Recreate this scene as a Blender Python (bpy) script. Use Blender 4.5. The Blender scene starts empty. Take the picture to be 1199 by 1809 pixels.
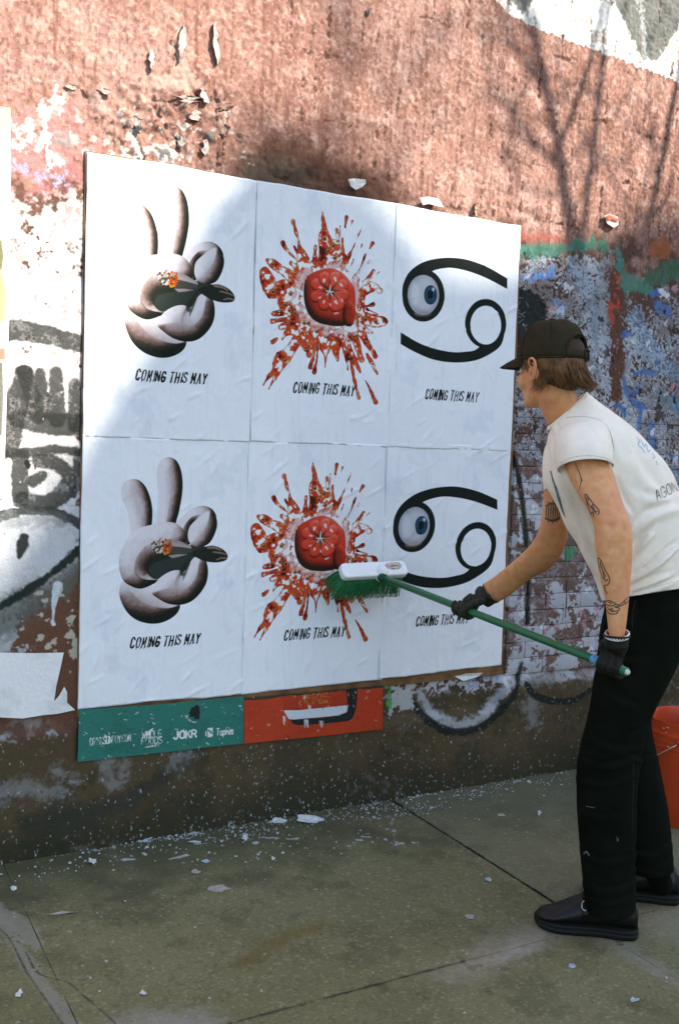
import bpy, bmesh, math, random
import numpy as np
from mathutils import Vector, Matrix
from mathutils.bvhtree import BVHTree

random.seed(7)
RNG = np.random.default_rng(11)
SC = bpy.context.scene
COL = SC.collection
R = math.radians

# ------------------------------------------------------------------ camera
CAM_LOC = np.array([-0.8413, -3.4055, 1.437])
YAW, PITCH, ROLL, FPX = 0.4984, -0.0673, 0.0333, 1748.95
PW, PH = 1199.0, 1809.0            # photograph size, the lens is given in its pixels
_fw = np.array([math.sin(YAW) * math.cos(PITCH), math.cos(YAW) * math.cos(PITCH), math.sin(PITCH)])
_r = np.array([math.cos(YAW), -math.sin(YAW), 0.0])
_u = np.cross(_r, _fw)
CR = math.cos(ROLL) * _r + math.sin(ROLL) * _u
CU = -math.sin(ROLL) * _r + math.cos(ROLL) * _u
cam_d = bpy.data.cameras.new('camera')
cam = bpy.data.objects.new('camera', cam_d)
COL.objects.link(cam)
cam.matrix_world = Matrix(((CR[0], CU[0], -_fw[0], CAM_LOC[0]), (CR[1], CU[1], -_fw[1], CAM_LOC[1]),
                           (CR[2], CU[2], -_fw[2], CAM_LOC[2]), (0, 0, 0, 1)))
cam_d.sensor_fit = 'VERTICAL'
cam_d.sensor_height = 36.0
cam_d.sensor_width = 24.0
cam_d.lens = 36.0 * FPX / PH
cam_d.clip_start = 0.05
cam_d.clip_end = 400
SC.camera = cam

# ------------------------------------------------------------------ world, sun, exposure
SUN_AZ, SUN_EL = R(40), R(38)      # azimuth to the right of the wall's normal
SUN = np.array([math.cos(SUN_EL) * math.sin(SUN_AZ), -math.cos(SUN_EL) * math.cos(SUN_AZ), math.sin(SUN_EL)])
wd = bpy.data.worlds.new('World')
SC.world = wd
wd.use_nodes = True
nt = wd.node_tree
bg = nt.nodes['Background']
sky = nt.nodes.new('ShaderNodeTexSky')
sky.sky_type = 'NISHITA'
sky.sun_disc = False
sky.sun_elevation = SUN_EL
sky.sun_rotation = math.atan2(SUN[0], SUN[1])
sky.air_density = 1.0
sky.dust_density = 1.0
sky.ozone_density = 0.6
nt.links.new(sky.outputs[0], bg.inputs[0])
bg.inputs[1].default_value = 0.115
sun_d = bpy.data.lights.new('sun', 'SUN')
sun_d.energy = 5.0
sun_d.angle = R(0.53)
sun_d.color = (1.0, 0.93, 0.83)
sun = bpy.data.objects.new('sun', sun_d)
COL.objects.link(sun)
sun.rotation_euler = Vector(SUN).to_track_quat('Z', 'Y').to_euler()
sun.location = (6, -8, 9)
SC.view_settings.view_transform = 'Standard'
SC.view_settings.look = 'None'
SC.view_settings.exposure = 1.75
SC.view_settings.gamma = 1.0
SC.view_settings.use_curve_mapping = False

# ------------------------------------------------------------------ measuring helpers
def ray(px, py):
    return _fw * FPX + CR * (px - PW / 2) - CU * (py - PH / 2)
def onwall(px, py, y=0.0):
    d = ray(px, py)
    return CAM_LOC + d * (y - CAM_LOC[1]) / d[1]
def W(px, py):                      # a spot on the wall, as (x, z)
    p = onwall(px, py)
    return (p[0], p[2])
def G(px, py, z=0.0):               # a spot on the ground
    d = ray(px, py)
    return CAM_LOC + d * (z - CAM_LOC[2]) / d[2]
def P(px, py, dep):                 # a point at a measured distance
    return CAM_LOC + ray(px, py) * dep / FPX
def toscreen(p):
    d = np.asarray(p) - CAM_LOC
    w = d @ _fw
    return PW / 2 + FPX * (d @ CR) / w, PH / 2 - FPX * (d @ CU) / w
E1 = _r
E2 = np.array([math.sin(YAW), math.cos(YAW), 0.0])

# ------------------------------------------------------------------ object helpers
def link(o, parent=None):
    COL.objects.link(o)
    if parent is not None:
        o.parent = parent
    return o
def tag(o, label=None, cat=None, group=None, kind=None):
    if label: o['label'] = label
    if cat: o['category'] = cat
    if group: o['group'] = group
    if kind: o['kind'] = kind
    return o
def empty(name, loc, label, cat, group=None):
    o = bpy.data.objects.new(name, None)
    o.location = loc
    o.empty_display_size = 0.1
    link(o)
    return tag(o, label, cat, group)
def mesh_obj(name, verts, faces, mat=None, parent=None, smooth=False, rel=None):
    """verts are world coordinates; under a parent they are stored relative to it"""
    off = np.zeros(3)
    if parent is not None:
        off = np.array(parent_loc(parent))
    elif rel is not None:
        off = np.array(rel)
    v = np.asarray(verts, float) - off
    me = bpy.data.meshes.new(name)
    me.from_pydata(v.tolist(), [], [list(f) for f in faces])
    me.validate()
    if smooth:
        me.polygons.foreach_set('use_smooth', np.ones(len(me.polygons), bool))
    if mat: me.materials.append(mat)
    o = bpy.data.objects.new(name, me)
    if parent is None and rel is not None:
        o.location = rel
    link(o, parent)
    return o
def parent_loc(o):
    l = np.array(o.location, float)
    while o.parent is not None:
        o = o.parent
        l = l + np.array(o.location, float)
    return l
class MB:
    """collects pieces of one mesh"""
    def __init__(s): s.v = []; s.f = []
    def add(s, v, f):
        n = len(s.v)
        s.v.extend([tuple(map(float, p)) for p in v])
        s.f.extend([tuple(i + n for i in q) for q in f])
        return s
    def build(s, name, mat, parent=None, smooth=True, rel=None):
        return mesh_obj(name, s.v, s.f, mat, parent, smooth, rel)
def box(c, sx, sy, sz, ax=None):
    c = np.asarray(c, float)
    A = np.eye(3) if ax is None else np.asarray(ax)
    v = [c + A[0] * sx / 2 * i + A[1] * sy / 2 * j + A[2] * sz / 2 * k for i in (-1, 1) for j in (-1, 1) for k in (-1, 1)]
    f = [(0, 1, 3, 2), (4, 6, 7, 5), (0, 4, 5, 1), (2, 3, 7, 6), (0, 2, 6, 4), (1, 5, 7, 3)]
    return v, f
def norm(v):
    v = np.asarray(v, float)
    return v / (np.linalg.norm(v) + 1e-12)
def tube(pts, rad, n=8, capend=True, closed=False):
    pts = [np.asarray(p, float) for p in pts]
    m = len(pts)
    if np.isscalar(rad): rad = [rad] * m
    v = []; f = []
    t0 = norm(pts[1] - pts[0])
    a = norm(np.cross(t0, [0.3, 0.2, 0.93]))
    for i in range(m):
        if closed: t = norm(pts[(i + 1) % m] - pts[i - 1])
        else: t = norm(pts[min(i + 1, m - 1)] - pts[max(i - 1, 0)])
        a = norm(a - t * (a @ t)); b = np.cross(t, a)
        for k in range(n):
            th = 2 * math.pi * k / n
            v.append(pts[i] + rad[i] * (a * math.cos(th) + b * math.sin(th)))
    for i in range(m if closed else m - 1):
        j = (i + 1) % m
        for k in range(n):
            f.append((i * n + k, i * n + (k + 1) % n, j * n + (k + 1) % n, j * n + k))
    if capend and not closed:
        f.append(tuple(range(n))[::-1]); f.append(tuple((m - 1) * n + k for k in range(n)))
    return v, f
def catmull(pts, sub=4):
    p = np.asarray(pts, float)
    if len(p) < 3: 
        return np.array([p[0] + (p[-1] - p[0]) * i / sub for i in range(sub + 1)])
    out = []
    q = np.vstack([2 * p[0] - p[1], p, 2 * p[-1] - p[-2]])
    for i in range(1, len(q) - 2):
        for k in range(sub):
            t = k / sub
            out.append(0.5 * ((2 * q[i]) + (-q[i - 1] + q[i + 1]) * t + (2 * q[i - 1] - 5 * q[i] + 4 * q[i + 1] - q[i + 2]) * t * t
                              + (-q[i - 1] + 3 * q[i] - 3 * q[i + 1] + q[i + 2]) * t ** 3))
    out.append(p[-1])
    return np.array(out)
def closed_smooth(pts, sub=4):
    p = np.asarray(pts, float); n = len(p); out = []
    for i in range(n):
        a, b, c, d = p[i - 1], p[i], p[(i + 1) % n], p[(i + 2) % n]
        for k in range(sub):
            t = k / sub
            out.append(0.5 * (2 * b + (-a + c) * t + (2 * a - 5 * b + 4 * c - d) * t * t + (-a + 3 * b - 3 * c + d) * t ** 3))
    return np.array(out)
def capsule_tube(pts, rad, n=12, sub=3):
    """a limb with rounded ends"""
    q = np.hstack([np.asarray(pts, float), np.asarray(rad, float)[:, None]])
    q = catmull(q, sub) if len(q) > 2 else q
    p = [x[:3] for x in q]; r = [x[3] for x in q]
    d0 = norm(p[0] - p[1]); d1 = norm(p[-1] - p[-2])
    pre = [(p[0] + d0 * r[0] * math.sin(a), r[0] * math.cos(a)) for a in (1.5, 1.15, 0.75, 0.35)]
    post = [(p[-1] + d1 * r[-1] * math.sin(a), r[-1] * math.cos(a)) for a in (0.35, 0.75, 1.15, 1.5)]
    P2 = [a for a, _ in pre] + p + [a for a, _ in post]
    R2 = [b for _, b in pre] + r + [b for _, b in post]
    return tube(P2, R2, n)
def ellipsoid(c, r, ax=None, n=20, m=12):
    A = np.eye(3) if ax is None else np.asarray(ax)
    c = np.asarray(c, float)
    v = []; f = []
    for i in range(m + 1):
        ph = math.pi * (i + 0.02 * (i == 0) - 0.02 * (i == m)) / m
        for k in range(n):
            th = 2 * math.pi * k / n
            v.append(c + A[0] * r[0] * math.sin(ph) * math.cos(th) + A[1] * r[1] * math.sin(ph) * math.sin(th) + A[2] * r[2] * math.cos(ph))
    for i in range(m):
        for k in range(n):
            f.append((i * n + k, (i + 1) * n + k, (i + 1) * n + (k + 1) % n, i * n + (k + 1) % n))
    f.append(tuple(range(n))); f.append(tuple(m * n + k for k in range(n))[::-1])
    return v, f
def ring_loft(rings, n=28, sub=4, power=1.0):
    """cross-sections given by the two outline points seen, a distance and a half depth"""
    q = []
    for (A, B, d, h) in rings:
        a = P(A[0], A[1], d); b = P(B[0], B[1], d)
        q.append(np.r_[a, b, h])
    q = catmull(q, sub)
    v = []; f = []
    for x in q:
        a, b, h = x[:3], x[3:6], x[6]
        c = (a + b) / 2; e = (a - b) / 2
        dd = norm(c - CAM_LOC)
        for k in range(n):
            th = 2 * math.pi * k / n
            cs, sn = math.cos(th), math.sin(th)
            cs = math.copysign(abs(cs) ** power, cs); sn = math.copysign(abs(sn) ** power, sn)
            v.append(c + e * cs + dd * h * sn)
    m = len(q)
    for i in range(m - 1):
        for k in range(n):
            f.append((i * n + k, i * n + (k + 1) % n, (i + 1) * n + (k + 1) % n, (i + 1) * n + k))
    f.append(tuple(range(n))[::-1]); f.append(tuple((m - 1) * n + k for k in range(n)))
    return v, f
def remesh(mb, voxel, smooth_it=6, fac=0.5):
    """fuse overlapping closed pieces into one continuous surface -> (verts, faces)"""
    me = bpy.data.meshes.new('temporary')
    me.from_pydata([tuple(p) for p in mb.v], [], [list(q) for q in mb.f])
    bm = bmesh.new(); bm.from_mesh(me)
    # orient every island outwards
    bmesh.ops.recalc_face_normals(bm, faces=bm.faces)
    bm.to_mesh(me); bm.free()
    o = bpy.data.objects.new('temporary', me); COL.objects.link(o)
    m = o.modifiers.new('fuse', 'REMESH'); m.mode = 'VOXEL'; m.voxel_size = voxel
    if smooth_it:
        s = o.modifiers.new('smooth', 'SMOOTH'); s.factor = fac; s.iterations = smooth_it
    dg = bpy.context.evaluated_depsgraph_get()
    ev = o.evaluated_get(dg)
    em = ev.to_mesh()
    v = np.empty(len(em.vertices) * 3); em.vertices.foreach_get('co', v)
    f = [tuple(p.vertices) for p in em.polygons]
    ev.to_mesh_clear()
    bpy.data.objects.remove(o); bpy.data.meshes.remove(me)
    return v.reshape(-1, 3), f
def vnormals(v, f):
    me = bpy.data.meshes.new('temporary'); me.from_pydata(v.tolist(), [], f); me.update()
    n = np.empty(len(me.vertices) * 3); me.vertices.foreach_get('normal', n)
    bpy.data.meshes.remove(me)
    return n.reshape(-1, 3)
def tolist(v): return [Vector(x) for x in np.asarray(v).tolist()]

# ------------------------------------------------------------------ noise and raster painting (textures made here, nothing is loaded)
def vnoise(h, w, cell, rng=RNG, cellx=None):
    cellx = cellx or cell
    gh, gw = int(h / cell) + 3, int(w / cellx) + 3
    g = rng.random((gh, gw))
    y = np.arange(h) / cell; x = np.arange(w) / cellx
    yi = y.astype(int); xi = x.astype(int)
    fy = y - yi; fx = x - xi
    fy = (fy * fy * (3 - 2 * fy))[:, None]; fx = (fx * fx * (3 - 2 * fx))[None, :]
    a = g[yi][:, xi]; b = g[yi][:, xi + 1]; c = g[yi + 1][:, xi]; d = g[yi + 1][:, xi + 1]
    return (a * (1 - fx) + b * fx) * (1 - fy) + (c * (1 - fx) + d * fx) * fy
def fbm(h, w, cell, octs=4, gain=0.55, aspect=1.0):
    o = np.zeros((h, w)); amp = 1; tot = 0
    for k in range(octs):
        c = cell / 2 ** k
        if c < 1.2: break
        o += amp * vnoise(h, w, max(c, 1.2), RNG, max(c * aspect, 1.2)); tot += amp; amp *= gain
    o /= tot
    return (o - o.mean()) / (o.std() + 1e-9)          # zero mean, unit deviation
def sstep(a, b, x):
    t = np.clip((x - a) / (b - a), 0, 1)
    return t * t * (3 - 2 * t)
class Canvas:
    def __init__(s, x0, x1, z0, z1, res, base):
        s.x0, s.x1, s.z0, s.z1, s.res = x0, x1, z0, z1, res
        s.w = int((x1 - x0) * res); s.h = int((z1 - z0) * res)
        s.rgb = np.empty((s.h, s.w, 3)); s.rgb[:] = base
        s.X = x0 + (np.arange(s.w) + 0.5) / res
        s.Z = z0 + (np.arange(s.h) + 0.5) / res
        s.ht = np.zeros((s.h, s.w))                      # relief in metres, towards the viewer
        s.n1 = fbm(s.h, s.w, 0.03 * res, 4)              # edge roughness
        s.n2 = fbm(s.h, s.w, 0.012 * res, 3)
    def win(s, pts, pad):
        p = np.asarray(pts)
        i0 = max(0, int((p[:, 0].min() - pad - s.x0) * s.res)); i1 = min(s.w, int((p[:, 0].max() + pad - s.x0) * s.res) + 2)
        j0 = max(0, int((p[:, 1].min() - pad - s.z0) * s.res)); j1 = min(s.h, int((p[:, 1].max() + pad - s.z0) * s.res) + 2)
        return slice(j0, max(j1, j0)), slice(i0, max(i1, i0))
    def put(s, sl, m, color):
        if m.size == 0: return
        m = m[..., None]
        s.rgb[sl] = s.rgb[sl] * (1 - m) + np.asarray(color) * m
    def sd_stroke(s, pts, sl):
        """pts: (x, z, halfwidth) -> signed distance in metres"""
        X = s.X[sl[1]][None, :]; Z = s.Z[sl[0]][:, None]
        best = np.full((Z.shape[0], X.shape[1]), 1e9)
        p = np.asarray(pts, float)
        for a, b in zip(p[:-1], p[1:]):
            dx, dz = b[0] - a[0], b[1] - a[1]
            L = dx * dx + dz * dz + 1e-12
            t = np.clip(((X - a[0]) * dx + (Z - a[1]) * dz) / L, 0, 1)
            d = np.sqrt((X - a[0] - t * dx) ** 2 + (Z - a[1] - t * dz) ** 2) - (a[2] + (b[2] - a[2]) * t)
            best = np.minimum(best, d)
        return best
    def sd_poly(s, pts, sl):
        X = s.X[sl[1]][None, :]; Z = s.Z[sl[0]][:, None]
        best = np.full((Z.shape[0], X.shape[1]), 1e9)
        ins = np.zeros(best.shape, bool)
        p = np.asarray(pts, float)
        for a, b in zip(p, np.roll(p, -1, 0)):
            dx, dz = b[0] - a[0], b[1] - a[1]
            L = dx * dx + dz * dz + 1e-12
            t = np.clip(((X - a[0]) * dx + (Z - a[1]) * dz) / L, 0, 1)
            best = np.minimum(best, (X - a[0] - t * dx) ** 2 + (Z - a[1] - t * dz) ** 2)
            if abs(dz) > 1e-12:
                c = ((a[1] > Z) != (b[1] > Z)) & (X < dx * (Z - a[1]) / dz + a[0])
                ins ^= c
        d = np.sqrt(best)
        return np.where(ins, -d, d)
    def stroke(s, pts, color, alpha=1.0, soft=0.002, rough=0.0, relief=0.0):
        pts = np.asarray(pts, float)
        pad = pts[:, 2].max() + soft * 2 + rough * 3
        sl = s.win(pts, pad)
        if s.rgb[sl].size == 0: return
        d = s.sd_stroke(pts, sl)
        if rough: d = d + rough * (0.6 * s.n1[sl] + 0.6 * s.n2[sl])
        m = (1 - sstep(-soft, soft, d)) * alpha
        s.put(sl, m, color)
        if relief: s.ht[sl] += relief * m
    def poly(s, pts, color, alpha=1.0, soft=0.002, rough=0.0, relief=0.0, breakup=None):
        sl = s.win(pts, soft * 2 + rough * 3)
        if s.rgb[sl].size == 0: return
        d = s.sd_poly(pts, sl)
        if rough: d = d + rough * (0.8 * s.n1[sl] + 0.5 * s.n2[sl])
        m = (1 - sstep(-soft, soft, d)) * alpha
        if breakup is not None: m = m * breakup[sl]
        s.put(sl, m, color)
        if relief: s.ht[sl] += relief * m
    def image(s, name):
        im = bpy.data.images.new(name, s.w, s.h, alpha=False, float_buffer=True)
        im.colorspace_settings.name = 'Non-Color'
        a = np.ones((s.h, s.w, 4), np.float32)
        a[..., :3] = np.clip(s.rgb, 0.004, 0.9)
        im.pixels.foreach_set(a.ravel())
        im.update()
        im.pack()
        return im
# a small stroke alphabet, every letter on a box 0.6 wide and 1 high
GL = {
 'A': [[(0, 0), (.3, 1), (.6, 0)], [(.12, .36), (.48, .36)]],
 'B': [[(0, 0), (0, 1), (.4, 1), (.55, .85), (.55, .65), (.4, .52), (0, .52)], [(.4, .52), (.6, .38), (.6, .14), (.42, 0), (0, 0)]],
 'C': [[(.58, .8), (.45, 1), (.18, 1), (0, .78), (0, .22), (.18, 0), (.45, 0), (.58, .2)]],
 'D': [[(0, 0), (0, 1), (.35, 1), (.6, .75), (.6, .25), (.35, 0), (0, 0)]],
 'E': [[(.55, 1), (0, 1), (0, 0), (.55, 0)], [(0, .52), (.45, .52)]],
 'F': [[(.55, 1), (0, 1), (0, 0)], [(0, .52), (.45, .52)]],
 'G': [[(.58, .8), (.45, 1), (.18, 1), (0, .78), (0, .22), (.18, 0), (.45, 0), (.6, .2), (.6, .46), (.32, .46)]],
 'H': [[(0, 0), (0, 1)], [(.6, 0), (.6, 1)], [(0, .5), (.6, .5)]],
 'I': [[(.3, 0), (.3, 1)]],
 'J': [[(.5, 1), (.5, .2), (.35, 0), (.12, 0), (0, .2)]],
 'K': [[(0, 0), (0, 1)], [(.58, 1), (0, .42)], [(.2, .6), (.6, 0)]],
 'L': [[(0, 1), (0, 0), (.5, 0)]],
 'M': [[(0, 0), (.04, 1), (.33, .3), (.62, 1), (.66, 0)]],
 'N': [[(0, 0), (0, 1), (.6, 0), (.6, 1)]],
 'O': [[(.18, 0), (0, .22), (0, .78), (.18, 1), (.42, 1), (.6, .78), (.6, .22), (.42, 0), (.18, 0)]],
 'P': [[(0, 0), (0, 1), (.42, 1), (.58, .85), (.58, .6), (.42, .46), (0, .46)]],
 'R': [[(0, 0), (0, 1), (.42, 1), (.58, .85), (.58, .62), (.42, .48), (0, .48)], [(.3, .48), (.6, 0)]],
 'S': [[(.56, .84), (.42, 1), (.16, 1), (0, .84), (0, .66), (.58, .36), (.58, .16), (.42, 0), (.14, 0), (0, .16)]],
 'T': [[(0, 1), (.6, 1)], [(.3, 1), (.3, 0)]],
 'U': [[(0, 1), (0, .22), (.18, 0), (.42, 0), (.6, .22), (.6, 1)]],
 'V': [[(0, 1), (.3, 0), (.6, 1)]],
 'W': [[(0, 1), (.15, 0), (.35, .75), (.55, 0), (.7, 1)]],
 'Y': [[(0, 1), (.3, .48), (.6, 1)], [(.3, .48), (.3, 0)]],
 'Z': [[(0, 1), (.58, 1), (0, 0), (.58, 0)]],
 'a': [[(.45, .6), (.45, 0)], [(.45, .5), (.3, .62), (.1, .58), (0, .3), (.1, .03), (.3, 0), (.45, .12)]],
 'p': [[(0, .6), (0, -.3)], [(0, .5), (.18, .62), (.38, .56), (.46, .3), (.36, .04), (.16, 0), (0, .1)]],
 'm': [[(0, 0), (0, .6)], [(0, .45), (.15, .6), (.3, .5), (.3, 0)], [(.3, .45), (.45, .6), (.6, .5), (.6, 0)]],
 '3': [[(.02, .9), (.2, 1), (.42, 1), (.56, .85), (.56, .65), (.4, .53), (.2, .53)], [(.4, .53), (.58, .38), (.58, .15), (.42, 0), (.15, 0), (0, .12)]],
 '5': [[(.55, 1), (.05, 1), (0, .55), (.35, .6), (.58, .42), (.58, .15), (.4, 0), (.12, 0), (0, .12)]],
 '/': [[(0, -.05), (.5, 1.05)]], '.': [[(.1, 0), (.1, .05)]], '(': [[(.3, 1.1), (.12, .8), (.12, .2), (.3, -.1)]], ')': [[(.1, 1.1), (.28, .8), (.28, .2), (.1, -.1)]],
}
ADV = {'I': .34, '.': .26, '(': .36, ')': .42, ' ': .42, 'M': .88, 'W': .92, 'm': .8, 'a': .62, 'p': .64}
def text_strokes(txt, x, z, width, height, half, slant=0.0, rise=0.0, jitter=0.0, squeeze=1.0):
    """letters as strokes with half widths, fitted to the given width; x, z = left end of the base line"""
    adv = []; tot = 0
    for c in txt:
        adv.append(tot); tot += ADV.get(c, .82)
    tot -= .2
    k = width / tot
    out = []
    for c, a in zip(txt, adv):
        if c == ' ': continue
        off = 0.0 if c != 'I' else -.15
        jz = random.uniform(-jitter, jitter) * height; js = 1 + random.uniform(-jitter, jitter)
        for line in GL[c]:
            pts = []
            ln = line if len(line) < 4 else [tuple(q) for q in catmull(line, 2)]
            for (u, v) in ln:
                xx = x + (a + .3 + (u - .3) * squeeze + off) * k + slant * v * height
                pts.append((xx, z + v * height * js + jz + rise * (xx - x), half))
            out.append(pts)
    return out

# ------------------------------------------------------------------ materials
def mat_new(name):
    m = bpy.data.materials.new(name); m.use_nodes = True
    return m, m.node_tree, m.node_tree.nodes['Principled BSDF']
def N(nt, t, **kw):
    n = nt.nodes.new(t)
    for k, v in kw.items():
        setattr(n, k, v)
    return n
def bump_chain(nt, bsdf, specs, coord):
    """specs: (scale, detail, distance_m)"""
    prev = None
    for (sc, det, dist) in specs:
        nz = N(nt, 'ShaderNodeTexNoise'); nz.inputs['Scale'].default_value = sc; nz.inputs['Detail'].default_value = det
        nt.links.new(coord, nz.inputs['Vector'])
        b = N(nt, 'ShaderNodeBump'); b.inputs['Distance'].default_value = dist; b.inputs['Strength'].default_value = 1.0
        nt.links.new(nz.outputs['Fac'], b.inputs['Height'])
        if prev is not None: nt.links.new(prev.outputs[0], b.inputs['Normal'])
        prev = b
    if prev is not None: nt.links.new(prev.outputs[0], bsdf.inputs['Normal'])
def mat_plain(name, color, rough=0.7, var=0.15, vscale=30, bumps=(), spec=0.3, metallic=0.0, color2=None, sheen=0.0, sss=0.0):
    m, nt, b = mat_new(name)
    tc = N(nt, 'ShaderNodeTexCoord')
    nz = N(nt, 'ShaderNodeTexNoise'); nz.inputs['Scale'].default_value = vscale; nz.inputs['Detail'].default_value = 5
    nt.links.new(tc.outputs['Object'], nz.inputs['Vector'])
    cr = N(nt, 'ShaderNodeValToRGB')
    c = np.array(color)
    c1 = np.array(color2) if color2 is not None else c * (1 + var)
    cr.color_ramp.elements[0].position = 0.3; cr.color_ramp.elements[1].position = 0.7
    cr.color_ramp.elements[0].color = (*np.clip(c * (1 - var) if color2 is None else c, 0, 1), 1)
    cr.color_ramp.elements[1].color = (*np.clip(c1, 0, 1), 1)
    nt.links.new(nz.outputs['Fac'], cr.inputs['Fac'])
    nt.links.new(cr.outputs['Color'], b.inputs['Base Color'])
    b.inputs['Roughness'].default_value = rough
    b.inputs['Specular IOR Level'].default_value = spec
    b.inputs['Metallic'].default_value = metallic
    if sheen:
        b.inputs['Sheen Weight'].default_value = sheen
    if sss:
        b.inputs['Subsurface Weight'].default_value = sss
        b.inputs['Subsurface Radius'].default_value = (0.012, 0.005, 0.003)
        b.inputs['Subsurface Scale'].default_value = 1.0
    bump_chain(nt, b, bumps, tc.outputs['Object'])
    return m
def mat_mapped(name, img, x0, xw, z0, zw, axes=('X', 'Z'), rough=0.85, spec=0.25, grain=(180, 0.12), bumps=()):
    """a painted surface, looked up by the place in the world (two world axes)"""
    m, nt, b = mat_new(name)
    g = N(nt, 'ShaderNodeNewGeometry')
    sp = N(nt, 'ShaderNodeSeparateXYZ'); nt.links.new(g.outputs['Position'], sp.inputs[0])
    cb = N(nt, 'ShaderNodeCombineXYZ')
    for i, (ax, o, w) in enumerate(((axes[0], x0, xw), (axes[1], z0, zw))):
        ma = N(nt, 'ShaderNodeMath', operation='MULTIPLY_ADD')
        ma.inputs[1].default_value = 1 / w; ma.inputs[2].default_value = -o / w
        nt.links.new(sp.outputs[ax], ma.inputs[0]); nt.links.new(ma.outputs[0], cb.inputs[i])
    it = N(nt, 'ShaderNodeTexImage'); it.image = img; it.extension = 'MIRROR'; it.interpolation = 'Linear'
    nt.links.new(cb.outputs[0], it.inputs['Vector'])
    grain_mix(nt, b, it.outputs['Color'], g.outputs['Position'], grain)
    b.inputs['Roughness'].default_value = rough
    b.inputs['Specular IOR Level'].default_value = spec
    bump_chain(nt, b, bumps, g.outputs['Position'])
    return m
def grain_mix(nt, b, color, coord, grain):
    nz = N(nt, 'ShaderNodeTexNoise'); nz.inputs['Scale'].default_value = grain[0]; nz.inputs['Detail'].default_value = 3
    nt.links.new(coord, nz.inputs['Vector'])
    mr = N(nt, 'ShaderNodeMapRange'); mr.inputs[1].default_value = 0.25; mr.inputs[2].default_value = 0.75
    mr.inputs[3].default_value = 1 - grain[1]; mr.inputs[4].default_value = 1 + grain[1]
    nt.links.new(nz.outputs['Fac'], mr.inputs[0])
    vm = N(nt, 'ShaderNodeVectorMath', operation='SCALE')
    nt.links.new(color, vm.inputs[0]); nt.links.new(mr.outputs[0], vm.inputs['Scale'])
    nt.links.new(vm.outputs[0], b.inputs['Base Color'])
def mat_uv(name, img, rough=0.6, spec=0.3, grain=(250, 0.03), bumps=()):
    m, nt, b = mat_new(name)
    uv = N(nt, 'ShaderNodeTexCoord')
    it = N(nt, 'ShaderNodeTexImage'); it.image = img; it.extension = 'EXTEND'
    nt.links.new(uv.outputs['UV'], it.inputs['Vector'])
    grain_mix(nt, b, it.outputs['Color'], uv.outputs['Object'], grain)
    b.inputs['Roughness'].default_value = rough
    b.inputs['Specular IOR Level'].default_value = spec
    bump_chain(nt, b, bumps, uv.outputs['Object'])
    return m
# ------------------------------------------------------------------ the painted wall: texture and relief
def mpx(px, py):
    p = onwall(px, py) - CAM_LOC
    return (p @ _fw) / FPX
def wl(pts):                        # measured strokes: (px, py, full width in px) -> wall metres
    return [(*W(a, b), c / 2 * mpx(a, b) * 1.05) for a, b, c in pts]
def wp(pts):
    return [W(a, b) for a, b in pts]
def sm(pts, sub=4): return [tuple(x) for x in catmull(pts, sub)]

WX0, WX1, WZ0, WZ1, WRES = -1.0, 3.7, 0.0, 4.1, 400
wc = Canvas(WX0, WX1, WZ0, WZ1, WRES, (0.245, 0.128, 0.096))
h_, w_ = wc.h, wc.w
Xg, Zg = wc.X[None, :], wc.Z[:, None]
big = fbm(h_, w_, 0.55 * WRES, 4); med = fbm(h_, w_, 0.12 * WRES, 4); fin = fbm(h_, w_, 0.02 * WRES, 4)
tiny = fbm(h_, w_, 0.009 * WRES, 2); vert = fbm(h_, w_, 0.22 * WRES, 4, aspect=0.16)
med2 = fbm(h_, w_, 0.16 * WRES, 5); fin2 = fbm(h_, w_, 0.035 * WRES, 4); med3 = fbm(h_, w_, 0.09 * WRES, 5)
full = (slice(0, h_), slice(0, w_))
# pink-brown coat, worn lighter and darker
wc.put(full, 0.6 * sstep(-0.4, 1.5, big + 0.4 * med), (0.335, 0.205, 0.168))
wc.put(full, 0.40 * sstep(0.3, 1.7, med + 0.3 * fin), (0.20, 0.088, 0.058))
wc.put(full, 0.45 * sstep(0.4, 1.6, vert), (0.155, 0.062, 0.040))
wc.put(full, 0.6 * sstep(0.6, 1.9, fbm(h_, w_, 0.30 * WRES, 5, aspect=0.045)), (0.135, 0.050, 0.032))
wc.put(full, 0.65 * sstep(0.8, 1.7, tiny + 0.25 * fin), (0.12, 0.055, 0.036))
wc.put(full, 0.42 * sstep(0.6, 1.7, -tiny + 0.25 * fin2), (0.46, 0.32, 0.275))
wc.put(full, 0.35 * sstep(0.9, 1.8, fin2), (0.42, 0.30, 0.25))
# dark grimy underlayer below the coat, painted darker still for the shade there
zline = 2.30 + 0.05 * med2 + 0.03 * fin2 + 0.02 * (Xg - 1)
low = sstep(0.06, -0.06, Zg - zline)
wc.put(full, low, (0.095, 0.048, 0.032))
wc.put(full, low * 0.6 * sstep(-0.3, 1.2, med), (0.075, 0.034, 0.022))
# shade band over the posters painted in dark maroon, then a greenish bare patch
wc.poly(wp([(410, 300), (450, 250), (520, 240), (600, 275), (690, 318), (720, 360), (700, 420), (440, 360)]), (0.075, 0.032, 0.019), 0.85, 0.05, 0.012)
wc.poly(wp([(425, 300), (450, 275), (520, 285), (560, 320), (500, 335), (430, 320)]), (0.13, 0.11, 0.075), 0.5, 0.02, 0.012)
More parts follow.
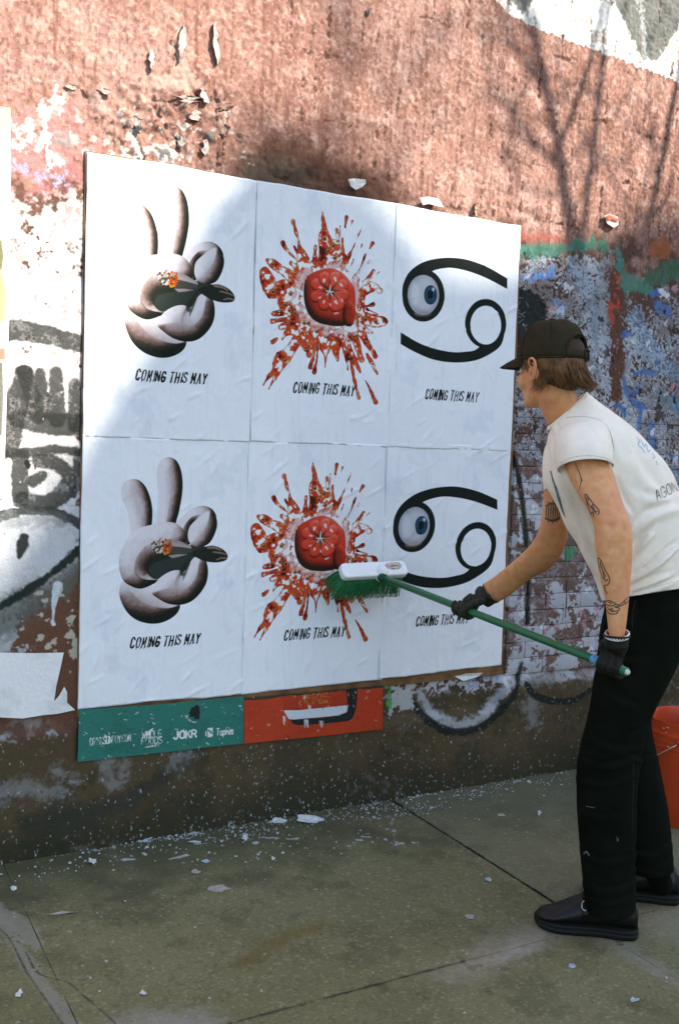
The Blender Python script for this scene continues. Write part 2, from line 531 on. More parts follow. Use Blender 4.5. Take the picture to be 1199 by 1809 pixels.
# -- right half: grey and lilac paint flaking off brown
flake = sstep(-0.35, 0.25, 0.55 * med3 + 0.45 * fin2 + 0.8 * tiny + 0.55)
reg = wp([(900, 462), (960, 447), (1070, 452), (1095, 540), (1130, 545), (1199, 505), (1330, 480), (1330, 900), (1199, 960), (1130, 1000), (1000, 900), (900, 800)])
wc.poly(reg, (0.255, 0.270, 0.305), 0.95, 0.02, 0.03, 0.0015, flake)
flake2 = sstep(0.15, 0.75, 0.7 * med2 + 0.5 * fin + 0.8 * tiny)
wc.poly(reg, (0.38, 0.415, 0.46), 0.82, 0.03, 0.03, 0.001, flake2)
flake3 = sstep(0.5, 1.0, 0.6 * med + 0.5 * fin2 + 0.8 * tiny)
wc.poly(reg, (0.16, 0.125, 0.11), 0.8, 0.03, 0.03, -0.001, flake3)
wc.poly(reg, (0.05, 0.03, 0.02), 0.9, 0.01, 0.02, -0.002, sstep(1.7, 2.0, med3 + 0.6 * fin2 + 0.4 * tiny))
# lower right: mostly brown, torn white patches
reg2 = wp([(895, 800), (1000, 850), (1199, 930), (1330, 930), (1330, 1190), (1050, 1200), (880, 1215)])
wc.poly(reg2, (0.135, 0.082, 0.066), 0.9, 0.03, 0.03)
wc.poly(reg2, (0.25, 0.225, 0.235), 0.72, 0.03, 0.03, 0.001, sstep(0.1, 1.1, 0.7 * med2 + 0.5 * fin + 0.8 * tiny))
wc.poly(reg2, (0.085, 0.042, 0.03), 0.75, 0.03, 0.03, 0, sstep(0.7, 1.4, 0.8 * med3 + 0.4 * fin2 + 0.6 * tiny))
for (a, b, r_) in [(945, 862, 20), (938, 905, 26), (950, 925, 14), (985, 1062, 26), (990, 1092, 22), (905, 1060, 16), (932, 1125, 34), (958, 1132, 26), (920, 1160, 22), (1042, 1135, 22),
                   (1030, 1060, 30), (1055, 1085, 18), (903, 960, 12), (910, 1085, 12), (975, 1035, 10), (1000, 1170, 30), (905, 1190, 24), (940, 1175, 20)]:
    x, z = W(a, b); k = mpx(a, b)
    pts = [(x + r_ * k * (0.75 + 0.4 * random.random()) * math.cos(t), z + r_ * k * (0.75 + 0.4 * random.random()) * math.sin(t)) for t in np.linspace(0, 2 * math.pi, 11)[:-1]]
    wc.poly(pts, (0.40, 0.415, 0.45), 0.85, 0.003, 0.018, 0.001)
wc.poly(wp([(1075, 478), (1098, 478), (1100, 560), (1103, 640), (1092, 712), (1076, 705), (1080, 600), (1072, 540)]), (0.10, 0.04, 0.022), 0.95, 0.008, 0.012)
for pts in ([(1090, 490, 12), (1092, 512, 9)], [(1076, 535, 10), (1079, 565, 10)], [(1085, 520, 8), (1094, 545, 6)]):
    wc.stroke(wl(pts), (0.42, 0.06, 0.035), 0.85, 0.004, 0.01)
for pts, c, a in [
    (sm([(920, 448, 20), (975, 440, 22), (1035, 434, 20), (1065, 430, 18)]), (0.035, 0.17, 0.115), 0.8),
    ([(1090, 440, 12), (1094, 478, 12)], (0.05, 0.21, 0.17), 0.8),
    (sm([(1100, 505, 22), (1130, 500, 28), (1150, 515, 20)]), (0.06, 0.21, 0.16), 0.75),
    (sm([(1145, 495, 22), (1180, 480, 30), (1215, 475, 30)]), (0.035, 0.12, 0.07), 0.75),
    (sm([(925, 417, 14), (950, 420, 16), (1000, 425, 10)]), (0.28, 0.055, 0.035), 0.6),
    ([(1155, 438, 30), (1175, 438, 26)], (0.33, 0.10, 0.035), 0.7),
    ([(975, 983, 14), (1005, 972, 16), (1000, 986, 12)], (0.03, 0.22, 0.10), 0.8),
    (sm([(925, 492, 10), (950, 489, 13), (972, 480, 16)]), (0.16, 0.30, 0.62), 0.8),
    ([(985, 540, 16), (992, 548, 12)], (0.16, 0.28, 0.52), 0.7), ([(975, 548, 8), (993, 552, 10)], (0.50, 0.56, 0.64), 0.8)]:
    wc.stroke(wl(pts), c, a, 0.008, 0.012)
# the round black patch beside the cap
x, z = W(925, 575); k = mpx(925, 575)
wc.poly([(x + 52 * k * math.cos(t), z + 66 * k * math.sin(t)) for t in np.linspace(0, 2 * math.pi, 25)[:-1]], (0.012, 0.018, 0.016), 0.97, 0.004, 0.008)
for i in range(26):
    a, b = random.uniform(900, 965), random.uniform(525, 625)
    wc.stroke(wl([(a, b, 1.1), (a + random.uniform(-14, 14), b + random.uniform(-10, 10), 0.8)]), (0.3, 0.33, 0.33), 0.6, 0.001)
BLUE = (0.055, 0.135, 0.34)
for pts, c, a in [(sm([(1010, 470, 26), (1040, 520, 30), (1050, 590, 22)]), (0.22, 0.36, 0.46), .45), (sm([(1120, 560, 34), (1150, 620, 40), (1190, 660, 30)]), (0.20, 0.34, 0.48), .5), (sm([(1110, 780, 30), (1150, 820, 34), (1199, 850, 30)]), (0.12, 0.27, 0.42), .45),
                  (sm([(1060, 470, 16), (1064, 560, 14), (1066, 640, 12)]), (0.40, 0.44, 0.48), .5), (sm([(1120, 600, 10), (1105, 680, 12), (1118, 760, 10)]), (0.42, 0.46, 0.50), .55), ([(1170, 700, 22), (1199, 720, 26)], (0.10, 0.28, 0.36), .5), ([(1010, 640, 14), (1050, 655, 16)], (0.33, 0.40, 0.45), .5)]:
    wc.stroke(wl(pts), c, a * .7, .014, .008)
for pts in ([(1120, 661, 8), (1135, 657, 11), (1157, 659, 10)], sm([(1101, 672, 9), (1104, 690, 9), (1113, 705, 10), (1128, 716, 12), (1138, 722, 8)]), sm([(1128, 716, 12), (1127, 735, 10), (1124, 758, 8)]),
            sm([(1103, 684, 7), (1113, 693, 8), (1127, 690, 9), (1128, 684, 5)]), [(1093, 718, 14), (1098, 726, 14), (1100, 732, 8)], [(1147, 752, 14), (1147, 775, 13), (1151, 790, 10)],
            [(1158, 632, 5), (1160, 645, 6)], [(1152, 520, 16), (1160, 516, 14)], [(1105, 585, 6), (1100, 592, 10), (1112, 590, 8)], [(1190, 700, 6), (1199, 735, 8)], [(1180, 806, 6), (1199, 812, 8)], [(1160, 540, 20), (1178, 552, 18)]):
    wc.stroke(wl(pts), BLUE, 0.74, 0.004, 0.0022)
for i in range(46):                      # black pits and scraps
    a, b = random.uniform(920, 1199), random.uniform(455, 960)
    k = random.uniform(2, 6)
    wc.stroke(wl([(a, b, k), (a + random.uniform(-5, 5), b + random.uniform(-12, 12), k * 0.5)]), (0.015, 0.012, 0.01), 0.9, 0.002, 0.008, -0.002)
for i in range(90):
    a, b = random.uniform(915, 1199), random.uniform(470, 1190)
    k = random.uniform(2, 7)
    wc.stroke(wl([(a, b, k), (a + random.uniform(-9, 9), b + random.uniform(-9, 9), k * 0.7)]), random.choice([(0.6, 0.63, 0.68), (0.5, 0.5, 0.52), (0.4, 0.2, 0.22)]), 0.85, 0.002, 0.01, 0.0008)
# black tag lines
BLK = (0.010, 0.014, 0.012)
for pts in (sm([(906, 806, 6), (914, 850, 8), (922, 900, 9), (927, 960, 9)]), [(929, 1010, 9), (929, 1100, 9)]):
    wc.stroke(wl([(a - 9, b, 5) for a, b, c in pts]), (0.5, 0.55, 0.58), 0.8, 0.005, 0.008)
    wc.stroke(wl([(a + 8, b, 4) for a, b, c in pts]), (0.45, 0.5, 0.53), 0.6, 0.005, 0.008)
    wc.stroke(wl(pts), BLK, 0.97, 0.003, 0.003)
wc.stroke(wl([(998, 1025, 2.5), (996, 1090, 2.5)]), BLK, 0.95, 0.001, 0, -0.003)
# -- left strip: white wash over everything, black lettering
wreg = wp([(-200, 330), (20, 345), (60, 375), (160, 340), (160, 700), (165, 1000), (60, 1090), (-200, 1130)])
wc.poly(wreg, (0.50, 0.485, 0.47), 0.97, 0.03, 0.03, 0.001, sstep(-2.5, -1.9, med3 + 0.5 * fin2 + 0.4 * tiny))
wc.poly(wreg, (0.30, 0.275, 0.26), 0.6, 0.03, 0.03, 0, sstep(0.9, 1.8, med2 + 0.5 * fin2 + 0.6 * tiny))
wc.poly(wreg, (0.62, 0.60, 0.58), 0.6, 0.03, 0.03, 0, sstep(0.3, 1.4, med + 0.5 * fin))
wc.poly(wp([(-200, 870), (150, 870), (150, 985), (60, 1070), (-200, 1120)]), (0.50, 0.53, 0.56), 0.7, 0.06, 0.04)
wc.poly(wp([(-200, 200), (140, 190), (160, 330), (60, 350), (-200, 330)]), (0.40, 0.17, 0.17), 0.55, 0.04, 0.05)
wc.poly(wp([(100, 190), (230, 200), (400, 290), (400, 330), (150, 280), (20, 250)]), (0.50, 0.47, 0.44), 0.85, 0.03, 0.05, 0.001, sstep(-0.6, 0.3, med3 + 0.5 * fin2))
wc.poly(wp([(150, 190), (380, 200), (400, 310), (200, 290)]), (0.10, 0.095, 0.085), 0.9, 0.01, 0.03, -0.001, sstep(0.75, 1.15, med3 + 0.7 * fin2 + 0.2 * tiny))
wc.poly(wp([(20, 170), (160, 180), (160, 260), (20, 240)]), (0.2, 0.19, 0.18), 0.7, 0.03, 0.04, 0, sstep(0.2, 0.9, med + 0.6 * fin2))
wc.stroke(wl(sm([(70, 192, 6), (77, 225, 8), (84, 260, 9), (86, 302, 10)])), (0.72, 0.70, 0.69), 0.95, 0.004, 0.006)
for pts in ([(30, 296, 20), (50, 303, 18)], [(70, 310, 16), (105, 318, 14)], [(100, 322, 6), (112, 326, 6)]):
    wc.stroke(wl(pts), (0.24, 0.34, 0.55), 0.6, 0.012, 0.02)
wc.stroke(wl([(30, 318, 20), (52, 322, 18)]), (0.22, 0.14, 0.07), 0.6, 0.012, 0.02)
for i in range(60):
    a, b = random.uniform(10, 146), random.uniform(330, 640)
    k = random.uniform(1.5, 5)
    wc.stroke(wl([(a, b, k), (a + random.uniform(-6, 6), b + random.uniform(-6, 10), k * .6)]), random.choice([(0.42, 0.2, 0.18), (0.25, 0.22, 0.2), (0.45, 0.42, 0.42)]), 0.7, 0.003, 0.01)
DK = (0.020, 0.021, 0.018)
wear = 0.82 + 0.18 * sstep(-0.9, 0.1, med3 * 0.5 + fin2 * 0.7 + tiny * 0.6 + 0.5)
def wornstroke(pts, c=DK, a=0.93, soft=0.005, rough=0.0022):
    p = [(a_, b_, c_ * 1.12) for a_, b_, c_ in wl(pts)]
    sl = wc.win(p, max(q[2] for q in p) + 0.03)
    d = wc.sd_stroke(p, sl) + rough * (0.6 * wc.n1[sl] + 0.6 * wc.n2[sl])
    wc.put(sl, (1 - sstep(-soft, soft, d)) * a * wear[sl], c)
for pts in (sm([(-30, 582, 36), (10, 583, 34), (60, 588, 30), (110, 600, 28), (150, 610, 26)]),
            sm([(44, 660, 26), (34, 700, 34), (22, 745, 36), (12, 785, 36), (-10, 800, 34)]), [(44, 660, 24), (62, 715, 26), (66, 735, 24)],
            [(72, 662, 18), (75, 730, 24)], [(99, 660, 22), (101, 740, 28)], [(132, 680, 20), (134, 750, 26)],
            [(30, 740, 26), (80, 748, 34), (140, 752, 34)], sm([(-20, 800, 18), (50, 800, 14), (100, 794, 14), (146, 800, 14)]),
            [(36, 810, 26), (36, 885, 24)], sm([(40, 882, 22), (80, 890, 26), (112, 872, 28), (122, 845, 24), (105, 822, 22), (70, 815, 22)]), [(60, 850, 20), (75, 840, 16)], [(136, 800, 10), (136, 860, 12), (131, 876, 8)]):
    wornstroke(pts)
wc.stroke(wl([(48, 818, 10), (50, 825, 8)]), (0.01, 0.01, 0.01), 1, 0.003)
wornstroke(sm([(-30, 922, 16), (15, 908, 15), (60, 902, 13), (100, 905, 13), (140, 925, 13)]), (0.03, 0.035, 0.03), 0.95, 0.003, 0.003)
wc.stroke(wl([(-20, 928, 26), (60, 918, 22), (110, 920, 16)]), (0.14, 0.15, 0.14), 0.5, 0.02, 0.01)
wc.stroke(wl(sm([(34, 984, 8), (40, 965, 20), (43, 950, 16)])), (0.012, 0.014, 0.012), 0.97, 0.004, 0.0012)
# brown below the eye-shaped tag, with its soft green-black underline
wc.poly(wp([(-200, 1120), (20, 1085), (80, 1040), (150, 990), (150, 1280), (-200, 1290)]), (0.13, 0.062, 0.035), 0.95, 0.03, 0.02)
wc.poly(wp([(-200, 1140), (0, 1095), (30, 1090), (20, 1160), (-200, 1160)]), (0.42, 0.46, 0.48), 0.8, 0.02, 0.03)
wc.stroke(wl(sm([(-20, 1105, 60), (40, 1070, 60), (90, 1040, 46), (150, 995, 36)])), (0.10, 0.115, 0.10), 0.75, 0.025, 0.012)
wc.stroke(wl(sm([(-20, 1083, 12), (30, 1055, 14), (80, 1022, 15), (110, 998, 15), (150, 968, 15)])), (0.012, 0.022, 0.016), 0.97, 0.006, 0.003)
wc.stroke(wl([(102, 1035, 16), (96, 1065, 9), (94, 1092, 3)]), (0.55, 0.6, 0.63), 0.95, 0.002, 0.0015)
wc.stroke(wl([(93, 1100, 9), (95, 1103, 9)]), (0.55, 0.6, 0.63), 0.95, 0.002, 0.004)
wc.poly(wp([(125, 1090), (138, 1085), (138, 1155), (126, 1160)]), (0.44, 0.42, 0.33), 0.9, 0.003, 0.01, 0.001)
for i in range(45):
    a, b = random.uniform(0, 140), random.uniform(1010, 1150); k = random.uniform(1.2, 4)
    wc.stroke(wl([(a, b, k), (a + random.uniform(-4, 4), b + random.uniform(-4, 4), k * .6)]), (0.45, 0.42, 0.36), 0.8, 0.002, 0.006)
# torn edges, dark line where the wash starts
# -- white gable shape of an old mural, top right, with grey teeth
MW = (0.62, 0.62, 0.58)
wc.poly(wp([(835, -40), (905, 30), (1000, 72), (1100, 108), (1199, 146), (1420, 225), (1420, -120), (835, -120)]), MW, 0.95, 0.003, 0.006, 0.001, 0.45 + 0.55 * sstep(-1.6, -0.6, med3 + 0.5 * tiny))
TG = (0.075, 0.08, 0.068)
wc.poly(wp([(862, -40), (930, 30), (962, -40)]), TG, 0.9, 0.012, 0.01)
wc.poly(wp([(985, 40), (1000, 22), (1035, 20), (1055, 62), (1030, 80), (1000, 72)]), (0.36, 0.33, 0.28), 0.6, 0.012, 0.02)
wc.poly(wp([(1070, -50), (1085, 10), (1110, 58), (1135, 103), (1158, 108), (1185, 70), (1210, 30), (1215, -60)]), TG, 0.92, 0.010, 0.01)
wc.stroke(wl([(1128, -30, 12), (1136, 60, 14), (1140, 100, 10)]), (0.32, 0.33, 0.32), 0.7, 0.008, 0.01)
# -- vertical runs and cracks of the upper coat, as the old brick behind prints through
crk = np.zeros((h_, w_))
for row in range(6):
    z0 = 2.42 + row * 0.235
    for i in range(40):
        x = 0.75 + i * 0.073 + random.uniform(-.012, .012) + (row % 2) * 0.036
        if random.random() < 0.22: continue
        L = random.uniform(0.08, 0.24); zz = z0 + random.uniform(-.03, .03)
        pts = [(x, zz, 0.0006), (x + random.uniform(-.006, .006), zz + L * .4, random.uniform(.0012, .003)), (x + random.uniform(-.006, .006), zz + L, 0.0006)]
        wc.stroke(pts, (0.07, 0.03, 0.02), random.uniform(.5, .95), 0.0018, 0.006, -0.003)
    for i in range(9):
        x = random.uniform(.6, 3.2)
        wc.stroke([(x, z0, .0006), (x + .06, z0 + random.uniform(-.01, .01), .0018), (x + .16, z0 + random.uniform(-.02, .02), .0006)], (0.07, 0.03, 0.02), 0.7, 0.002, 0.006, -0.0025)
for pts in ([(300, 75), (335, 105), (330, 135), (355, 175), (395, 178), (400, 215), (390, 300)], [(270, 160), (278, 200), (265, 235)], [(120, 150), (150, 165), (165, 205), (180, 210)], [(230, 235), (250, 262), (255, 300)], [(380, 160), (384, 230), (386, 300)]):
    wc.stroke(wl([(a, b, random.uniform(1, 3.5)) for a, b in sm(pts, 3)]), (0.05, 0.025, 0.018), 0.9, 0.0015, 0.006, -0.004)
for i in range(90):                    # pits and flakes of the peeled patch
    a, b = random.gauss(290, 70), random.gauss(235, 38)
    k = random.uniform(1.5, 6)
    wc.stroke(wl([(a, b, k), (a + random.uniform(-8, 8), b + random.uniform(-3, 12), k * .5)]), random.choice([(0.05, 0.04, 0.03), (0.5, 0.45, 0.4), (0.16, 0.09, 0.06), (0.42, 0.34, 0.30)]), 0.8, 0.002, 0.005, random.choice([-0.003, 0.0015]))
# smooth bare plaster where the coat fell off
wc.poly(wp([(312, 50), (326, 45), (333, 80), (335, 110), (345, 130), (360, 150), (320, 165), (285, 160), (270, 165), (262, 130), (300, 130), (310, 100)]), (0.36, 0.235, 0.19), 0.9, 0.003, 0.006, -0.003)
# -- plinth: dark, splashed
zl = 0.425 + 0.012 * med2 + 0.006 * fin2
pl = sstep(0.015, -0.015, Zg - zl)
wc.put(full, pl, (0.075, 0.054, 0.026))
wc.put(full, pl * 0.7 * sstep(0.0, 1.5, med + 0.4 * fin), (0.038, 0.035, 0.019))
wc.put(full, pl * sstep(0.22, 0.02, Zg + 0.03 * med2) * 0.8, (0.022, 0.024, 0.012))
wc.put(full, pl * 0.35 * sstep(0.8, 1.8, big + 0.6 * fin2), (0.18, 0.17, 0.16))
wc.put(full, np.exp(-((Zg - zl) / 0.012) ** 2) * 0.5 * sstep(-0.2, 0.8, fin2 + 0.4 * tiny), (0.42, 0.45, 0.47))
wc.stroke(wl(sm([(335, 1318, 26), (300, 1355, 30), (240, 1398, 34), (150, 1430, 36), (40, 1450, 30)])), (0.028, 0.030, 0.020), 0.8, 0.025, 0.01)
for pts in ([(185, 1340, 22), (200, 1380, 18), (215, 1350, 20)], [(-20, 1395, 34), (50, 1385, 30), (110, 1395, 18)], [(95, 1360, 20), (120, 1370, 14)], [(300, 1345, 16), (330, 1325, 16)], [(30, 1275, 14), (60, 1275, 14)], [(930, 1245, 30), (935, 1270, 24)], [(880, 1200, 18), (1040, 1190, 14)]):
    wc.stroke(wl(pts), (0.24, 0.245, 0.235), 0.55, 0.03, 0.015)
arc = sm([(918, 1172, 8), (910, 1200, 10), (895, 1232, 12), (868, 1262, 13), (835, 1284, 13), (795, 1290, 13), (760, 1278, 13), (738, 1256, 13), (728, 1236, 9)])
wc.stroke(wl([(a + (820 - a) * 0.15, b - 13, 15) for a, b, c in arc]), (0.40, 0.43, 0.45), 0.75, 0.012, 0.008)
wc.stroke(wl(arc), BLK, 0.96, 0.006, 0.003)
wc.stroke(wl(sm([(922, 1206, 8), (932, 1222, 11), (955, 1233, 12), (985, 1236, 11), (1015, 1229, 10), (1045, 1208, 7)])), BLK, 0.96, 0.004, 0.003)
wc.poly(wp([(685, 1205), (730, 1206), (734, 1250), (690, 1252)]), (0.45, 0.48, 0.46), 0.8, 0.006, 0.02)
wc.stroke(wl([(688, 1215, 8), (687, 1245, 8)]), (0.05, 0.35, 0.06), 0.9, 0.003, 0.006)
wc.stroke(wl(sm([(760, 1205, 10), (830, 1208, 14), (890, 1196, 14)])), (0.5, 0.53, 0.56), 0.75, 0.006, 0.02)
wc.stroke(wl([(830, 1200, 10), (870, 1190, 10)]), (0.06, 0.16, 0.40), 0.6, 0.008, 0.02)
nsp = 3600                             # splashes of white paste, thicker near the ground
for i in range(nsp):
    x = random.uniform(-0.6, 3.2); z = 0.46 * random.random() ** 1.5
    if random.random() > 0.4 + 0.6 * math.exp(-((x - 0.95) / 0.7) ** 2): continue
    r_ = random.choice([0.0003, 0.0004, 0.0005, 0.0006, 0.0008, 0.0010, 0.0014]) * random.uniform(.8, 1.3)
    wc.stroke([(x, z, r_), (x + random.uniform(-.004, .004), z - random.uniform(0, .008), r_ * .6)], (0.50, 0.55, 0.56), random.uniform(.35, .95), 0.0008, 0.0005)
for i in range(700):
    x = random.uniform(-0.4, 3.0); z = random.uniform(.4, 2.3)
    r_ = random.uniform(.001, .003)
    wc.stroke([(x, z, r_), (x, z - .004, r_ * .6)], random.choice([(0.55, 0.55, 0.55), (0.04, 0.03, 0.03)]), 0.6, 0.0012, 0.001)
# horizontal brick courses ghosting through on the right
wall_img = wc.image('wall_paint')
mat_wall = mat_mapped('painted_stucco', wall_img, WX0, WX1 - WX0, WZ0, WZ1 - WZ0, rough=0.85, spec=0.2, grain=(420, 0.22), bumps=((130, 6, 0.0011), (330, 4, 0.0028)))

# relief of the coat, sampled by the wall mesh
rough_up = 0.55 + 0.9 * sstep(2.2, 2.5, Zg + 0.05 * med) + 0 * Xg
relief = wc.ht + rough_up * (0.0003 * fin + 0.0009 * tiny + 0.0003 * fin2) + 0.0005 * med + 0.0005 * vert
relief = relief + 0.030 * sstep(0.46, 0.41, Zg + 0.004 * fin2) + 0.02 * sstep(0.25, 0.0, Zg)          # the plinth swells out towards the ground
peel = np.exp(-(((Xg - 0.27) / 0.26) ** 2 + ((Zg - 2.54) / 0.13) ** 2))
relief = relief + peel * 0.006 * np.clip(fin2 + 0.6 * med3, -2.2, 2.2)
# rough ledge where the upper coat ends, over the posters
relief = relief - 0.010 * np.exp(-((Zg - (2.42 + 0.015 * med2)) / 0.03) ** 2) * sstep(0.5, 0.8, Xg) * sstep(2.6, 1.8, Xg) * (0.6 + 0.4 * med3)
BX0, BX1, BZ0, BZ1 = 1.86, 3.10, 0.455, 1.72       # where single bricks show through the paint
relief = relief - 0.0025 * sstep(BX0 - .01, BX0 + .01, Xg) * sstep(BX1 + .01, BX1 - .01, Xg) * sstep(BZ0 - .01, BZ0 + .01, Zg) * sstep(BZ1 + .01, BZ1 - .01, Zg)
behind = sstep(-.02, .02, Xg) * sstep(1.85, 1.81, Xg) * sstep(.30, .34, Zg) * sstep(2.42, 2.36, Zg)
relief = relief * (1 - behind) + behind * np.minimum(relief, 0.0)      # flat under the pasted paper

def axis_pts(a, b, c, d, fine, coarse):
    return np.unique(np.round(np.concatenate([np.arange(a, b, coarse), np.arange(b, c, fine), np.arange(c, d + 1e-6, coarse)]), 5))
gx = axis_pts(-3.0, -0.5, 3.25, 6.0, 0.0058, 0.05)
gz = axis_pts(-0.06, 0.0, 3.62, 5.0, 0.0058, 0.05)
def samp(a, x, z):
    fx = np.clip((x - WX0) * WRES - .5, 0, w_ - 1.001); fz = np.clip((z - WZ0) * WRES - .5, 0, h_ - 1.001)
    i = fx.astype(int); j = fz.astype(int); u = fx - i; v = fz - j
    return (a[j, i] * (1 - u) + a[j, i + 1] * u) * (1 - v) + (a[j + 1, i] * (1 - u) + a[j + 1, i + 1] * u) * v
GXm, GZm = np.meshgrid(gx, gz)
Hm = samp(relief, GXm, GZm)
def grid_mesh(name, X, Y, Z, mat, smooth=True):
    m, n = X.shape
    co = np.stack([X, Y, Z], -1).reshape(-1, 3).astype(np.float32)
    idx = np.arange(m * n).reshape(m, n)
    q = np.stack([idx[:-1, :-1], idx[:-1, 1:], idx[1:, 1:], idx[1:, :-1]], -1).reshape(-1, 4).astype(np.int32)
    me = bpy.data.meshes.new(name)
    me.vertices.add(len(co)); me.vertices.foreach_set('co', co.ravel())
    me.loops.add(q.size); me.loops.foreach_set('vertex_index', q.ravel())
    me.polygons.add(len(q)); me.polygons.foreach_set('loop_start', np.arange(0, q.size, 4, dtype=np.int32))
    me.polygons.foreach_set('use_smooth', np.full(len(q), smooth))
    me.update(calc_edges=True); me.validate()
    me.materials.append(mat)
    return me
# the wall is an old building side: coat (this mesh), brick backing behind, bricks and flakes as parts
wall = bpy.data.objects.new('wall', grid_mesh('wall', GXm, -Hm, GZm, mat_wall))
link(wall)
tag(wall, 'old stuccoed brick wall with flaking paint, black graffiti and a sunlit pink-brown upper part', 'wall')
mb = MB(); mb.add(*box((1.5, 0.22, 3.0), 24, 0.38, 6.4)); mb.build('masonry', mat_plain('masonry', (0.2, 0.11, 0.08), 0.9, bumps=((8, 5, .01),)), wall, smooth=False)

# bricks that show through on the right, each one a part
mat_brick = mat_mapped('painted_brick', wall_img, WX0, WX1 - WX0, WZ0, WZ1 - WZ0, rough=0.8, spec=0.3, grain=(420, 0.22), bumps=((70, 5, 0.0035), (260, 3, 0.002)))
def brick_mesh(sx, sz, seed):
    rg = random.Random(seed)
    bm = bmesh.new()
    v, f = box((0, 0.006, 0), sx, 0.03, sz)
    vs = [bm.verts.new((p[0] + rg.uniform(-.003, .003), p[1] + rg.uniform(-.0015, .0015), p[2] + rg.uniform(-.003, .003))) for p in v]
    for q in f: bm.faces.new([vs[i] for i in q])
    bmesh.ops.recalc_face_normals(bm, faces=bm.faces)
    bmesh.ops.bevel(bm, geom=list(bm.edges), offset=0.004, segments=2, affect='EDGES', profile=0.6)
    me = bpy.data.meshes.new('brick'); bm.to_mesh(me); bm.free()
    me.polygons.foreach_set('use_smooth', np.ones(len(me.polygons), bool))
    me.materials.append(mat_brick)
    return me
bricks = [brick_mesh(0.2035, 0.0690, s) for s in range(6)]
halves = [brick_mesh(0.0985, 0.0690, 10 + s) for s in range(3)]
nr = int((BZ1 - BZ0) / 0.0705)
for r_ in range(nr):
    z = BZ0 + 0.0352 + r_ * 0.0705
    x = BX0 + (0.0 if r_ % 2 == 0 else 0.104)
    if r_ % 2:
        o = bpy.data.objects.new('brick', random.choice(halves)); o.location = (BX0 + 0.049, random.uniform(-.001, .003), z); link(o, wall)
    while x + 0.2 <= BX1 + 0.03:
        o = bpy.data.objects.new('brick', random.choice(bricks))
        o.location = (x + 0.1, random.uniform(-.0012, .0010), z + random.uniform(-.001, .001))
        o.rotation_euler = (0, random.uniform(-.008, .008), random.uniform(-.008, .008))
        link(o, wall); x += 0.2065

# peeling flakes of the coat: curled shells standing off the wall
def flake(px, py, wpx, hpx, lift, mat, ang=0.0, side=1, name='plaster_flake'):
    k = mpx(px, py); cx_, cz_ = W(px, py)
    w2, h2 = wpx * k / 2, hpx * k / 2
    n, m = 7, 9
    V = []; F = []
    rg = random.Random(int(px * 31 + py))
    ed = [rg.uniform(.45, 1.25) for _ in range(m)]; sh_ = [rg.uniform(-.35, .35) for _ in range(m)]; lift = lift * .32
    for th in (0, 0.004):
        for j in range(m):
            v = j / (m - 1) * 2 - 1
            wj = w2 * math.sqrt(max(0.02, 1 - abs(v) ** 2.4)) * ed[j]
            for i in range(n):
                u = i / (n - 1) * 2 - 1
                cu = (0.5 + 0.5 * u * side)
                x = wj * u + sh_[j] * w2; z = h2 * (v + .12 * math.sin(9 * u + px))
                xr = x * math.cos(ang) - z * math.sin(ang); zr = x * math.sin(ang) + z * math.cos(ang)
                V.append((cx_ + xr, -0.006 - lift * cu ** 2 + th, cz_ + zr))
    off = n * m
    for j in range(m - 1):
        for i in range(n - 1):
            a = j * n + i
            F.append((a, a + 1, a + n + 1, a + n)); F.append((off + a, off + a + n, off + a + n + 1, off + a + 1))
    for j in range(m - 1):
        for i, s in ((0, 1), (n - 1, -1)):
            a = j * n + i
            F.append((a, a + n, off + a + n, off + a))
    for i in range(n - 1):
        for j in (0, m - 1):
            a = j * n + i
            F.append((a, a + 1, off + a + 1, off + a))
    return mesh_obj(name, V, F, mat, wall, smooth=True)
mat_flake = mat_plain('flaked_coat', (0.40, 0.28, 0.24), 0.85, 0.2, 40, ((90, 4, .002),))
mat_flake_dark = mat_plain('flaked_coat_old', (0.26, 0.16, 0.12), 0.85, 0.3, 40, ((90, 4, .002),))
mat_flake_pale = mat_plain('flaked_white', (0.36, 0.30, 0.26), 0.85, 0.2, 40, ((90, 4, .002),))
for (a, b, w, h, l, ang, sd, mt) in [(381, 78, 14, 66, .022, 0.1, -1, mat_flake), (321, 78, 16, 66, .010, -0.1, 1, mat_flake), (268, 108, 12, 34, .010, 0, -1, mat_flake),
        (332, 176, 40, 14, .012, 0.1, 1, mat_flake), (360, 170, 16, 26, .016, 0.5, -1, mat_flake), (398, 190, 30, 10, .012, 0.5, 1, mat_flake_dark), (240, 220, 20, 30, .012, 0.3, 1, mat_flake_pale),
        (345, 205, 26, 18, .012, .2, -1, mat_flake), (395, 232, 12, 22, .014, 0, 1, mat_flake_dark),
        (185, 162, 22, 10, .010, 0, 1, mat_flake), (125, 155, 20, 8, .010, 0, 1, mat_flake), (318, 250, 20, 26, .008, .2, 1, mat_flake_pale), (362, 262, 16, 26, .01, -.2, -1, mat_flake_pale),
        (290, 190, 8, 26, .010, .1, 1, mat_flake_dark), (838, 372, 8, 22, .02, .1, -1, mat_flake_dark), (648, 24, 8, 12, .012, 0, 1, mat_flake_dark)]:
    flake(a, b, w, h, l, mt, ang, sd)
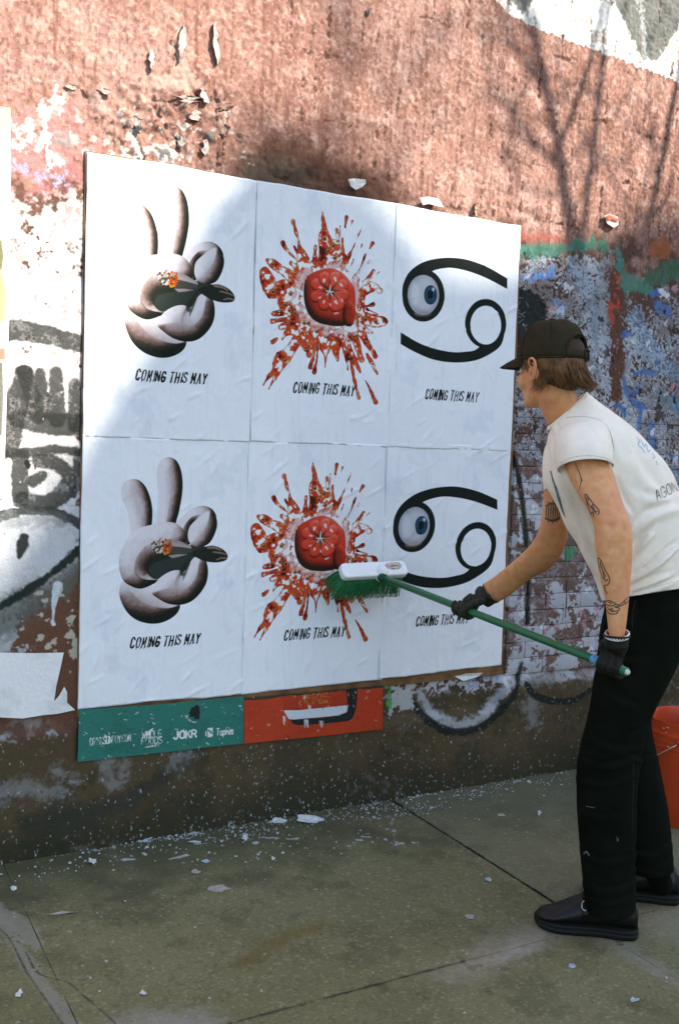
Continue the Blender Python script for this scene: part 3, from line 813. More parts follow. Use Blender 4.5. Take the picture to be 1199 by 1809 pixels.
# ------------------------------------------------------------------ posters: three prints, six sheets
Z_TOP, Z_MID, Z_BOT = 2.3884, 1.442, 0.4837
XC = [0.0, 0.6166, 1.2134, 1.83]
PWD, PHT, PRES = 0.6180, 0.952, 900
PAPER = (0.735, 0.765, 0.79)
def poster_canvas():
    c = Canvas(0, PWD, -PHT, 0, PRES, PAPER)
    h, w = c.h, c.w
    f = (slice(0, h), slice(0, w))
    c.put(f, 0.10 * sstep(-1, 2, fbm(h, w, 0.15 * PRES, 4)), (0.66, 0.68, 0.72))
    c.put(f, 0.30 * sstep(0.6, 2.2, fbm(h, w, 0.20 * PRES, 4, aspect=0.07)), (0.60, 0.62, 0.68))
    c.put(f, 0.35 * sstep(1.0, 2.0, fbm(h, w, 0.11 * PRES, 4) + .3 * fbm(h, w, .03 * PRES, 2)), (0.54, 0.60, 0.68))
    c.put(f, 0.10 * sstep(0.2, 2, fbm(h, w, 0.004 * PRES, 2)), (0.55, 0.57, 0.62))
    return c
def mapper(ox, oy, sc, x0, z0):
    def f(a, b):
        x, z = W(ox + a / sc, oy + b / sc)
        return (x - x0, z - z0)
    return f
def ms(M, pts):
    """strokes (a, b, half width in crop px) -> print metres"""
    out = []
    for a, b, r in pts:
        x, z = M(a, b); x2, z2 = M(a + r, b); x3, z3 = M(a, b + r)
        out.append((x, z, 0.5 * (math.hypot(x2 - x, z2 - z) + math.hypot(x3 - x, z3 - z))))
    return out
def caption(c, xl, xr, zb, hcap):
    st = text_strokes('COMING THIS MAY', xl + .006, zb, xr - xl - .006, hcap, 0.0024, slant=0.20, jitter=0.03, squeeze=.76)
    for p in st:
        c.stroke(p, (0.010, 0.014, 0.010), 1.0, 0.0006, 0.0006)
        c.stroke([(a + .0010, b, r) for a, b, r in p], (0.010, 0.014, 0.010), 1.0, 0.0006, 0.0006)
        for q in (p[0], p[-1]):
            if q[1] < zb + hcap * .2:
                L = random.uniform(.002, .008)
                c.stroke([(q[0] - .001, q[1], .0022), (q[0] - .003, q[1] - L, .0007)], (0.010, 0.014, 0.010), 1.0, 0.0006)
def caption_px(c, x0, z0, l, r, t, b):
    xl, zb = W(*l); xr, zr = W(*r)
    hc = (W(*t)[1] - W(*b)[1]) * .90
    caption(c, xl - x0, xr - x0, (zb + zr) / 2 - z0, hc)

# --- print one: balloon-like hand with a burning butt
def balloon(c, pts, R_=0.05, warm=0.0, L=(-0.80, 0.28, 0.52), dark=0.0, edge=0.0008, stops=None, alpha=1.0):
    pts = [tuple(p) for p in closed_smooth(pts, 4)]
    sl = c.win(pts, 0.004)
    d = c.sd_poly(pts, sl)
    ins = np.clip(-d, 0, None)
    for _ in range(10):                                  # soften the medial crease
        q = np.pad(ins, 1, mode='edge')
        ins = (q[:-2, 1:-1] + q[2:, 1:-1] + q[1:-1, :-2] + q[1:-1, 2:] + 2 * ins) / 6
    t = np.clip(1 - ins / R_, 0, 1)
    gz, gxx = np.gradient(ins, 1 / PRES)
    g = np.sqrt(gxx ** 2 + gz ** 2) + 1e-6
    s = t ** 1.3
    nx, nz = -gxx / np.maximum(g, 0.35) * s, -gz / np.maximum(g, 0.35) * s
    ny = np.sqrt(np.clip(1 - nx ** 2 - nz ** 2, 0.0, 1))
    lum = L[0] * nx + L[1] * nz + L[2] * ny + 0.20 - dark
    lum = lum + 0.02 * c.n2[sl]
    stops = stops or [(-0.10, (0.008, 0.013, 0.008)), (0.14, (0.03, 0.022, 0.017)), (0.34, (0.14, 0.088, 0.072)), (0.52, (0.33, 0.26, 0.245)), (0.74, (0.50, 0.455, 0.46)), (1.0, (0.64, 0.62, 0.64))]
    xs = [q[0] for q in stops]
    col = np.stack([np.interp(lum, xs, [q[1][k] for q in stops]) for k in range(3)], -1)
    m = (1 - sstep(-edge, edge, d))[..., None] * alpha
    c.rgb[sl] = c.rgb[sl] * (1 - m) + col * m
def make_hand():
    c = poster_canvas()
    M = mapper(170, 790, 4.2077, XC[0], Z_MID)
    pl_ = lambda pts: [M(a, b) for a, b in pts]
    # thumb mound
    balloon(c, pl_([(195, 985), (168, 1065), (180, 1140), (225, 1225), (295, 1282), (385, 1308), (470, 1304), (550, 1270), (602, 1222), (616, 1165), (560, 1120), (470, 1060), (340, 1000), (250, 960)]), 0.075, L=(-.30, .95, .34))
    # two raised fingers
    balloon(c, pl_([(258, 650), (240, 540), (212, 430), (182, 370), (180, 310), (205, 262), (255, 238), (315, 248), (365, 300), (400, 390), (412, 480), (408, 590), (400, 700), (300, 720)]), 0.042)
    balloon(c, pl_([(440, 590), (450, 470), (455, 350), (443, 230), (452, 135), (490, 88), (540, 76), (590, 100), (622, 165), (636, 260), (632, 360), (612, 470), (580, 590), (560, 680), (460, 680)]), 0.05)
    # bent finger, back half
    balloon(c, pl_([(580, 580), (650, 500), (720, 452), (795, 436), (860, 465), (885, 530), (800, 560), (730, 560), (700, 620), (690, 720), (600, 720), (570, 650)]), 0.05)
    # palm
    balloon(c, pl_([(258, 640), (330, 596), (400, 578), (450, 560), (540, 556), (610, 580), (660, 650), (650, 740), (560, 810), (480, 840), (410, 870), (390, 930), (460, 985), (420, 1015), (330, 1050), (250, 1030), (195, 985), (166, 900), (170, 820), (195, 745), (225, 690)]), 0.09, L=(-.42, .58, .50))
    sl = c.win(pl_([(380, 700), (800, 1000)]), 0.02)
    c.poly(closed_smooth(pl_([(372, 905), (395, 850), (450, 815), (540, 800), (640, 780), (700, 720), (780, 725), (830, 770), (740, 830), (660, 915), (560, 940), (490, 970), (430, 980), (385, 950)])), (0.012, 0.020, 0.013), 0.98, 0.0035)
    # bent finger, tip
    balloon(c, pl_([(676, 640), (690, 590), (735, 540), (780, 500), (840, 470), (885, 520), (892, 585), (868, 660), (828, 718), (760, 742), (705, 725), (680, 690)]), 0.055)
    # thumb
    balloon(c, pl_([(405, 1075), (440, 1000), (495, 950), (560, 918), (615, 915), (645, 940), (680, 880), (715, 825), (765, 803), (805, 835), (825, 910), (812, 1005), (765, 1085), (700, 1145), (620, 1170), (530, 1162), (450, 1120)]), 0.062, L=(-.60, .62, .42))
    c.stroke(ms(M, [(640, 985, 3), (655, 940, 9), (690, 860, 4)]), (0.02, 0.022, 0.018), 0.9, 0.003)
    c.poly(closed_smooth(pl_([(615, 915), (660, 850), (700, 800), (660, 900), (640, 960)])), (0.012, 0.02, 0.014), 0.9, 0.003)
    # the butt
    c.poly(pl_([(535, 690), (600, 695), (700, 735), (705, 775), (640, 790), (560, 830), (530, 800)]), (0.055, 0.05, 0.042), 1, 0.001)
    c.poly(pl_([(550, 688), (620, 700), (700, 735), (700, 752), (620, 740), (555, 735)]), (0.36, 0.32, 0.30), .9, 0.002)
    c.poly(pl_([(530, 805), (600, 795), (670, 795), (600, 815), (560, 822)]), (0.30, 0.27, 0.25), .9, 0.002)
    c.stroke(ms(M, [(560, 700, 2), (690, 728, 1)]), (0.05, 0.04, 0.035), .7, .001)
    c.poly(closed_smooth(pl_([(700, 790), (760, 755), (850, 730), (925, 752), (968, 795), (960, 838), (890, 856), (815, 850), (760, 830)])), (0.016, 0.019, 0.014), 1, 0.001)
    for p in ([(825, 745, 8), (880, 745, 9), (920, 765, 4)], [(865, 778, 5), (920, 785, 6), (962, 797, 3)], [(890, 835, 4), (920, 822, 5), (962, 825, 5)]):
        c.stroke(ms(M, p), (0.20, 0.145, 0.11), .9, 0.0015)
    for i in range(150):
        a, b = 470 + random.gauss(0, 36), 738 + random.gauss(0, 28)
        if (a - 470) ** 2 / 82 ** 2 + (b - 738) ** 2 / 62 ** 2 > 1: continue
        if a > 490 or (a > 465 and random.random() < .4): col = random.choice([(0.45, 0.045, 0.006), (0.5, 0.10, 0.008), (0.30, 0.02, 0.005), (0.6, 0.22, 0.02), (0.05, 0.02, 0.01), (0.03, 0.02, 0.01)])
        else: col = random.choice([(0.55, 0.52, 0.45), (0.62, 0.6, 0.55), (0.03, 0.03, 0.028), (0.2, 0.17, 0.14), (0.03, 0.03, 0.03), (.4, .36, .26)])
        c.stroke(ms(M, [(a, b, random.uniform(4, 10)), (a + random.uniform(-6, 6), b + random.uniform(-6, 6), 4)]), col, .95, 0.0008)
    for i in range(26):
        t = random.uniform(-1.2, 1.6)
        c.stroke(ms(M, [(488 + 60 * math.cos(t), 738 + 55 * math.sin(t), 8), (488 + 66 * math.cos(t), 738 + 60 * math.sin(t), 5)]), random.choice([(0.5, 0.09, 0.008), (0.4, 0.04, 0.006), (0.6, 0.25, 0.03)]), .95, .0008)
    caption_px(c, XC[0], Z_TOP, (234, 671), (361, 678), (297, 655), (297, 674))
    return c.image('print_hand')

# --- print two: burst tomato
SPL = [
 [(600, 150, 3), (604, 200, 12), (618, 270, 18), (615, 340, 42), (640, 430, 58), (640, 520, 62)], [(385, 215, 14), (400, 260, 7), (436, 400, 10), (450, 470, 36), (475, 570, 50)],
 [(312, 372, 13), (345, 430, 8), (410, 490, 7), (440, 545, 24)], [(205, 500, 16), (240, 525, 26), (310, 572, 30), (400, 635, 40), (460, 680, 30)],
 [(185, 590, 34), (205, 650, 48), (240, 725, 42), (330, 690, 46), (370, 740, 36), (300, 800, 22)], [(240, 885, 10), (300, 880, 18), (360, 860, 25), (440, 880, 50), (500, 950, 50)],
 [(235, 940, 14), (300, 930, 11), (370, 915, 14)], [(300, 985, 18), (350, 960, 22), (430, 960, 52)], [(240, 1090, 12), (275, 1065, 5)], [(308, 1072, 6), (340, 1020, 16), (400, 1000, 40)],
 [(172, 1400, 4), (210, 1345, 9), (270, 1290, 26), (290, 1230, 42), (340, 1180, 40), (390, 1115, 34), (430, 1050, 36)], [(213, 1428, 4), (250, 1360, 8), (300, 1280, 16), (330, 1220, 24)], [(245, 1345, 4), (290, 1270, 10)],
 [(455, 1050, 55), (478, 1130, 22)], [(505, 1180, 16), (530, 1090, 25), (560, 1000, 66)], [(511, 1272, 11), (545, 1150, 6), (552, 1080, 8)], [(540, 1312, 10), (560, 1200, 4), (565, 1100, 4)],
 [(618, 1278, 2), (622, 1190, 12), (620, 1100, 42), (620, 1000, 66)], [(708, 1222, 5), (697, 1140, 26), (690, 1050, 58)], [(780, 1290, 7), (770, 1180, 12), (745, 1080, 18)],
 [(865, 1495, 12), (835, 1390, 7), (800, 1200, 9), (790, 1080, 18), (785, 1010, 40)], [(872, 1308, 8), (830, 1220, 16), (800, 1130, 12)], [(880, 1215, 16), (852, 1130, 22), (830, 1050, 28)],
 [(982, 1195, 16), (930, 1110, 14), (880, 1020, 30), (850, 950, 40)], [(995, 1320, 5), (960, 1250, 14), (923, 1180, 9)], [(985, 1525, 15), (950, 1450, 5), (910, 1370, 3)], [(960, 1022, 9), (900, 990, 20), (850, 950, 35)],
 [(1042, 945, 26), (985, 940, 38), (910, 925, 38), (860, 900, 34)], [(1002, 890, 3), (920, 850, 4)], [(966, 820, 9), (900, 830, 4)], [(1012, 720, 22), (1000, 690, 14), (940, 690, 34), (890, 730, 24), (880, 800, 24), (870, 880, 28)],
 [(972, 578, 11), (930, 630, 11), (905, 665, 20)], [(1015, 580, 3), (955, 630, 3)], [(912, 458, 6), (870, 560, 4), (830, 612, 8), (840, 640, 26)], [(882, 262, 5), (850, 340, 3), (800, 450, 5), (758, 520, 20), (740, 570, 8)],
 [(776, 185, 9), (765, 258, 3)], [(815, 215, 8), (802, 266, 3)], [(962, 374, 8), (942, 412, 3)], [(886, 378, 3), (878, 405, 3)], [(938, 492, 3), (930, 520, 2)], [(704, 280, 14), (710, 360, 18), (700, 450, 34)], [(680, 390, 38), (690, 480, 36)], [(742, 345, 7), (748, 440, 12), (765, 480, 14)],
 [(550, 400, 13), (546, 460, 9), (545, 530, 20)], [(375, 520, 13), (415, 555, 22)], [(395, 395, 3), (420, 445, 8)], [(728, 250, 2), (726, 330, 3)], [(800, 560, 3), (826, 490, 3)], [(860, 600, 3), (870, 575, 3)],
 [(330, 820, 34), (400, 880, 46), (470, 950, 56), (560, 1010, 60), (640, 1010, 56)], [(840, 700, 30), (860, 760, 20), (850, 880, 30), (830, 990, 30)], [(300, 760, 30), (320, 830, 30)], [(480, 560, 22), (540, 520, 16), (620, 540, 14), (700, 540, 14), (750, 500, 20)]]
def make_tomato():
    c = poster_canvas()
    M = mapper(420, 340, 4.1107, XC[1], Z_TOP)
    h, w = c.h, c.w
    sl = (slice(0, h), slice(0, w))
    D = np.full((h, w), 1.0)
    for p in SPL:
        p = [(a, b, r * 1.18 + 1) for a, b, r in p]
        q = ms(M, [tuple(x) for x in catmull(p, 4)] if len(p) > 2 else p)
        s2 = c.win(q, 0.03)
        D[s2] = np.minimum(D[s2], c.sd_stroke(q, s2))
    n1 = fbm(h, w, 0.028 * PRES, 3); n2 = fbm(h, w, 0.016 * PRES, 2); n3 = fbm(h, w, 0.03 * PRES, 3)
    D = D + 0.0016 * n1 * sstep(-.015, 0, D)
    # break the body into a wet lace: holes in the wide parts
    hole = sstep(0.35, 0.55, np.abs(n1 + 0.3 * n2) ) * 0
    inner = np.clip(-D, 0, 1)
    lace = np.abs(n1 * 0.8 + 0.45 * n2)
    open_ = sstep(0.005, 0.009, inner) * sstep(0.45, 0.7, n1 * 0.55 + n2 * 0.65)
    m = (1 - sstep(-0.0007, 0.0007, D)) * (1 - open_ * 0.92)
    v = 0.55 * n1 + 0.55 * n2 + 0.25 * n3 + 0.02
    col = np.empty((h, w, 3))
    xs = [-1.6, -0.9, -0.3, 0.2, 0.7, 1.1, 1.6]
    cs = [(0.06, 0.010, 0.004), (0.28, 0.024, 0.008), (0.50, 0.050, 0.013), (0.47, 0.075, 0.018), (0.50, 0.15, 0.045), (0.60, 0.42, 0.28), (0.70, 0.68, 0.64)]
    for k in range(3): col[..., k] = np.interp(v, xs, [q[k] for q in cs])
    rim = sstep(0.0032, 0.0008, inner) + open_ * sstep(0.95, 0.5, open_)
    rim = np.clip(rim, 0, 1)[..., None]
    col = col * (1 - 0.8 * rim) + np.array((0.20, 0.030, 0.012)) * 0.8 * rim
    m = m[..., None]
    c.rgb = c.rgb * (1 - m) + col * m
    # seeds: dark drops with light crescents
    for p in SPL:
        for (a, b, r) in p:
            if r >= 9 and random.random() < 0.35:
                x, z, rr = ms(M, [(a, b, min(r, 30))])[0]
                rr *= .5
                c.stroke([(x, z, rr * 1.25), (x + .001, z + rr * .4, rr)], (0.36, 0.11, 0.03), .9, 0.0012)
                c.stroke([(x, z, rr * .75), (x + .001, z + rr * .3, rr * .5)], (0.05, 0.016, 0.006), .9, 0.0014)
                c.stroke([(x - rr * .3, z + rr * .4, rr * .22), (x, z + rr * .6, rr * .15)], (0.65, 0.42, 0.2), .8, 0.0006)
    for i in range(330):
        th = random.uniform(0, 2 * math.pi); rd = random.uniform(190, 420)
        a, b = 640 + rd * math.cos(th), 790 + rd * math.sin(th) * 1.05
        x, z = M(a, b)
        j, i2 = int((z - c.z0) * PRES), int((x - c.x0) * PRES)
        if not (0 <= j < h and 0 <= i2 < w) or D[j, i2] > -0.003: continue
        k = random.uniform(.0008, .0028)
        c.stroke([(x, z, k), (x + k * math.cos(th) * 2, z - k * math.sin(th) * 2, k * .5)], random.choice([(0.6, 0.5, 0.38), (0.55, 0.22, 0.05), (0.08, 0.02, 0.008), (0.45, 0.04, 0.012), (0.7, 0.62, 0.5)]), .85, .0006)
    # clear liquid halo round the fruit
    pl_ = lambda pts: [M(a, b) for a, b in pts]
    c.poly(closed_smooth(pl_([(330, 790), (400, 690), (470, 600), (560, 530), (700, 520), (790, 560), (850, 640), (860, 740), (845, 860), (840, 990), (740, 1030), (600, 1010), (500, 960), (420, 860)])), (0.72, 0.70, 0.68), .55, .012, 0.010)
    for i in range(60):
        th = random.uniform(0, 2 * math.pi)
        a, b = 650 + 215 * math.cos(th), 770 + 235 * math.sin(th)
        x, z = M(a, b)
        k = random.uniform(.001, .004)
        c.stroke([(x, z, k), (x + random.uniform(-.012, .012), z + random.uniform(-.012, .012), k * .6)], random.choice([(0.35, 0.05, 0.015), (0.45, 0.12, 0.03), (0.6, 0.45, 0.3)]), .8, .0008, .001)
    # fruit
    TO = closed_smooth(pl_([(520, 592), (600, 562), (680, 558), (745, 590), (785, 632), (832, 682), (822, 735), (798, 768), (838, 850), (832, 930), (820, 988), (760, 986), (730, 952), (640, 968), (560, 945), (500, 890), (468, 800), (464, 700), (478, 636)]))
    s2 = c.win(TO, .003); d = c.sd_poly(TO, s2)
    RS = [(-.05, (0.025, 0.010, 0.005)), (.15, (0.075, 0.012, 0.006)), (.38, (0.24, 0.020, 0.009)), (.62, (0.44, 0.034, 0.014)), (.9, (0.58, 0.055, 0.028)), (1.12, (0.66, 0.16, 0.11)), (1.25, (0.78, 0.55, 0.50))]
    balloon(c, pl_([(520, 592), (600, 562), (680, 558), (745, 590), (785, 632), (828, 690), (838, 770), (836, 850), (820, 920), (780, 962), (720, 976), (640, 968), (560, 945), (500, 890), (468, 800), (464, 700), (478, 636)]), .05, L=(.34, .72, .46), stops=RS, dark=.12)
    balloon(c, pl_([(752, 830), (795, 790), (838, 840), (834, 920), (812, 972), (768, 972), (745, 920)]), .022, L=(.45, .70, .35), stops=RS, dark=.16)
    def petal(k, rr, L_, W_, dark=0.0):
        t = k
        ux, uy = math.cos(t), math.sin(t)
        pts = []
        for a in np.linspace(0, 2 * math.pi, 13)[:-1]:
            u = rr + L_ * math.cos(a); v = W_ * math.sin(a) * (1.0 + .25 * math.cos(a))
            pts.append((652 + ux * u - uy * v, 722 + (uy * u + ux * v)))
        balloon(c, pl_(pts), .017, L=(.05, .52, .72), stops=RS, dark=dark)
    for k, L_, W_, rr, dk in ((-2.65, 66, 46, 88, .02), (2.75, 62, 44, 88, .12), (-1.95, 66, 46, 86, 0), (-1.2, 66, 46, 88, -.05), (-.45, 64, 46, 84, -.02), (.3, 64, 46, 82, .03), (1.95, 66, 46, 84, .10), (1.1, 70, 56, 92, .0)):
        petal(k, rr, L_, W_, dk)
    for (a, b, dx, dy, r_) in [(612, 640, -5, 16, 9), (690, 628, 6, 18, 10), (732, 672, 10, 12, 8), (580, 694, 14, 3, 6), (612, 796, -5, 10, 6), (695, 796, 10, 14, 9), (655, 815, 2, 10, 5), (690, 884, 24, -6, 4), (742, 782, 3, 14, 4), (575, 770, 12, -4, 4)]:
        c.stroke(ms(M, [(a, b, r_), (a + dx, b + dy, r_ * .6)]), (0.80, 0.66, 0.60), .85, .0035)
    for t in (-2.3, -1.55, -.8, -.08, .7, 1.5, 2.35, 3.1):
        c.stroke(ms(M, [(654, 722, 9), (654 + 44 * math.cos(t), 722 + 46 * math.sin(t), 6), (654 + 88 * math.cos(t), 722 + 92 * math.sin(t), 2)]), (0.030, 0.022, 0.014), .85, .0022)
    c.poly([M(652 + 26 * math.cos(t), 724 + 26 * math.sin(t)) for t in np.linspace(0, 6.283, 13)[:-1]], (0.04, 0.035, 0.022), .9, .003)
    for t, L in ((-1.45, 55), (-.1, 26), (.9, 30), (2.4, 34), (3.5, 28)):
        c.stroke(ms(M, [(652, 728, 7), (652 + L * math.cos(t), 728 + L * math.sin(t), 3)]), (0.52, 0.55, 0.50), .95, .001)
    c.stroke(ms(M, [(652, 735, 6), (656, 745, 3)]), (0.02, 0.03, 0.02), .95, .001)
    caption_px(c, XC[1], Z_TOP, (511, 692), (621, 700), (565, 675.5), (565, 694.5))
    return c.image('print_tomato')

# --- print three: a zodiac glyph of two curls, one holding an eye
def make_glyph():
    c = poster_canvas()
    M = mapper(660, 360, 4.3074, XC[2], Z_TOP)
    pl_ = lambda pts: [M(a, b) for a, b in pts]
    ell = lambda cx, cy, rx, ry, n=48: [(cx + rx * math.cos(t), cy + ry * math.sin(t)) for t in np.linspace(0, 2 * math.pi, n + 1)[:-1]]
    K = (0.008, 0.012, 0.009)
    up = sm([(203, 690), (214, 610), (258, 525), (345, 458), (450, 425), (570, 415), (700, 430), (850, 485), (1003, 572)], 6) + sm([(1003, 652), (855, 575), (720, 522), (600, 494), (520, 495), (440, 514), (380, 560), (300, 640)], 6)
    lo = sm([(193, 980), (330, 1060), (450, 1105), (580, 1130), (680, 1128), (770, 1107), (860, 1000)], 6) + sm([(992, 940), (955, 1075), (865, 1148), (750, 1196), (600, 1210), (450, 1190), (320, 1140), (193, 1070)], 6)
    c.poly(pl_(up), K, 1, .0007); c.poly(pl_(lo), K, 1, .0007)
    c.poly(pl_(ell(365, 700, 162, 200)), K, 1, .0007); c.poly(pl_(ell(838, 914, 156, 187)), K, 1, .0007)
    for t, s_ in ((365, 697), (839, 926)): pass
    c.poly(pl_(ell(839, 926, 116, 147)), PAPER, 1, .0007)
    c.poly(pl_(ell(365, 697, 120, 152)), (0.30, 0.32, 0.36), 1, .0007)
    c.poly(pl_(ell(372, 690, 86, 118)), (0.46, 0.48, 0.52), .9, .016)
    c.poly(pl_(ell(300, 690, 34, 90)), (0.56, 0.58, 0.61), .7, .012)
    c.poly(pl_(ell(360, 835, 60, 20)), (0.30, 0.22, 0.21), .6, .008)
    c.poly(pl_(ell(420, 697, 50, 74)), (0.012, 0.028, 0.045), 1, .0012)
    c.poly(pl_(ell(420, 700, 42, 64)), (0.014, 0.050, 0.085), .95, .005)
    for i in range(50):
        t = random.uniform(0, 6.283)
        c.stroke(ms(M, [(420 + 22 * math.cos(t), 698 + 32 * math.sin(t), 1.2), (420 + 40 * math.cos(t), 698 + 60 * math.sin(t), 1.6)]), random.choice([(0.03, 0.09, 0.15), (0.010, 0.03, 0.05), (0.05, 0.12, 0.17)]), .6, .0006)
    c.poly(pl_(ell(417, 694, 22, 33)), (0.006, 0.008, 0.010), 1, .0015)
    c.poly(pl_(ell(441, 655, 8, 14)), (0.55, 0.62, 0.70), .9, .002)
    caption_px(c, XC[2], Z_TOP, (745, 704), (840, 709.5), (792, 686.5), (792, 704.5))
    return c.image('print_glyph')

prints = [make_hand(), make_tomato(), make_glyph()]
pb = ((55, 3, 0.0011), (420, 2, 0.0004))
mat_prints = [mat_uv('printed_sheet', im, 0.75, 0.12, (300, 0.03), pb) for im in prints]

# board of older sheets behind the new ones
mat_old = mat_plain('old_paper_layers', (0.16, 0.085, 0.035), 0.85, 0.5, 14, ((60, 4, .002),))
mbk = MB()
def slab_poly(pts, y0, y1):
    n = len(pts)
    v = [(x, y0, z) for x, z in pts] + [(x, y1, z) for x, z in pts]
    f = [tuple(range(n))[::-1], tuple(range(n, 2 * n))] + [(i, (i + 1) % n, n + (i + 1) % n, n + i) for i in range(n)]
    return v, f
mbk.add(*slab_poly([(-0.004, 2.393), (0.6, 2.394), (1.2, 2.392), (1.835, 2.388), (1.843, 1.9), (1.846, 1.2), (1.840, 0.462), (1.23, 0.462), (1.22, 0.44), (0.62, 0.445), (-0.003, 0.463)], -0.0065, 0.002))
back = mbk.build('old_sheet_backing', mat_old, smooth=False, rel=(0.9, 0, 1.4))
tag(back, 'brown edge of older pasted sheets showing around the block of six white posters', 'paper backing')

def poster(ix, iz, mat, label, x_off=0.0, z_off=0.0, lift=0.0, seed=0):
    x0 = XC[ix] + x_off; z1 = (Z_TOP if iz == 0 else Z_MID) + z_off
    n, m = 96, 144
    rg = np.random.default_rng(seed)
    u = np.linspace(0, 1, n); v = np.linspace(0, 1, m)
    U, V = np.meshgrid(u, v)
    X = x0 + U * PWD; Z = z1 - PHT + V * PHT
    global RNG
    RNG = rg
    a = fbm(m, n, 40, 4); b = fbm(m, n, 30, 3, aspect=0.25); c_ = fbm(m, n, 16, 3)
    y = -0.0085 - lift - 0.0011 * np.abs(a) - 0.0016 * np.clip(1 - np.abs(b) * 5, 0, 1) * sstep(0, 1, c_) - 0.0003 * c_
    for k in range(34):                                  # short paste creases
        px_, pz_, th = rg.uniform(0, PWD), rg.uniform(0, PHT), rg.uniform(0.3, 1.3)
        dx, dz = (U * PWD - px_), (V * PHT - pz_)
        al = dx * math.cos(th) + dz * math.sin(th); ac = -dx * math.sin(th) + dz * math.cos(th)
        y -= 0.0050 * np.exp(-(ac / 0.0055) ** 2) * np.exp(-(al / rg.uniform(.02, .055)) ** 2) * rg.uniform(.3, 1)
    edge = np.minimum(np.minimum(U, 1 - U) * PWD, np.minimum(V, 1 - V) * PHT)
    y -= 0.0008 * np.exp(-edge / 0.010) * (0.4 + 0.5 * np.abs(a))     # edges lift a little
    X = X + 0.0016 * (b * 0.4) * (np.abs(U - .5) > .49); Z = Z + 0.002 * a * (np.abs(V - .5) > .492)
    me = grid_mesh('poster', X - (x0 + PWD / 2), y, Z - (z1 - PHT / 2), mat)
    uvl = me.uv_layers.new(name='UVMap')
    li = np.empty(len(me.loops), np.int32); me.loops.foreach_get('vertex_index', li)
    uv = np.stack([U, V], -1).reshape(-1, 2)[li].astype(np.float32)
    uvl.data.foreach_set('uv', uv.ravel())
    o = bpy.data.objects.new('poster', me); o.location = (x0 + PWD / 2, 0, z1 - PHT / 2)
    md = o.modifiers.new('sheet', 'SOLIDIFY'); md.thickness = 0.0004; md.offset = -1
    link(o)
    tag(o, label, 'poster', 'white wheat-pasted posters in two rows on the wall')
    return o
poster(0, 1, mat_prints[0], 'white poster of a bulbous hand with raised fingers, lower row, above the green strip', 0, 0, 0, 1)
poster(1, 1, mat_prints[1], 'white poster of a burst tomato, lower row, with the broom head across it', -.004, 0, .0006, 2)
poster(2, 1, mat_prints[2], 'white poster with black glyph and blue eye, lower row, beside the gloved hand', -.001, 0.012, .0004, 3)
poster(0, 0, mat_prints[0], 'white poster of a bulbous hand with raised fingers, upper row, brightly sunlit', .001, 0.0, .0008, 4)
poster(1, 0, mat_prints[1], 'white poster of a burst tomato, upper row, shaded between its neighbours', 0.003, 0.001, .0014, 5)
poster(2, 0, mat_prints[2], 'white poster with black glyph and blue eye, upper row, left of the cap', 0, 0, .0010, 6)
RNG = np.random.default_rng(5)

# ------------------------------------------------------------------ strips of older bills under the posters
def strip_canvas(pts, col, res=900):
    xs = [p[0] for p in pts]; zs = [p[1] for p in pts]
    c = Canvas(min(xs) - .02, max(xs) + .02, min(zs) - .02, max(zs) + .02, res, col)
    f = (slice(0, c.h), slice(0, c.w))
    c.put(f, .4 * sstep(-.5, 2, fbm(c.h, c.w, .08 * res, 4)), np.array(col) * .65)
    return c
def strip_obj(name, pts, c, label, y=-0.006, th=.0012, rough=.6, cat='poster strip'):
    im = c.image(name)
    m = mat_mapped(name, im, c.x0, c.x1 - c.x0, c.z0, c.z1 - c.z0, rough=rough, grain=(300, .08), bumps=((70, 4, .0025), (350, 2, .0008)))
    me_v, me_f = slab_poly(pts, y - th, y)
    o = mesh_obj(name, me_v, me_f, m, rel=(np.mean([p[0] for p in pts]), 0, np.mean([p[1] for p in pts])))
    return tag(o, label, cat)
TEAL = (0.022, 0.150, 0.115)
tp = wp([(136, 1250), (280, 1240), (424, 1226), (424, 1309), (330, 1319), (230, 1330), (133, 1341)])
tp = [(x, z) for x, z in tp]
c = strip_canvas(tp, TEAL)
WHT = (0.62, 0.66, 0.64)
def strip_text(c, txt, l, r, t, hw, col=WHT, slant=0.0):
    xl, zl = W(*l); xr, zr = W(*r); zt = W(*t)[1]
    for s in text_strokes(txt, xl, zl, xr - xl, zt - zl, hw, slant, (zr - zl) / (xr - xl)):
        c.stroke(s, col, .95, .0006, .0006)
strip_text(c, 'DRINKSUNBOY.COM', (155, 1312), (226, 1304), (155, 1300), .0010)
strip_text(c, 'WHOLE', (246, 1301), (280, 1298), (246, 1288), .0013)
strip_text(c, 'FOODS', (245, 1311), (281, 1308), (245, 1299), .0014)
strip_text(c, 'MARKET', (250, 1316), (277, 1313), (250, 1313), .0007)
for s_ in ([(256, 1291, 5), (262, 1285, 3), (266, 1282, 1)],): c.stroke(wl(s_), WHT, .9, .001)
strip_text(c, 'JOKR', (302, 1301), (341, 1297), (302, 1289), .0030)
strip_text(c, 'TapRm', (376, 1295), (405, 1292), (376, 1283), .0016)
c.poly(wp([(361, 1282), (370, 1281), (370, 1297), (361, 1298)]), WHT, .95, .001); c.stroke(wl([(363, 1286, 3), (368, 1291, 3)]), TEAL, .9, .001); c.stroke(wl([(358, 1288, 2), (358, 1295, 2)]), WHT, .9, .001)
c.poly(closed_smooth(wp([(331, 1247), (345, 1245), (350, 1255), (346, 1268), (336, 1266), (328, 1256)])), (0.010, 0.014, 0.010), 1, .001, .004)
c.stroke(wl([(329, 1268, 3), (337, 1272, 4), (348, 1270, 4)]), (0.5, 0.52, 0.5), .9, .001, .003)
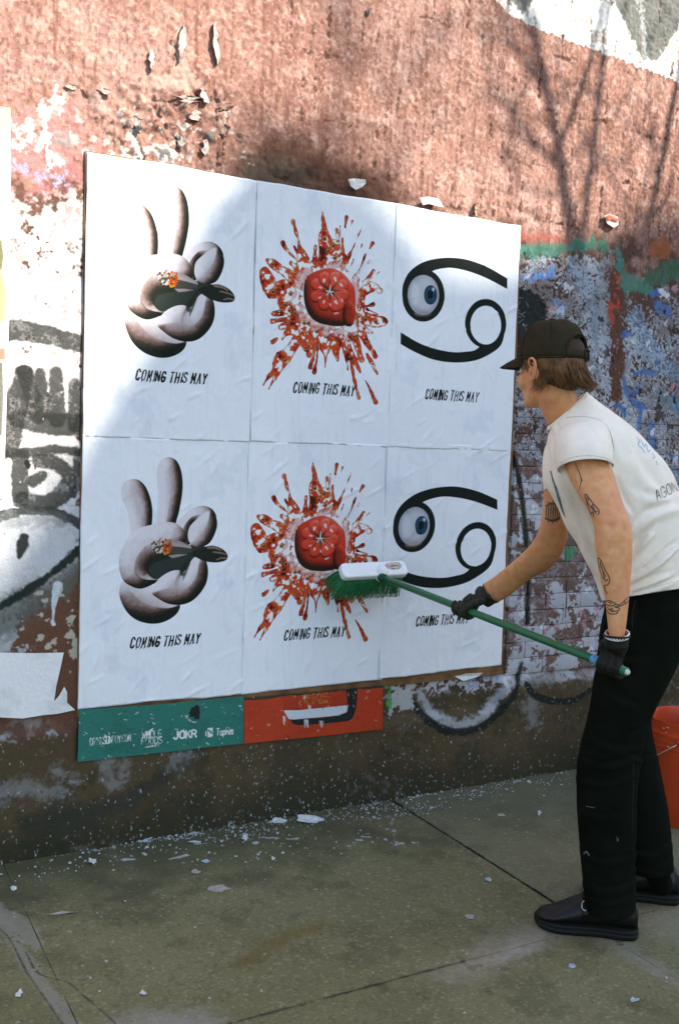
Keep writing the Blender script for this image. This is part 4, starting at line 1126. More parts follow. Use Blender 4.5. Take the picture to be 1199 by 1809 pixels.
for i in range(170):
    a, b = random.uniform(134, 424), random.uniform(1240, 1340)
    k = random.uniform(.5, 1.6)
    c.stroke(wl([(a, b, k), (a + random.uniform(-5, 5), b + random.uniform(-4, 4), k * .5)]), random.choice([(0.45, 0.55, 0.52), (0.5, 0.55, 0.53), (0.02, 0.06, 0.045)]), .7, .001, .001)
strip_obj('teal_strip', tp, c, 'teal strip of an older bill with white shop names, under the lower left poster', y=-.034, th=.0015)
ORG = (0.40, 0.040, 0.010)
op = wp([(425, 1229), (540, 1220), (668, 1207), (668, 1284), (560, 1296), (425, 1309)])
c = strip_canvas(op, ORG)
c.poly(wp([(425, 1228), (668, 1206), (668, 1211), (425, 1234)]), (0.02, 0.03, 0.015), .95, .001, .002)
c.poly(closed_smooth(wp([(604, 1215), (622, 1214), (622, 1240), (616, 1262), (604, 1270), (540, 1276), (514, 1276), (510, 1266), (560, 1264), (598, 1256), (606, 1240)]), 3), BLK, 1, .001)
c.poly(wp([(494, 1251), (520, 1251), (607, 1242), (605, 1254), (590, 1260), (512, 1267), (503, 1266)]), (0.52, 0.56, 0.60), 1, .001)
c.poly(wp([(493, 1232), (604, 1221), (606, 1242), (494, 1251)]), (0.33, 0.030, 0.010), .8, .002)
strip_text(c, 'ALC/VOL', (531, 1231), (575, 1227), (531, 1223), .0011, (0.42, 0.24, 0.03))
strip_text(c, 'FL.OZ(355mL)', (531, 1241), (576, 1237), (531, 1234), .0009, (0.40, 0.22, 0.03))
for i in range(26):
    a, b = random.choice([(494, 1262), (533, 1268), (560, 1270), (540, 1243)]); a += random.uniform(-3, 3)
    c.stroke(wl([(a, b, 2), (a + 1, b + random.uniform(4, 14), 1.6)]), (0.55, 0.57, 0.58), .5, .001)
for i in range(80):
    a, b = random.uniform(426, 668), random.uniform(1215, 1305); k = random.uniform(.8, 2.2)
    c.stroke(wl([(a, b, k), (a + random.uniform(-3, 3), b + random.uniform(-6, 6), k * .5)]), random.choice([(0.5, 0.2, 0.12), (0.5, 0.5, 0.48), (0.14, 0.02, 0.008)]), .7, .001, .002)
strip_obj('orange_strip', op, c, 'orange red strip of an older bill with a white dish edge, under the burst tomato', y=-.034, th=.0017)
# torn white paper low on the left, and the far left bill
lp = wp([(-160, 1150), (0, 1152), (60, 1153), (112, 1152), (106, 1180), (99, 1210), (95, 1238), (104, 1228), (113, 1212), (118, 1222), (118, 1240), (124, 1246), (132, 1253), (100, 1260), (76, 1262), (40, 1268), (0, 1266), (-160, 1275)])
c = strip_canvas(lp, (0.74, 0.75, 0.74), 500)
c.put((slice(0, c.h), slice(0, c.w)), .2 * sstep(.4, 2, fbm(c.h, c.w, 40, 3, aspect=4)), (0.4, 0.38, 0.32))
strip_obj('torn_paper', lp, c, 'torn off white paper sheet low on the wall at the left edge', y=-.008, th=.002, rough=.75, cat='paper')
fp = wp([(-180, 170), (18, 192), (19, 300), (16, 560), (6, 880), (-180, 890)])
c = strip_canvas(fp, (0.74, 0.73, 0.70), 500)
c.poly(wp([(-180, 160), (20, 190), (20, 238), (-180, 228)]), (0.62, 0.50, 0.12), .8, .01, .003)
c.poly(wp([(-180, 410), (3, 425), (6, 455), (3, 480), (-180, 500)]), (0.10, 0.09, 0.02), .95, .004)
c.poly(wp([(-180, 480), (5, 480), (12, 520), (10, 570), (-180, 600)]), (0.65, 0.55, 0.08), .9, .01)
c.poly(wp([(-180, 620), (8, 615), (9, 636), (-180, 640)]), (0.6, 0.10, 0.05), .9, .003)
c.poly(wp([(-180, 640), (4, 640), (6, 700), (3, 770), (-180, 780)]), (0.05, 0.05, 0.03), .9, .004)
strip_obj('pasted_bill', fp, c, 'right edge of a yellow and white pasted bill at the far left', y=-.007, th=.0016)

# small torn scraps still stuck to the wall
def wall_scrap(name, pts, col, label, y=-0.012, cat='paper scrap'):
    q = wp(pts); n = len(q); ctr = np.mean(q, 0)
    V = [(x, y - 0.004 - 0.012 * random.random(), z) for x, z in q] + [(ctr[0], y - .004, ctr[1])]
    V += [(x, yy + .0012, z) for x, yy, z in V]
    F = [(i, (i + 1) % n, n) for i in range(n)] + [(n + 1 + (i + 1) % n, n + 1 + i, 2 * n + 1) for i in range(n)] + [(i, n + 1 + i, n + 1 + (i + 1) % n, (i + 1) % n) for i in range(n)]
    m = col if not isinstance(col, tuple) else mat_plain(name, col, .8, .15, 60, ((120, 3, .001),))
    o = mesh_obj(name, V, F, m, rel=(ctr[0], 0, ctr[1]))
    return tag(o, label, cat)
wall_scrap('paper_scrap', [(609, 319), (622, 317), (640, 320), (641, 326), (634, 333), (624, 337), (615, 330)], (0.62, 0.62, 0.6), 'small white paper scrap stuck above the upper burst tomato poster')
wall_scrap('paper_scrap', [(734, 352), (752, 349), (770, 352), (778, 368), (766, 366), (752, 362), (742, 364)], (0.50, 0.48, 0.46), 'grey white torn paper above the right end of the poster block')
wall_scrap('paper_scrap', [(795, 1192), (818, 1187), (846, 1186), (838, 1193), (810, 1200)], (0.6, 0.61, 0.58), 'pale torn strip hanging below the lower glyph poster', y=-.02)
# sticker with orange and white
c_ = (0.6, 0.5, 0.46)
st = wall_scrap('sticker', [(1062, 382), (1072, 379), (1086, 384), (1087, 398), (1078, 404), (1067, 396)], (0.62, 0.52, 0.46), 'small torn orange and white sticker up on the sunlit wall', y=-.006, cat='sticker')
q = wp([(1063, 384), (1070, 381), (1086, 389), (1084, 393), (1074, 388), (1069, 392)])
mb = MB(); mb.add(*slab_poly(q, -.021, -.019)); mb.build('print', mat_plain('sticker_print', (0.55, 0.10, 0.05), .6), st, smooth=False)
# ------------------------------------------------------------------ what casts the shade: an unseen house with its roof line shaped for it, and a bare street tree
D_B = 16.0
t_b = D_B / -SUN[1]
prof_px = [(-420, 1190), (-150, 1150), (-40, 1075), (20, 985), (80, 900), (150, 800), (222, 690), (275, 590), (325, 505), (378, 430), (425, 355), (436, 285), (450, 240), (520, 236), (575, 258), (640, 290), (700, 335), (738, 392),
           (770, 432), (830, 462), (880, 462), (930, 448), (985, 438), (1040, 432), (1085, 385), (1130, 362), (1199, 350), (1330, 335)]
prof = [W(a, b) for a, b in prof_px]
prof = [(prof[0][0] - 5, prof[0][1])] + prof + [(prof[-1][0] + 12, prof[-1][1])]
pr3 = [(x + SUN[0] * t_b, z + SUN[2] * t_b) for x, z in prof]  # unseen roof line, shaped from the wanted shade edge along the sun
mat_house = mat_plain('house_render', (0.30, 0.27, 0.23), 0.9, 0.15, 2)
hb = empty('house', (pr3[len(pr3) // 2][0], -D_B, 0), 'unseen tall plain house across the street, roof line shaped to cast the shade', 'house')
mb = MB()
pts = [(pr3[0][0], 0)] + pr3 + [(pr3[-1][0], 0)]
mb.add(*slab_poly(pts, -D_B - .35, -D_B)); mb.build('facade', mat_house, hb, smooth=False)
zmin = min(z for _, z in pr3); xm = (pr3[0][0] + pr3[-1][0]) / 2
mb = MB(); mb.add(*box((xm, -D_B - 4.4, (zmin - .6) / 2), pr3[-1][0] - pr3[0][0] - 1, 8.0, zmin - .6)); mb.build('body', mat_house, hb, smooth=False)
mat_glass = mat_plain('window_glass', (0.04, 0.05, 0.06), 0.15, .1, 3, spec=.6)
mat_trim = mat_plain('window_frame', (0.5, 0.48, 0.44), .7)
for fl in range(5):
    for k in range(9):
        x = pr3[0][0] + 2.2 + k * 2.6; z = 1.6 + fl * 3.1
        if z > zmin - 1.2 or x > pr3[-1][0] - 1: continue
        mb = MB(); mb.add(*box((x, -D_B + .02, z), 1.2, .07, 1.7)); w_o = mb.build('window', mat_trim, hb, smooth=False)
        mb = MB(); mb.add(*box((x, -D_B + .062, z), 1.0, .03, 1.5)); mb.build('pane', mat_glass, w_o, smooth=False)

D_T = 2.3
mat_bark = mat_plain('bark', (0.10, 0.075, 0.055), .9, .3, 20, ((30, 5, .01),))
def ttree(px, py, jit=0.0):
    x, z = W(px, py); t = (D_T + jit) / -SUN[1]
    return np.array([x, 0, z]) + SUN * t
tree = empty('street_tree', (float(ttree(1015, 500)[0]), -D_T, 0), 'bare branching street tree whose shadow falls on the upper wall', 'tree')
trunk_mb, br_mb, tw_mb = MB(), MB(), MB()
base = ttree(1016, 470)
trunk_mb.add(*capsule_tube([(base[0] + .12, -D_T, -0.12), (base[0] + .05, -D_T, 1.5), (base[0] - .03, -D_T, 3.2), base], [.12, .10, .075, .05], 10))
def branch(px_pts, w0, w1, jit=0.35):
    n = len(px_pts)
    js = np.linspace(0, jit, n)
    p = [ttree(a, b, j) for (a, b), j in zip(px_pts, js)]
    q = catmull(p, 4)
    rr = np.linspace(w0, w1, len(q)) * 0.5
    rr *= 1 + .12 * np.sin(np.arange(len(q)) * 1.7)
    br_mb.add(*tube(list(q), list(rr), 7))
    return q, rr
allq = []
allq.append(branch([(1016, 480), (1012, 420), (1000, 360), (992, 310), (985, 255), (975, 215), (968, 165), (955, 110), (940, 62), (925, 10), (905, -70)], .058, .026))
allq.append(branch([(986, 262), (1004, 215), (1028, 150), (1048, 80), (1060, 20), (1072, -60)], .032, .02, -.4))
allq.append(branch([(1022, 480), (1031, 400), (1040, 320), (1050, 240), (1058, 160), (1064, 90), (1072, 20), (1080, -60)], .04, .024, .2))
allq.append(branch([(1030, 520), (1090, 470), (1140, 400), (1158, 330), (1175, 250), (1190, 170), (1205, 90), (1215, 0), (1222, -80)], .046, .026, -.5))
allq.append(branch([(1150, 380), (1180, 340), (1193, 270), (1215, 180)], .024, .014, .3))
allq.append(branch([(983, 290), (955, 262), (930, 230), (895, 190), (872, 150), (860, 100), (850, 40)], .030, .014, 1.6))
allq.append(branch([(970, 180), (945, 130), (912, 85), (890, 40), (868, -20)], .030, .016, .9))
allq.append(branch([(1062, 120), (1085, 70), (1100, 20), (1120, -40)], .018, .01, .7))
allq.append(branch([(945, 262), (915, 240), (880, 225), (850, 190)], .016, .008, 1.6))
allq.append(branch([(1046, 290), (1010, 190), (990, 130), (985, 60)], .014, .008, .8))
rt = random.Random(4)
def twig(p, d, L, r, depth):
    q = [p]; dd = norm(d)
    for k in range(4):
        dd = norm(dd + np.array([rt.gauss(0, .18), rt.gauss(0, .18), rt.gauss(0, .18) + .04]))
        q.append(q[-1] + dd * L / 4)
    tw_mb.add(*tube(q, [r, r * .85, r * .7, r * .55, r * .35], 4, False))
    if depth:
        for k in range(3):
            twig(q[1 + k], norm(dd + np.array([rt.gauss(0, .7), rt.gauss(0, .7), rt.gauss(0, .7)])), L * .62, r * .6, depth - 1)
for q, rr in allq:
    for k in range(6, len(q) - 1, 3):
        if rt.random() < .8:
            twig(q[k], norm(norm(q[k + 1] - q[k]) + np.array([rt.gauss(0, .6), rt.gauss(-.3, .5), rt.gauss(.1, .5)])), rt.uniform(.35, .9), rr[k] * .35, 1)
# a broad spray of far twigs that only blurs the light on the wall
for k in range(16):
    a, b = rt.uniform(690, 960), rt.gauss(150, 90)
    p = ttree(a, b, rt.uniform(2.0, 6.5))
    twig(p, np.array([rt.gauss(-.4, .5), rt.gauss(-.2, .4), rt.uniform(.2, 1)]), rt.uniform(.3, .8), rt.uniform(.005, .012), 1)
for k in range(12):                    # loose unseen twigs added to mottle the lower edge of the light
    a = rt.uniform(430, 760); b = 225 + (a - 430) * .16 + rt.gauss(0, 22)
    p = ttree(a, b, rt.uniform(2, 6))
    twig(p, np.array([rt.gauss(-.6, .4), rt.gauss(-.2, .4), rt.uniform(-.2, .4)]), rt.uniform(.3, .6), rt.uniform(.008, .016), 1)
tr_o = trunk_mb.build('trunk', mat_bark, tree); br_mb.build('branches', mat_bark, tree)['kind'] = 'stuff'
tw_mb.build('twigs', mat_bark, tree)['kind'] = 'stuff'

# ------------------------------------------------------------------ ground: street, pavement bed, concrete slabs
mb = MB(); mb.add([(-90, -120, -.14), (110, -120, -.14), (110, 6, -.14), (-90, 6, -.14)], [(0, 1, 2, 3)])
g_o = mb.build('ground', mat_plain('asphalt', (0.05, 0.05, 0.048), .9, .25, 3, ((30, 5, .01),)), smooth=False); g_o['kind'] = 'structure'
GX0, GX1, GY0, GY1, GRES = -1.7, 3.6, -3.3, 0.15, 330
gc = Canvas(GX0, GX1, GY0, GY1, GRES, (0.156, 0.144, 0.066))
gh, gw = gc.h, gc.w
gf = (slice(0, gh), slice(0, gw))
gX, gY = gc.X[None, :], gc.Z[:, None]
g1 = fbm(gh, gw, .5 * GRES, 5); g2 = fbm(gh, gw, .1 * GRES, 4); g3 = fbm(gh, gw, .016 * GRES, 2); g4 = fbm(gh, gw, .25 * GRES, 5, aspect=3)
gc.put(gf, .45 * sstep(-.4, 1.6, g1), (0.205, 0.188, 0.094))
gc.put(gf, .5 * sstep(.2, 1.8, g2 + .4 * g4), (0.095, 0.088, 0.040))
gc.put(gf, .35 * sstep(.5, 1.8, g4), (0.195, 0.175, 0.082))
g5 = fbm(gh, gw, .007 * GRES, 2)
gc.put(gf, .40 * sstep(1.3, 2.2, g3), (0.085, 0.078, 0.045))
gc.put(gf, .55 * sstep(.9, 1.9, g5), (0.095, 0.09, 0.052))
gc.put(gf, .45 * sstep(1.0, 2.0, -g5), (0.33, 0.32, 0.22))
gc.put(gf, .85 * sstep(-.75, -.05, gY + .07 * g2), (0.056, 0.056, 0.026))           # darker and greener towards the wall
gc.put(gf, .35 * sstep(1.255, 1.285, gX + 0 * gY) * sstep(-1.24, -1.2, gY), (0.14, 0.145, 0.095))
def gl(pts):                            # measured ground strokes: width in px
    out = []
    for a, b, w in pts:
        p = G(a, b); p2 = G(a + w / 2, b)
        out.append((p[0], p[1], np.linalg.norm(p2 - p)))
    return out
gp = lambda pts: [tuple(G(a, b)[:2]) for a, b in pts]
# pale cement drag near the shoe, patches and stains
gc.poly(gp([(770, 1725), (830, 1685), (905, 1648), (960, 1632), (990, 1650), (940, 1680), (870, 1705), (800, 1735)]), (0.33, 0.30, 0.23), .6, .07, .014)
gc.poly(gp([(840, 1705), (910, 1668), (960, 1660), (900, 1695)]), (0.36, 0.34, 0.29), .5, .04, .012)
gc.poly(gp([(1050, 1640), (1110, 1665), (1199, 1725), (1199, 1745), (1120, 1700), (1040, 1660)]), (0.27, 0.25, 0.20), .5, .03, .010)
gc.poly(gp([(1130, 1612), (1260, 1590), (1260, 1680), (1160, 1660)]), (0.26, 0.24, 0.18), .5, .06, .012)
gc.poly(gp([(200, 1800), (290, 1788), (370, 1790), (420, 1830), (200, 1840)]), (0.30, 0.29, 0.25), .55, .05, .014)
gc.stroke(gl(sm([(430, 1705, 30), (470, 1675, 34), (520, 1650, 36), (562, 1636, 30)])), (0.125, 0.095, 0.022), .7, .03, .008)
gc.stroke(gl([(380, 1715, 16), (450, 1695, 16)]), (0.11, 0.095, 0.035), .55, .025, .008)
for i in range(14):
    a, b = random.uniform(600, 1199), random.uniform(1620, 1800)
    gc.stroke(gl([(a, b, random.uniform(6, 16)), (a + random.uniform(-10, 10), b + random.uniform(-5, 5), 5)]), (0.085, 0.068, 0.030), .55, .008, .012)
gc.poly(gp([(0, 1597), (28, 1612), (70, 1640), (78, 1668), (62, 1676), (44, 1668), (20, 1640), (-40, 1610)]), (0.24, 0.225, 0.17), .7, .012, .006)
gc.stroke(gl(sm([(-30, 1600, 26), (8, 1632, 26), (30, 1668, 24), (52, 1706, 24), (85, 1750, 24), (120, 1800, 26), (150, 1840, 26)])), (0.235, 0.225, 0.18), .7, .010, .005)
for pts in (sm([(0, 1640, 2.5), (20, 1662, 3), (45, 1712, 3), (60, 1735, 2), (95, 1785, 3), (125, 1830, 3)]), sm([(45, 1680, 2), (70, 1720, 3), (120, 1735, 2), (150, 1760, 3), (185, 1790, 3), (205, 1809, 2)]), [(0, 1660, 2), (25, 1655, 2)], [(45, 1672, 2), (30, 1662, 1)]):
    gc.stroke(gl(pts), (0.03, 0.028, 0.018), .8, .0022, .0012)
for i in range(1500):
    x = random.uniform(-1.0, 3.2); y = -abs(random.gauss(0, .5)) - random.choice([0, 0, .8 * random.random(), 2.2 * random.random()])
    if y < -3.2: continue
    k = random.uniform(.0008, .0032)
    gc.stroke([(x, y, k), (x + random.uniform(-.005, .005), y + random.uniform(-.004, .004), k * .5)], random.choice([(0.42, 0.43, 0.42), (0.36, 0.32, 0.25), (0.03, 0.025, 0.016), (0.30, 0.24, 0.17)]), random.uniform(.5, 1), .0012, .001)
for i in range(40):                     # dried paste runs
    a, b = random.uniform(40, 760), random.gauss(1478, 16)
    gc.stroke(gl([(a, b, random.uniform(2, 7)), (a + random.uniform(-22, 22), b + random.uniform(-5, 5), 2)]), (0.42, 0.47, 0.50), .75, .002, .006)
gc.stroke(gl(sm([(880, 1395, 2), (870, 1420, 2), (830, 1425, 2), (790, 1420, 1)])), (0.2, 0.19, 0.15), .5, .002)
gc.stroke(gl(sm([(690, 1440, 3), (695, 1470, 4), (697, 1490, 2)])), (0.30, 0.28, 0.22), .5, .003, .006)
for x_, w_l in ((1.2725, .0065), (2.79, .006)):
    gc.stroke([(x_, 0.05, w_l), (x_ + .001, -.6, w_l * .8), (x_ - .001, -1.16, w_l)], (0.020, 0.020, 0.012), .95, .003, .0015)
gc.stroke([(-1.5, -1.222, .003), (.3, -1.222, .003), (.46, -1.222, .003), (.52, -1.222, .0055), (.74, -1.222, .0045), (.80, -1.222, .0015)], (0.035, 0.034, 0.020), .75, .004, .003)
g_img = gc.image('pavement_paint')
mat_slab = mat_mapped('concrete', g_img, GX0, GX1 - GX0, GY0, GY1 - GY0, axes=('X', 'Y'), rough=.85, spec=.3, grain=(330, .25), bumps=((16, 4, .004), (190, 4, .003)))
pave = MB(); pave.add(*box((1.5, -2.2, -.085), 14, 4.9, .13))
pv = pave.build('pavement', mat_plain('pavement_bed', (0.030, 0.027, 0.017), .95, .3, 30), smooth=False); pv['kind'] = 'structure'
xs_j = [-4.8, -3.29, -1.77, -0.25, 1.2725, 2.79, 4.31, 5.83, 7.35]; ys_j = [0.05, -1.222, -2.7, -4.2]
JG = .0045
for i in range(len(xs_j) - 1):
    for j in range(3):
        x0, x1 = xs_j[i] + (JG if i != 3 and j == 0 else .0008), xs_j[i + 1] - (JG if i != 2 and j == 0 else .0008); y1, y0 = ys_j[j] - (.0012 if j else 0), ys_j[j + 1] + .0012
        bm = bmesh.new()
        nx, ny = 14, 12
        rg = random.Random(i * 7 + j)
        vs = {}
        for a in range(nx + 1):
            for b in range(ny + 1):
                xx = x0 + (x1 - x0) * a / nx; yy = y0 + (y1 - y0) * b / ny
                ed = a in (0, nx) or b in (0, ny)
                vs[a, b] = bm.verts.new((xx + (rg.uniform(-.0015, .0015) if ed else 0), yy + (rg.uniform(-.0015, .0015) if ed else 0), 0.0 + rg.uniform(-.0005, .0005) - (.0015 if ed else 0)))
        for a in range(nx):
            for b in range(ny):
                bm.faces.new((vs[a, b], vs[a + 1, b], vs[a + 1, b + 1], vs[a, b + 1]))
        rim = [vs[a, 0] for a in range(nx + 1)] + [vs[nx, b] for b in range(1, ny + 1)] + [vs[a, ny] for a in range(nx - 1, -1, -1)] + [vs[0, b] for b in range(ny - 1, 0, -1)]
        lowv = [bm.verts.new((v.co.x, v.co.y, -.03)) for v in rim]
        for k in range(len(rim)):
            k2 = (k + 1) % len(rim)
            bm.faces.new((rim[k2], rim[k], lowv[k], lowv[k2]))
        me = bpy.data.meshes.new('paving_slab'); bm.to_mesh(me); bm.free()
        for p_ in me.polygons: p_.use_smooth = False
        me.materials.append(mat_slab)
        o = bpy.data.objects.new('paving_slab', me); link(o, pv)

# ------------------------------------------------------------------ litter along the foot of the wall
def scrap(name, px, py, wpx, dpx, mat, label, curl=.006, seed=0, ang=0.0, cat='paper scrap', n=11, hole=False):
    c0 = G(px, py); k = np.linalg.norm(G(px + 10, py) - c0) / 10
    kd = np.linalg.norm(G(px, py - 5) - G(px, py + 5)) / 10
    rg = random.Random(seed + int(px * 13 + py))
    ax = norm(G(px + 10, py) - c0); ay = norm(G(px, py - 8) - c0)
    a2, b2 = wpx * k / 2, dpx * kd / 2
    ring = []
    for i in range(n):
        t = 2 * math.pi * i / n; r_ = rg.uniform(.6, 1.15)
        u, v = a2 * r_ * math.cos(t), b2 * r_ * math.sin(t)
        u, v = u * math.cos(ang) - v * math.sin(ang), u * math.sin(ang) + v * math.cos(ang)
        ring.append(c0 + ax * u + ay * v + np.array([0, 0, .0025 + curl * rg.random() ** 2]))
    mid = [c0 + (p - c0) * .5 + np.array([0, 0, curl * .35 * rg.random()]) for p in ring]
    for p in mid: p[2] = max(p[2], .0022)
    V = ring + mid + [c0 + np.array([0, 0, .003 + curl * .3 * rg.random()])]
    nv = len(V)
    F = [(i, (i + 1) % n, n + (i + 1) % n, n + i) for i in range(n)] + [(n + i, n + (i + 1) % n, 2 * n) for i in range(n)]
    V2 = V + [p - np.array([0, 0, .0012]) for p in V]
    F2 = F + [tuple(q + nv for q in f[::-1]) for f in F] + [(i, nv + i, nv + (i + 1) % n, (i + 1) % n) for i in range(n)]
    o = mesh_obj(name, V2, F2, mat, rel=tuple(c0))
    return tag(o, label, cat, 'scraps lying on the pavement')
m_wp = mat_plain('scrap_white', (0.55, 0.57, 0.55), .8, .2, 60, ((90, 3, .002),))
m_bl = mat_plain('scrap_bluish', (0.36, 0.44, 0.50), .8, .3, 60, ((90, 3, .002),))
m_bg = mat_plain('scrap_beige', (0.34, 0.30, 0.26), .85, .25, 60, ((90, 3, .002),))
m_br = mat_plain('dry_leaf', (0.16, 0.075, 0.02), .8, .3, 60, ((90, 3, .002),))
scrap('paper_scrap', 547, 1450, 62, 13, m_wp, 'largest white torn paper scrap lying near the wall foot', .010, 1)
scrap('paper_scrap', 495, 1451, 28, 12, m_wp, 'white scrap just left of the largest paper scrap', .008, 2)
scrap('paint_chip', 338, 1460, 50, 17, m_bl, 'broad bluish paint chip at the wall foot under the green strip', .006, 3, .2, 'paint chip')
scrap('paint_chip', 145, 1489, 44, 14, m_bl, 'bluish paint chip at the wall foot, leftmost of the bluish ones', .007, 4, .2, 'paint chip')
scrap('paint_chip', 565, 1424, 40, 10, m_bl, 'bluish paint chip behind the largest white paper scrap', .006, 5, .1, 'paint chip')
scrap('paint_chip', 252, 1484, 34, 10, m_bl, 'bluish paint chip between two others under the green strip', .006, 6, .1, 'paint chip')
scrap('paper_scrap', 163, 1524, 18, 12, m_wp, 'crumpled white scrap in front of the brown leaf', .012, 7)
scrap('dry_leaf', 169, 1496, 15, 13, m_br, 'dry brown leaf at the wall foot on the left', .014, 8, cat='leaf')
scrap('dry_leaf', 4, 1520, 12, 13, m_br, 'dry brown leaf at the wall foot by the left picture edge', .014, 9, cat='leaf')
scrap('paper_scrap', 384, 1571, 45, 15, m_bg, 'flat pinkish beige scrap out on the open slab', .002, 10)
scrap('paper_scrap', 345, 1541, 18, 8, m_bg, 'small beige scrap behind the flat pinkish one', .006, 11)
scrap('paper_scrap', 365, 1523, 18, 7, m_bl, 'pale blue flat scrap on the slab left of centre', .003, 12)
scrap('paper_scrap', 346, 1488, 24, 4, m_wp, 'narrow white sliver in front of the broad bluish chip', .003, 13)
scrap('paper_scrap', 318, 1515, 42, 4, m_bg, 'long thin pale sliver lying slantwise on the slab', .004, 14, .5)
scrap('paper_scrap', 433, 1482, 12, 9, m_wp, 'small white crumpled scrap below the orange strip', .010, 15)
scrap('paper_scrap', 483, 1519, 10, 6, m_wp, 'tiny white scrap alone in the middle of the slab', .006, 16)
scrap('paper_scrap', 25, 1571, 12, 8, m_wp, 'small white scrap above the cement crack on the left', .008, 17)
scrap('paper_scrap', 33, 1759, 15, 9, m_wp, 'white pebble-like scrap left of the cement crack', .012, 18)
scrap('paper_scrap', 114, 1614, 46, 4, m_bg, 'long thin beige sliver right of the cement crack', .003, 19, .15)
scrap('paper_scrap', 253, 1756, 14, 8, m_wp, 'white fleck near the bottom of the picture', .006, 20)
scrap('paper_scrap', 952, 1437, 8, 10, m_wp, 'small square white scrap left of the black trousers', .004, 21)
scrap('paper_scrap', 829, 1621, 18, 9, m_bg, 'pale scrap in front of the shoe tip', .004, 22)
scrap('paper_scrap', 1010, 1708, 14, 9, m_bl, 'pale bluish scrap below the front shoe', .006, 23)
scrap('paper_scrap', 1120, 1768, 18, 9, m_bl, 'bluish white scrap lowest at the right', .006, 24)
scrap('paper_scrap', 862, 1555, 14, 8, m_bl, 'small pale scrap by the joint between the slabs', .005, 25)
scrap('paper_scrap', 885, 1441, 16, 5, m_bg, 'faint beige scrap on the right slab behind the joint', .003, 26)
dm = MB()                              # the uncountable rest
cls = [(random.gauss(.9, .7), -.03 - abs(random.gauss(0, .11)), random.uniform(.02, .12)) for _ in range(44)]
for i in range(1250):
    c0_ = random.choice(cls); x = c0_[0] + random.gauss(0, c0_[2] * 1.8); y = min(-.022, c0_[1] + random.gauss(0, c0_[2] * .5))
    if random.random() < .12: x, y = random.uniform(-.9, 2.8), random.uniform(-2.3, -.1)
    if not (-1 < x < 3.2): continue
    r_ = random.choice([.0012, .0014, .0018, .0022, .003, .005]) * random.uniform(.7, 1.3)
    n = 5; t0 = random.random() * 6
    top = [(x + r_ * random.uniform(.6, 1.2) * math.cos(t0 + k * 6.283 / n), y + r_ * random.uniform(.6, 1.2) * math.sin(t0 + k * 6.283 / n), .0025 + random.random() * .003) for k in range(n)]
    bot = [(a, b, .0012) for a, b, c in top]
    dm.add(top + bot, [tuple(range(n)), *[(k, n + k, n + (k + 1) % n, (k + 1) % n) for k in range(n)]])
d_o = dm.build('paint_chips', mat_plain('chips', (0.26, 0.25, 0.22), .85, .3, 25, color2=(0.55, 0.60, 0.62)), smooth=False); d_o['kind'] = 'stuff'
tag(d_o, 'loose crumbs of white paint and paste along the wall foot', 'debris')
lm = MB()                              # dead grass and grit in the corner on the right
for i in range(160):
    a, b = random.uniform(760, 1010), random.gauss(1385, 8)
    b -= (a - 760) * .10
    p = G(a, b); t = random.uniform(-.5, .5)
    L = random.uniform(.008, .03)
    q = [p + np.array([0, 0, .003]), p + np.array([L * math.cos(t), L * math.sin(t), .003 + random.random() * .008])]
    lm.add(*tube(q, [.0012, .0006], 4))
l_o = lm.build('dead_grass', mat_plain('straw', (0.14, 0.09, 0.04), .9, .4, 40), smooth=False); tag(l_o, 'dry stalks and grit along the wall foot on the right', 'litter', kind='stuff')
# ------------------------------------------------------------------ the person
PERSON_LABEL = 'person in black cap, white T-shirt and black trousers leaning to the posters with a broom'
pbase = G(1080, 1640)
# head frame: faces the wall, turned away from the viewer
TH = R(49)
HF = -math.cos(TH) * E1 + math.sin(TH) * E2
HL = np.cross([0, 0, 1.0], HF)                        # the person's left
tilt = R(5)                                            # looking slightly down
HU = np.array([0, 0, 1.0])
HFt = norm(HF * math.cos(tilt) - HU * math.sin(tilt)); HUt = norm(np.cross(HFt, HL))
H0 = P(971, 649, 2.93)
HA = np.array([HFt, HL, HUt])
def hp(x, y, z): return H0 + HFt * x + HL * y + HUt * z
def hell(mb, c, r, n=24, m=16): mb.add(*ellipsoid(hp(*c), r, HA, n, m))
body = MB()
hell(body, (-.008, 0, .035), (.098, .077, .094))
hell(body, (.030, 0, -.028), (.060, .062, .082))
hell(body, (.022, 0, -.066), (.054, .058, .048))
hell(body, (.050, 0, -.086), (.040, .036, .030))
hell(body, (.078, 0, -.098), (.020, .022, .017))
hell(body, (.094, 0, -.032), (.020, .015, .020))
hell(body, (.090, 0, -.008), (.013, .011, .030))
hell(body, (.074, 0, .016), (.022, .054, .013))
hell(body, (.086, 0, -.061), (.013, .024, .007)); hell(body, (.085, 0, -.072), (.013, .022, .008))
for s in (-1, 1):
    hell(body, (.058, s * .037, -.034), (.030, .026, .030))
    # ears follow as finer parts
# neck
body.add(*capsule_tube([hp(-.018, 0, -.03), hp(-.016, 0, -.075), P(992, 724, 2.955), P(1012, 748, 2.97), P(1040, 780, 2.98)], [.056, .055, .058, .062, .07], 18))
# trunk core, hidden by the shirt and trousers
body.add(*ring_loft([((985, 775), (1090, 745), 2.97, .13), ((978, 830), (1135, 790), 2.98, .165), ((1000, 890), (1185, 850), 2.98, .15), ((1040, 980), (1215, 935), 2.99, .14), ((1075, 1060), (1222, 1030), 3.0, .135), ((1072, 1130), (1212, 1110), 3.0, .15)]))
